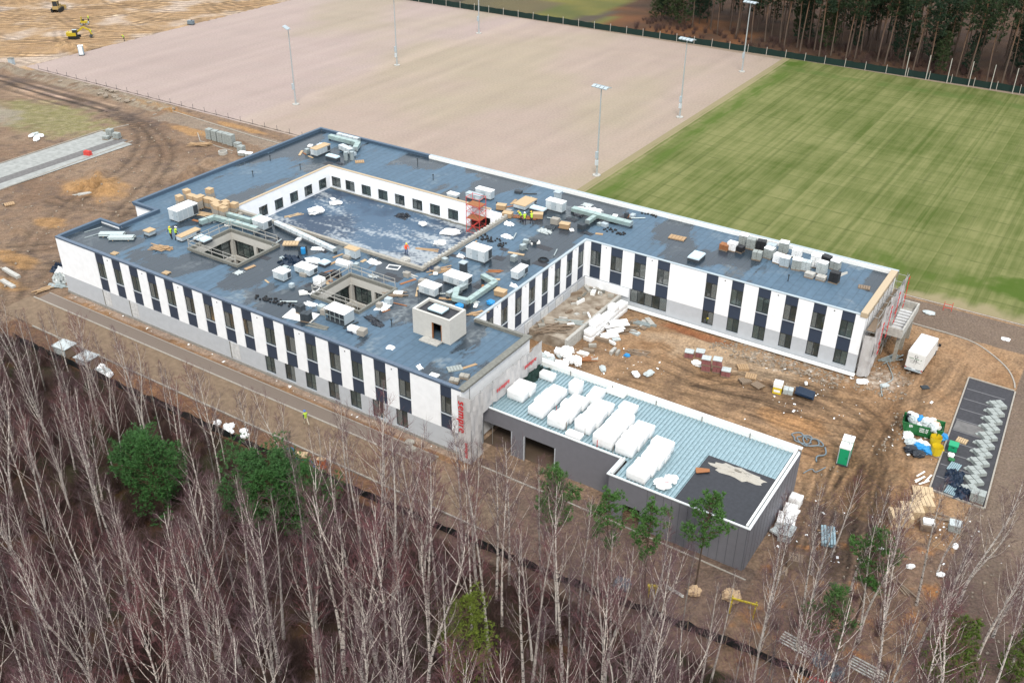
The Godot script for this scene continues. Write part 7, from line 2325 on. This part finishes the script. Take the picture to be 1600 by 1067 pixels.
# ---------- trees ----------
func birch(sd: int, h: float, fork: bool, ruddy: float, slim := 1.0, pale := 1.0) -> Node3D:
	R.seed = sd
	var wood := MB.new()
	var fine := MB.new()
	var lean := Vector3(rnd(-0.09, 0.09), 0, rnd(-0.09, 0.09))
	var stems := []
	var n := 14
	var kinds := 2 if fork else 1
	for s in kinds:
		var p := PackedVector3Array()
		var r := PackedFloat32Array()
		var hh := h * (1.0 if s == 0 else rnd(0.8, 0.92))
		var r0 := h * rnd(0.0076, 0.0098)
		var off := Vector3(rnd(-1, 1), 0, rnd(-1, 1)).normalized() * (0.1 if fork else 0.0) * h
		var ph := rnd(0, 6)
		for i in n + 1:
			var t := float(i) / n
			var sway := Vector3(sin(t * 4.0 + ph), 0, cos(t * 3.3 + ph)) * 0.012 * h * t
			var sp := off * smoothstep(0.12, 0.9, t) * (1.0 if s == 0 else -1.0)
			p.append(lean * h * t + sway + sp + Vector3(0, hh * t - 0.2, 0))
			r.append(lerpf(r0, 0.012, pow(t, 0.85)) * (1.25 if i == 0 else 1.0))
		var w := rnd(0.72, 0.88)
		wood.col = Color(w, w * 0.96, w * 0.93) * pale
		wood.tube(p, r, 6, 1.6)
		stems.append([p, r, hh])
	var twig_a := Color(0.085, 0.052, 0.06).lerp(Color(0.12, 0.046, 0.052), ruddy)
	var twig_b := Color(0.17, 0.125, 0.12).lerp(Color(0.18, 0.09, 0.08), ruddy)
	for e in stems:
		var p: PackedVector3Array = e[0]
		var hh: float = e[2]
		var count := int(hh * 1.55 / (1.3 if fork else 1.0))
		for k in count:
			var t := lerpf(rnd(0.26, 0.34), 0.97, pow(float(k) / count, 0.82))
			var f := t * n
			var i0 := mini(int(f), n - 1)
			var base := p[i0].lerp(p[i0 + 1], f - i0)
			var az := k * 2.4 + rnd(-0.5, 0.5)
			var spread := lerpf(0.86, 0.4, t) + rnd(-0.14, 0.14)
			var dir := Vector3(cos(az) * sin(spread), cos(spread), sin(az) * sin(spread))
			var l := slim * hh * (0.33 * pow(1.0 - t, 0.7) + 0.05) * rnd(0.75, 1.15) * clampf((t - 0.18) * 5.0, 0.45, 1.0)
			var lp := PackedVector3Array()
			var lr := PackedFloat32Array()
			var q := base
			var seg := 6
			var rb := clampf(lerpf(0.046, 0.016, t) * rnd(0.55, 1.15) * slim, 0.01, 0.055)
			for i in seg + 1:
				lp.append(q)
				lr.append(lerpf(rb, 0.008, float(i) / seg))
				dir = (dir + Vector3(rnd(-0.16, 0.16), 0.13 + rnd(-0.05, 0.05), rnd(-0.16, 0.16))).normalized()
				q += dir * l / seg
			var w := rnd(0.58, 0.84)
			wood.col = Color(w, w * 0.92, w * 0.88) * pale
			wood.tube(lp, lr, 4, 1.6)
			var subs := int(clampf(l * 2.6, 3, 9))
			for j in subs:
				var ft := rnd(0.18, 1.0) * seg
				var j0 := mini(int(ft), seg - 1)
				var b := lp[j0].lerp(lp[j0 + 1], ft - j0)
				var d := (lp[j0 + 1] - lp[j0]).normalized()
				var side := d.cross(Vector3(rnd(-1, 1), rnd(-1, 1), rnd(-1, 1))).normalized()
				var sd2 := (d + side * rnd(0.45, 0.9) + Vector3(0, 0.15, 0)).normalized()
				var sl := rnd(0.5, 1.25) * clampf(l * 0.4, 0.5, 1.3)
				var m := b + sd2 * sl * 0.55
				var tip := m + (sd2 + Vector3(rnd(-0.3, 0.3), rnd(-0.1, 0.3), rnd(-0.3, 0.3))).normalized() * sl * 0.5
				fine.col = twig_b.lerp(twig_a, rnd(0, 0.7))
				fine.tube(PackedVector3Array([b, m, tip]), PackedFloat32Array([0.011, 0.007, 0.003]), 3)
				for x in 6:
					var u := rnd(0.15, 1.0)
					var o := b.lerp(m, u * 1.8) if u < 0.55 else m.lerp(tip, (u - 0.55) / 0.45)
					var td := (sd2 + Vector3(rnd(-1, 1), rnd(-0.5, 0.9), rnd(-1, 1)) * 0.85).normalized()
					var tl := rnd(0.25, 0.75)
					var w2 := td.cross(Vector3(rnd(-1, 1), rnd(-1, 1), rnd(-1, 1))).normalized()
					fine.col = twig_a * rnd(0.75, 1.35)
					fine.ribbon(o, o + td * tl, 0.0075, 0.0025, w2)
					var o2 := o + td * tl * 0.4
					fine.ribbon(o2, o2 + (td + w2 * rnd(-1, 1)).normalized() * tl * 0.6, 0.006, 0.002, td.cross(w2))
	var t := Node3D.new()
	obj("trunk", wood.mesh(), M.bark, t)
	obj("crown", fine.mesh(), M.twig, t)
	return t

# tufts of needles: many small blades round shoot tips
func tuft(q: MB, at: Vector3, dir: Vector3, size: float, c: Color) -> void:
	for k in 9:
		var d := (dir * 0.7 + Vector3(rnd(-1, 1), rnd(-0.7, 1.0), rnd(-1, 1))).normalized()
		var s := d.cross(Vector3(rnd(-1, 1), rnd(-1, 1), rnd(-1, 1))).normalized()
		q.col = c * rnd(0.7, 1.35)
		var e := at + d * size * rnd(0.6, 1.1)
		q.tri(at - s * size * 0.13, at + s * size * 0.13, e)

func pine(sd: int, h: float, width: float, clear: float, dense: float, tint: Color, size: float, ruddy: bool, spread := 0.8) -> Node3D:
	R.seed = sd
	var wood := MB.new()
	var leaf := MB.new()
	var p := PackedVector3Array()
	var r := PackedFloat32Array()
	var lean := Vector3(rnd(-0.04, 0.04), 0, rnd(-0.04, 0.04)) * h
	for i in 9:
		var t := i / 8.0
		p.append(lean * t + Vector3(sin(t * 5.0 + sd) * 0.012 * h * t, h * t - 0.2, cos(t * 4.0 + sd) * 0.012 * h * t))
		r.append(lerpf(h * 0.0095, 0.02, t))
	for i in 8:
		var t := i / 8.0
		wood.col = (Color(0.13, 0.095, 0.075).lerp(Color(0.26, 0.13, 0.07), clampf(t * 1.5 - 0.2, 0, 1)) if ruddy else Color(0.1, 0.07, 0.05)) * rnd(0.9, 1.1)
		wood.tube(p.slice(i, i + 2), r.slice(i, i + 2), 7)
	var count := int((1.0 - clear) * h * dense)
	for k in count:
		var t := lerpf(clear, 0.98, float(k) / count)
		var f := t * 8.0
		var i0 := mini(int(f), 7)
		var base := p[i0].lerp(p[i0 + 1], f - i0)
		var az := k * 2.4 + rnd(-0.6, 0.6)
		var u := (t - clear) / (1.0 - clear)
		var lobe := 0.76 + 0.42 * sin(az * 2.0 + sd) * cos(u * 7.0 + sd * 1.7) + 0.12 * sin(az * 5.0)
		var l := width * 0.5 * (pow(sin(clampf(u * 0.8 + 0.22, 0, 1) * PI), 0.75)) * rnd(0.55, 1.3) * lobe + 0.2
		var up := lerpf(0.15, 0.9, u) + rnd(-0.2, 0.2)
		var dir := Vector3(cos(az), up, sin(az)).normalized()
		var mid := base + dir * l * 0.55
		var tip := base + dir * l + Vector3(0, l * 0.12, 0)
		wood.col = Color(0.12, 0.075, 0.05)
		wood.tube(PackedVector3Array([base, mid, tip]), PackedFloat32Array([0.008 * h * 0.35 + 0.012, 0.018, 0.006]), 3)
		var side := dir.cross(Vector3.UP).normalized()
		var tufts := int(clampf(l * 7.0, 5, 22))
		for j in tufts:
			var v := lerpf(0.3, 1.05, pow(rnd(0, 1), 0.4))
			var o := base.lerp(tip, v) + side * rnd(-1, 1) * l * 0.34 * spread + Vector3(0, rnd(-0.12, 0.3) * l * spread, 0) + dir * rnd(-0.1, 0.1)
			tuft(leaf, o, (dir + Vector3.UP * 0.7).normalized(), size * rnd(0.8, 1.25), tint)
	var t := Node3D.new()
	obj("trunk", wood.mesh(), M.pine_bark, t)
	obj("crown", leaf.mesh(), M.needles, t)
	return t

func plant(proto: Node3D, called: String, label: String, x: float, b: float, scale: float, turn: float, group := "") -> void:
	var o: Node3D = proto.duplicate()
	o.name = numbered(called)
	add_child(o)
	o.transform = Transform3D(Basis(Vector3.UP, turn) * Basis.from_scale(Vector3.ONE * scale), V(x, minf(ground_h(x, b), 0.3) if b < 60 else 0.0, b))
	tag(o, label, "tree", group)

func make_trees() -> void:
	var protos := []
	for k in 9:
		protos.append(birch(300 + k, 15.0, k % 3 == 2, [0.0, 0.3, 0.1, 0.7, 0.0, 0.2, 1.0, 0.1, 0.4][k], [1.0, 0.8, 1.0, 1.1, 0.7, 0.9, 1.0, 0.85, 1.05][k], [1.0, 0.9, 1.0, 1.0, 0.75, 0.95, 1.0, 0.85, 1.0][k]))
	for k in 3:
		protos.append(birch(340 + k, 15.0, false, 0.5 * k, 0.5, [0.35, 0.55, 0.7][k]))
	# the wood in front: trees at least 2 m apart between the net fence and the lower picture edge
	R.seed = 404
	var spots := []
	var keep := [[41.8, -22.0, 3.2, 9.0], [45.6, -23.0, 3.4, 9.0], [53.8, -18.8, 3.4, 9.0], [57.0, -18.4, 3.4, 10.0], [59.6, -16.6, 3.0, 11.0], [81.0, -23.3, 2.6, 7.0], [113.9, -2.1, 2.5, 3.0]]
	var tries := 0
	while spots.size() < 262 and tries < 14000:
		tries += 1
		var x := rnd(-4, 122)
		var b := rnd(-64, -12.4)
		# distance outside the left and lower picture edges on the ground
		var lower := ((x - 51.2) * 44.1 - (b + 43.4) * 66.9) / 80.1
		var left := -((x - 51.2) * 143.4 + (b + 43.4) * 219.2) / 262.0
		if lower > 15.0 or left > 6.0 or lower > 4.0 and left > 0.0:
			continue
		if x > 99.0 and b > -14.0 or b > -18.0 and x < 62.0 and R.randf() < 0.7:
			continue
		var ok := true
		for s in spots:
			if Vector2(s[0] - x, s[1] - b).length() < (2.5 if x < 60.0 else 2.35):
				ok = false
				break
		for s in keep:
			# keep the sight line from the evergreens towards the viewer free
			var d := Vector2(x - s[0], b - s[1])
			var along := clampf(d.dot(Vector2(0.845, -0.535)), 0.0, s[3])
			if d.distance_to(Vector2(0.845, -0.535) * along) < s[2]:
				ok = false
				break
		if ok:
			spots.append([x, b, lower])
	for s in spots:
		var x: float = s[0]
		var b: float = s[1]
		var h := rnd(9.0, 14.0)
		if x > 58.0:
			h += rnd(1.5, 5.0)
		if x > 68.0 and b > -19.0:
			h = rnd(11.5, 16.5)
		elif x > 66.0 and R.randf() < 0.6:
			h = rnd(16.0, 21.0)
		if b > -15.0 and x < 66.0:
			h *= 0.82
		if s[2] > 3.0:
			h = rnd(11.0, 16.0) + (2.5 if x > 62.0 else 0.0)
		var row := "beside the net fence" if b > -19.0 else ("mid-wood" if s[2] < -6.0 else "at the lower picture edge")
		var colm := "below the covered pallets" if x < 32.0 else ("below the west facade windows" if x < 50.0 else ("below the orange cabinet" if x < 68.0 else ("below the netted scaffold" if x < 82.0 else "below the garage")))
		var kind := R.randi() % 12
		var look := "%s %s%s birch" % ["tall" if h > 15.0 else ("middling" if h > 12.0 else "short"), "slender " if kind > 8 else ("forked " if kind % 3 == 2 else ""), "dark-barked" if kind in [4, 9, 10] else ("ruddy-twigged" if kind in [3, 6, 8, 11] else "grey-twigged")]
		plant(protos[kind], "birch_tree", "%s %s, %s" % [look, row, colm], x, b, h / 15.0, rnd(0, TAU), "%ses %s, %s" % [look, row, colm])
	var corner := [[110.4, -1.2, 14, "bare birch right of the old sunken boards"], [114.6, 1.2, 13, "bare birch just above the dense yellow-green pine"], [118.4, 7.4, 13, "bare birch on the outer road verge"], [116.2, -4.0, 14, "bare birch below the cut pine"], [106.0, 5.2, 12, "bare birch beyond the bushy-topped pine"], [101.0, 6.4, 10, "bare small birch beside the silver profiles"], [98.6, -3, 13, "bare birch nearest the empty pallet stacks"], [101.6, -1.4, 12, "bare birch behind the left slatted panel"], [103.8, 2.8, 13, "bare birch left of the bushy-topped pine"], [106, -2.4, 14, "bare birch between the two slatted panels"], [107.2, 1, 12.5, "bare birch right of the bushy-topped pine"], [109, 4.6, 13.5, "bare birch above the yellow-green pine"], [111.2, 1.4, 13, "bare birch beside the sunken old boards"], [112, 6.8, 14, "bare outer birch by the road edge"], [115.2, 4.4, 13, "bare outermost rear birch by the road"], [100.2, 3.2, 11, "bare short birch between pallet stacks and silver profiles"], [117, 1, 12, "bare birch at the right picture edge"], [99.5, -8, 14, "bare birch below the yellow trestle"], [103, -12, 15, "bare birch at the bottom edge left of the tarpaulin"], [108.5, -7, 14, "bare birch before the red beam"], [113, -6, 13, "bare birch at the bottom right before the dense pine"], [119.5, 5, 13, "bare birch at the picture edge behind the cut pine"], [109.6, 9.6, 10, "bare small birch near the grey block pallet"], [102, -6, 14, "bare birch beside the blue-grey tarpaulin"]]
	for c in corner:
		plant(protos[R.randi() % 9], "birch_tree", "%s in the muddy yard corner" % c[3], c[0], c[1], c[2] / 15.0, rnd(0, TAU), "birches in the muddy corner")
	for k in protos:
		k.free()
	# young pines in front
	var dark := Color(0.04, 0.112, 0.03)
	var lush := [pine(24, 9.0, 6.4, 0.05, 18.0, dark, 0.32, false), pine(27, 8.6, 6.2, 0.05, 18.0, Color(0.046, 0.115, 0.036), 0.36, false)]
	for k in [[45.4, -22.8, 0.95, 0, "large round green pine of the pair below the street front"], [41.6, -21.6, 0.78, 1, "smaller round green pine of the pair below the street front"], [53.8, -18.6, 0.9, 1, "dense green pine, back one of the clump below the orange cabinet"], [59.3, -17.0, 0.85, 0, "dense green pine, right one of the clump below the orange cabinet"], [56.8, -19.2, 0.82, 0, "dense green pine, front one of the clump below the orange cabinet"], [55.8, -16.4, 0.85, 1, "dense pine at the fence side of the clump below the orange cabinet"]]:
		plant(lush[k[3]], "pine_tree", k[4], k[0], k[1], k[2], rnd(0, TAU))
	var slim := [pine(31, 11.0, 3.6, 0.45, 10.0, Color(0.055, 0.13, 0.03), 0.36, false), pine(32, 9.0, 3.5, 0.3, 13.0, Color(0.055, 0.12, 0.032), 0.36, false)]
	for k in [[85.1, -7.2, 0.85, 0, "slim pine with a bushy top before the garage front, left one"], [88.7, -6.8, 0.86, 0, "slim pine with a bushy top before the garage front, middle one"], [92.2, -3.9, 0.95, 0, "slim pine whose top stands before the black garage membrane"], [79.1, -6.3, 1.0, 1, "slim dark pine hidden among birches before the garage doorway"], [105.2, -0.9, 1.0, 0, "bushy-topped pine in the muddy corner before the pallet stacks"], [104.1, -6.0, 0.9, 1, "dark thin pine in the muddy corner beside the blue-grey tarpaulin"]]:
		plant(slim[k[3]], "pine_tree", k[4], k[0], k[1], k[2], rnd(0, TAU))
	var pale := pine(41, 9.5, 4.4, 0.1, 12.0, Color(0.12, 0.16, 0.025), 0.3, false, 1.1)
	plant(pale, "pine_tree", "yellow-green young pine low in the middle of the birch wood", 81.5, -23.6, 1.0, 0.4)
	var cone := pine(42, 7.5, 3.6, 0.03, 13.0, Color(0.075, 0.12, 0.018), 0.34, false)
	plant(cone, "pine_tree", "dense yellow-green pine at the bottom of the muddy corner", 113.2, -3.4, 1.05, 0.4)
	plant(cone, "pine_tree", "dense green pine cut by the right picture edge", 117.2, 0.2, 0.8, 2.4)
	for k in lush + slim + [pale, cone]:
		k.free()
	# pine wood beyond the grass pitch
	var tall := []
	for k in 5:
		tall.append(pine(60 + k, 21.0, 5.0, [0.5, 0.56, 0.42, 0.6, 0.48][k], 4.6, Color(0.03, 0.05, 0.02).lerp(Color(0.022, 0.045, 0.024), k / 4.0), 0.5, true))
	var bushy := [pine(70, 14.0, 5.5, 0.1, 5.5, Color(0.02, 0.045, 0.025), 0.5, false), pine(71, 12.0, 4.6, 0.12, 5.5, Color(0.035, 0.055, 0.02), 0.5, false)]
	R.seed = 505
	var far := []
	tries = 0
	while far.size() < 210 and tries < 6000:
		tries += 1
		var x := rnd(-12, 112)
		var b := rnd(174, 214)
		if x < 26.0 and b < 183.0 - x * 0.2:
			continue
		if x < -6.0 - (b - 178.0) * 0.2:
			continue
		var ok := true
		for s in far:
			if Vector2(s[0] - x, s[1] - b).length() < (2.0 if b < 192.0 else 2.9):
				ok = false
				break
		if ok:
			far.append([x, b])
	for s in far:
		var low: bool = R.randf() < 0.16 or s[0] < 6.0 and R.randf() < 0.6
		var zone := "beyond the sand pitch" if s[0] < 34.0 else ("beyond the grass pitch" if s[0] < 64.0 else "behind the ball-net posts")
		var depth := "at the wood front" if s[1] < 184.0 else "deep in the wood"
		if low:
			plant(bushy[R.randi() % 2], "pine_tree", "bushy low-branched evergreen %s, %s" % [depth, zone], s[0], s[1], rnd(0.6, 1.1), rnd(0, TAU), "bushy evergreens %s, %s" % [depth, zone])
		else:
			plant(tall[R.randi() % 5], "pine_tree", "tall pine with bare reddish trunk %s, %s" % [depth, zone], s[0], s[1], rnd(0.85, 1.15), rnd(0, TAU), "tall pines %s, %s" % [depth, zone])
	for k in tall + bushy:
		k.free()
	# brushwood and saplings: one mass
	R.seed = 606
	var bush := MB.new()
	for k in 90:
		var a := rnd(0, TAU)
		var d := Vector3(cos(a) * rnd(0.1, 0.7), 1.0, sin(a) * rnd(0.1, 0.7)).normalized()
		var o := Vector3(rnd(-0.25, 0.25), 0, rnd(-0.25, 0.25))
		var l := rnd(0.5, 1.5)
		bush.col = Color(0.07, 0.042, 0.037) * rnd(0.6, 1.4)
		var w := d.cross(Vector3(rnd(-1, 1), rnd(-1, 1), rnd(-1, 1))).normalized()
		bush.ribbon(o, o + d * l, 0.008, 0.003, w)
		for j in 3:
			var m := o + d * l * rnd(0.3, 0.9)
			var e := (d + Vector3(rnd(-1, 1), rnd(-0.2, 0.6), rnd(-1, 1)) * 0.8).normalized()
			bush.ribbon(m, m + e * l * 0.35, 0.005, 0.002, e.cross(w).normalized())
	var mm := MultiMesh.new()
	mm.transform_format = MultiMesh.TRANSFORM_3D
	mm.mesh = bush.mesh()
	var places := []
	while places.size() < 2300:
		var x := rnd(-4, 122)
		var b := rnd(-58, -12.4)
		if ((x - 51.2) * 44.1 - (b + 43.4) * 66.9) / 80.1 > 8.0:
			continue
		if x > 100.0 and b > -14.0:
			continue
		places.append([x, b, rnd(0.7, 1.8)])
	for k in 60:
		places.append([rnd(98, 121), rnd(-10, 5), rnd(0.4, 0.9)])
	for k in 260:
		places.append([rnd(-8, 112), rnd(173.5, 186), rnd(0.6, 1.4)])
	mm.instance_count = places.size()
	for i in places.size():
		var s: Array = places[i]
		mm.set_instance_transform(i, Transform3D(Basis(Vector3.UP, rnd(0, TAU)) * Basis.from_scale(Vector3(s[2], s[2] * rnd(0.7, 1.3), s[2])), V(s[0], ground_h(s[0], s[1]) if s[1] < 0 else 0.0, s[1])))
	var u := MultiMeshInstance3D.new()
	u.name = "undergrowth"
	u.multimesh = mm
	u.material_override = M.twig
	add_child(u)
	u.set_meta("kind", "stuff")
	tag(u, "brown bare brushwood covering the floor of both woods", "undergrowth")

# ---------- people ----------
func capsule(p: Vector3, a: Vector3, b: Vector3, ra: float, rb: float) -> float:
	var d := b - a
	var t := clampf((p - a).dot(d) / d.length_squared(), 0.0, 1.0)
	return p.distance_to(a + d * t) - lerpf(ra, rb, t)

# joints of one body in a pose; every bone: a, b, radius a, radius b, colour key
func body_mesh(pose: Dictionary, tones: Dictionary) -> ArrayMesh:
	var st: float = pose.get("stride", 0.0)
	var la: float = pose.get("left", 0.1)
	var ra: float = pose.get("right", 0.1)
	var ln: float = pose.get("lean", 0.0)
	var hip := Vector3(0, 0.93, 0)
	var chest := hip + Vector3(0, cos(ln) * 0.42, sin(ln) * 0.42)
	var neck := chest + Vector3(0, cos(ln) * 0.13, sin(ln) * 0.13)
	var head := neck + Vector3(0, 0.17, 0.03 + sin(ln) * 0.1)
	var bones := [[hip, chest, 0.15, 0.17, "vest"], [chest, neck, 0.16, 0.07, "vest"], [neck, head, 0.06, 0.075, "skin"], [head + Vector3(0, -0.05, 0.03), head + Vector3(0, 0.06, 0), 0.082, 0.1, "skin"], [head + Vector3(0, 0, 0.09), head + Vector3(0, -0.03, 0.115), 0.014, 0.018, "skin"]]
	for s in [-1.0, 1.0]:
		var f: float = st * s
		var hj := hip + Vector3(0.1 * s, -0.02, 0)
		var knee := hj + Vector3(0.01 * s, -0.43 * cos(f), 0.43 * sin(f) + 0.03)
		var ank := Vector3(hj.x + 0.02 * s, 0.09, knee.z + (0.43 * sin(f * 0.6) - 0.05) - (0.12 if f < 0 else 0.0))
		bones.append([hj, knee, 0.1, 0.068, "legs"])
		bones.append([knee, ank, 0.066, 0.045, "legs"])
		bones.append([ank + Vector3(0, -0.045, -0.04), ank + Vector3(0.02 * s, -0.05, 0.16), 0.045, 0.04, "boots"])
		var arm: float = la if s < 0 else ra
		var sh := chest + Vector3(0.2 * s, 0.06, 0)
		var el := sh + Vector3(0.09 * s, -0.29 * cos(arm), 0.29 * sin(arm))
		var wr := el + Vector3(-0.03 * s, -0.25 * cos(arm + 0.5), 0.25 * sin(arm + 0.5))
		bones.append([chest + Vector3(0.12 * s, 0.04, 0), sh, 0.09, 0.07, "vest"])
		bones.append([sh, el, 0.062, 0.047, "sleeve"])
		bones.append([el, wr, 0.046, 0.033, "sleeve"])
		var d := (wr - el).normalized()
		bones.append([wr, wr + d * 0.08, 0.03, 0.034, "skin"])
		for k in 4:
			var o := wr + d * 0.085 + Vector3(0, 0, (k - 1.5) * 0.021)
			bones.append([o, o + d * [0.05, 0.06, 0.055, 0.042][k] + Vector3(-0.02 * s, 0, 0), 0.011, 0.009, "skin"])
		bones.append([wr + d * 0.03 + Vector3(0, 0, 0.03), wr + d * 0.075 + Vector3(-0.02 * s, 0, 0.055), 0.012, 0.01, "skin"])
	var cell := 0.034
	var lo := Vector3(-0.5, -0.02, -0.75)
	var dim := Vector3i(30, 56, 44)
	var val := PackedFloat32Array()
	val.resize(dim.x * dim.y * dim.z)
	val.fill(1.0)
	var own := PackedInt32Array()
	own.resize(val.size())
	var near := PackedFloat32Array()
	near.resize(val.size())
	near.fill(9.0)
	for bi in bones.size():
		var b: Array = bones[bi]
		var pad: float = maxf(b[2], b[3]) + 0.09
		var mn := (Vector3(minf(b[0].x, b[1].x), minf(b[0].y, b[1].y), minf(b[0].z, b[1].z)) - Vector3.ONE * pad - lo) / cell
		var mx := (Vector3(maxf(b[0].x, b[1].x), maxf(b[0].y, b[1].y), maxf(b[0].z, b[1].z)) + Vector3.ONE * pad - lo) / cell
		for k in range(maxi(0, int(mn.z)), mini(dim.z, int(mx.z) + 2)):
			for j in range(maxi(0, int(mn.y)), mini(dim.y, int(mx.y) + 2)):
				for i in range(maxi(0, int(mn.x)), mini(dim.x, int(mx.x) + 2)):
					var id := (k * dim.y + j) * dim.x + i
					var d := capsule(lo + Vector3(i, j, k) * cell, b[0], b[1], b[2], b[3])
					if d < near[id]:
						near[id] = d
						own[id] = bi
					var h := clampf(0.5 + 0.5 * (val[id] - d) / 0.03, 0.0, 1.0)
					val[id] = lerpf(val[id], d, h) - 0.03 * h * (1.0 - h)
	var vid := {}
	var vs := PackedVector3Array()
	var cs := PackedColorArray()
	var idx := PackedInt32Array()
	for k in dim.z - 1:
		for j in dim.y - 1:
			for i in dim.x - 1:
				var sum := Vector3.ZERO
				var cnt := 0
				for e in [[0, 0, 0, 1, 0, 0], [0, 0, 0, 0, 1, 0], [0, 0, 0, 0, 0, 1], [1, 0, 0, 1, 1, 0], [1, 0, 0, 1, 0, 1], [0, 1, 0, 1, 1, 0], [0, 1, 0, 0, 1, 1], [0, 0, 1, 1, 0, 1], [0, 0, 1, 0, 1, 1], [1, 1, 0, 1, 1, 1], [1, 0, 1, 1, 1, 1], [0, 1, 1, 1, 1, 1]]:
					var a := val[((k + e[2]) * dim.y + j + e[1]) * dim.x + i + e[0]]
					var b := val[((k + e[5]) * dim.y + j + e[4]) * dim.x + i + e[3]]
					if (a < 0.0) != (b < 0.0):
						sum += Vector3(e[0], e[1], e[2]).lerp(Vector3(e[3], e[4], e[5]), a / (a - b))
						cnt += 1
				if cnt:
					vid[Vector3i(i, j, k)] = vs.size()
					vs.append(lo + (Vector3(i, j, k) + sum / cnt) * cell)
					cs.append(tones[bones[own[(k * dim.y + j) * dim.x + i]][4]])
	for c in vid:
		var i: int = c.x
		var j: int = c.y
		var k: int = c.z
		var o := val[(k * dim.y + j) * dim.x + i]
		for e in [[Vector3i(1, 0, 0), Vector3i(0, 1, 0), Vector3i(0, 0, 1)], [Vector3i(0, 1, 0), Vector3i(0, 0, 1), Vector3i(1, 0, 0)], [Vector3i(0, 0, 1), Vector3i(1, 0, 0), Vector3i(0, 1, 0)]]:
			var w: Vector3i = c + e[0]
			var b := val[(w.z * dim.y + w.y) * dim.x + w.x]
			if (o < 0.0) == (b < 0.0):
				continue
			var q := [c, c - e[1], c - e[1] - e[2], c - e[2]]
			if not (vid.has(q[1]) and vid.has(q[2]) and vid.has(q[3])):
				continue
			var t := [vid[q[0]], vid[q[1]], vid[q[2]], vid[q[3]]]
			var order := [0, 2, 1, 0, 3, 2] if o < 0.0 else [0, 1, 2, 0, 2, 3]
			for x in order:
				idx.append(t[x])
	var s2 := SurfaceTool.new()
	s2.begin(Mesh.PRIMITIVE_TRIANGLES)
	s2.set_smooth_group(0)
	for x in vs.size():
		s2.set_color(cs[x])
		s2.add_vertex(vs[x])
	for x in idx:
		s2.add_index(x)
	s2.generate_normals()
	return s2.commit()

func make_people() -> void:
	var skin := Color(0.42, 0.25, 0.18)
	var hi := {"vest": Color(0.5, 0.72, 0.05), "sleeve": Color(0.04, 0.05, 0.08), "legs": Color(0.025, 0.03, 0.045), "boots": Color(0.02, 0.017, 0.015), "skin": skin}
	var org := {"vest": Color(0.75, 0.12, 0.05), "sleeve": Color(0.7, 0.12, 0.06), "legs": Color(0.06, 0.09, 0.18), "boots": Color(0.02, 0.02, 0.02), "skin": skin}
	var wk := {"vest": Color(0.35, 0.5, 0.06), "sleeve": Color(0.03, 0.06, 0.08), "legs": Color(0.5, 0.45, 0.36), "boots": Color(0.1, 0.07, 0.05), "skin": skin}
	var stand := body_mesh({"stride": 0.08, "left": 0.5, "right": 0.2, "lean": 0.06}, hi)
	var bend := body_mesh({"stride": 0.2, "left": 0.9, "right": 0.8, "lean": 0.5}, hi)
	var walk := body_mesh({"stride": 0.38, "left": 0.5, "right": -0.35, "lean": 0.08}, wk)
	var red := body_mesh({"stride": 0.12, "left": 0.7, "right": 0.4, "lean": 0.2}, org)
	var cap := MB.new()
	for i in 12:
		for j in 4:
			var f := func(a: int, b: int) -> Vector3:
				var u := TAU * a / 12.0
				var v := PI * 0.5 * b / 4.0
				return Vector3(cos(u) * cos(v) * 0.125, sin(v) * 0.12, sin(u) * cos(v) * 0.14)
			cap.quad(f.call(i, j), f.call(i + 1, j), f.call(i + 1, j + 1), f.call(i, j + 1), Vector3(0, -0.1, 0))
	cap.box(Vector3(-0.09, -0.015, 0.1), Vector3(0.09, 0.01, 0.2))
	var helmet := cap.mesh()
	var who := [
		[stand, 12.2, 8.5, ROOF, 0.3, "helmet_yellow", Vector3(0, 1.7, 0.06), "worker in yellow vest and helmet standing beside the long plywood-topped unit, left of two"],
		[stand, 12.85, 8.8, ROOF, 2.4, "helmet_white", Vector3(0, 1.7, 0.06), "worker in yellow vest standing beside the long plywood-topped unit, right of two"],
		[red, 36.3, 26.8, 4.61, 1.0, "helmet_yellow", Vector3(0, 1.68, 0.16), "worker in orange-red clothes on the sunken court roof"],
		[bend, 46.9, 38.6, ROOF, -0.6, "helmet_yellow", Vector3(0, 1.58, 0.36), "vested worker bending over boards at the court corner, left of three"],
		[stand, 47.7, 38.2, ROOF, 0.8, "helmet_white", Vector3(0, 1.7, 0.06), "vested worker at the court corner, middle of three"],
		[stand, 48.4, 38.9, ROOF, -1.8, "helmet_yellow", Vector3(0, 1.7, 0.06), "vested worker at the court corner, right of three"],
		[walk, 47.2, -4.8, 0.02, -1.9, "helmet_blue", Vector3(0, 1.7, 0.07), "person in green vest, pale trousers and blue helmet walking along the dirt road"],
		[stand, -112.4, 88.4, 0.05, 1.2, "helmet_yellow", Vector3(0, 1.7, 0.06), "vested worker standing at the excavator bucket"],
		[stand, -125.2, 97.3, 0.05, 2.0, "helmet_yellow", Vector3(0, 1.7, 0.06), "vested worker behind the small yellow roller"],
		[bend, -101.7, 89.9, 0.05, 0.2, "helmet_yellow", Vector3(0, 1.58, 0.36), "vested worker at the edge of the sand pitch"],
		[bend, 74.85, 38.75, 0.08, 0.4, "helmet_yellow", Vector3(0, 1.58, 0.36), "vested worker inside the first ground-floor window of the far wing"]]
	for w in who:
		var o := thing("person", w[7], "person", V(w[1], w[3], w[2]), w[4])
		obj("body", w[0], M.cloth, o)
		var h := obj("helmet", helmet, M[w[5]], o)
		h.position = w[6]

func _ready() -> void:
	set_view()
	make_materials()
	make_ground()
	make_school()
	make_garage()
	make_nets()
	make_fences()
	make_masts()
	make_roof_things()
	make_yard()
	make_trees()
	make_people()
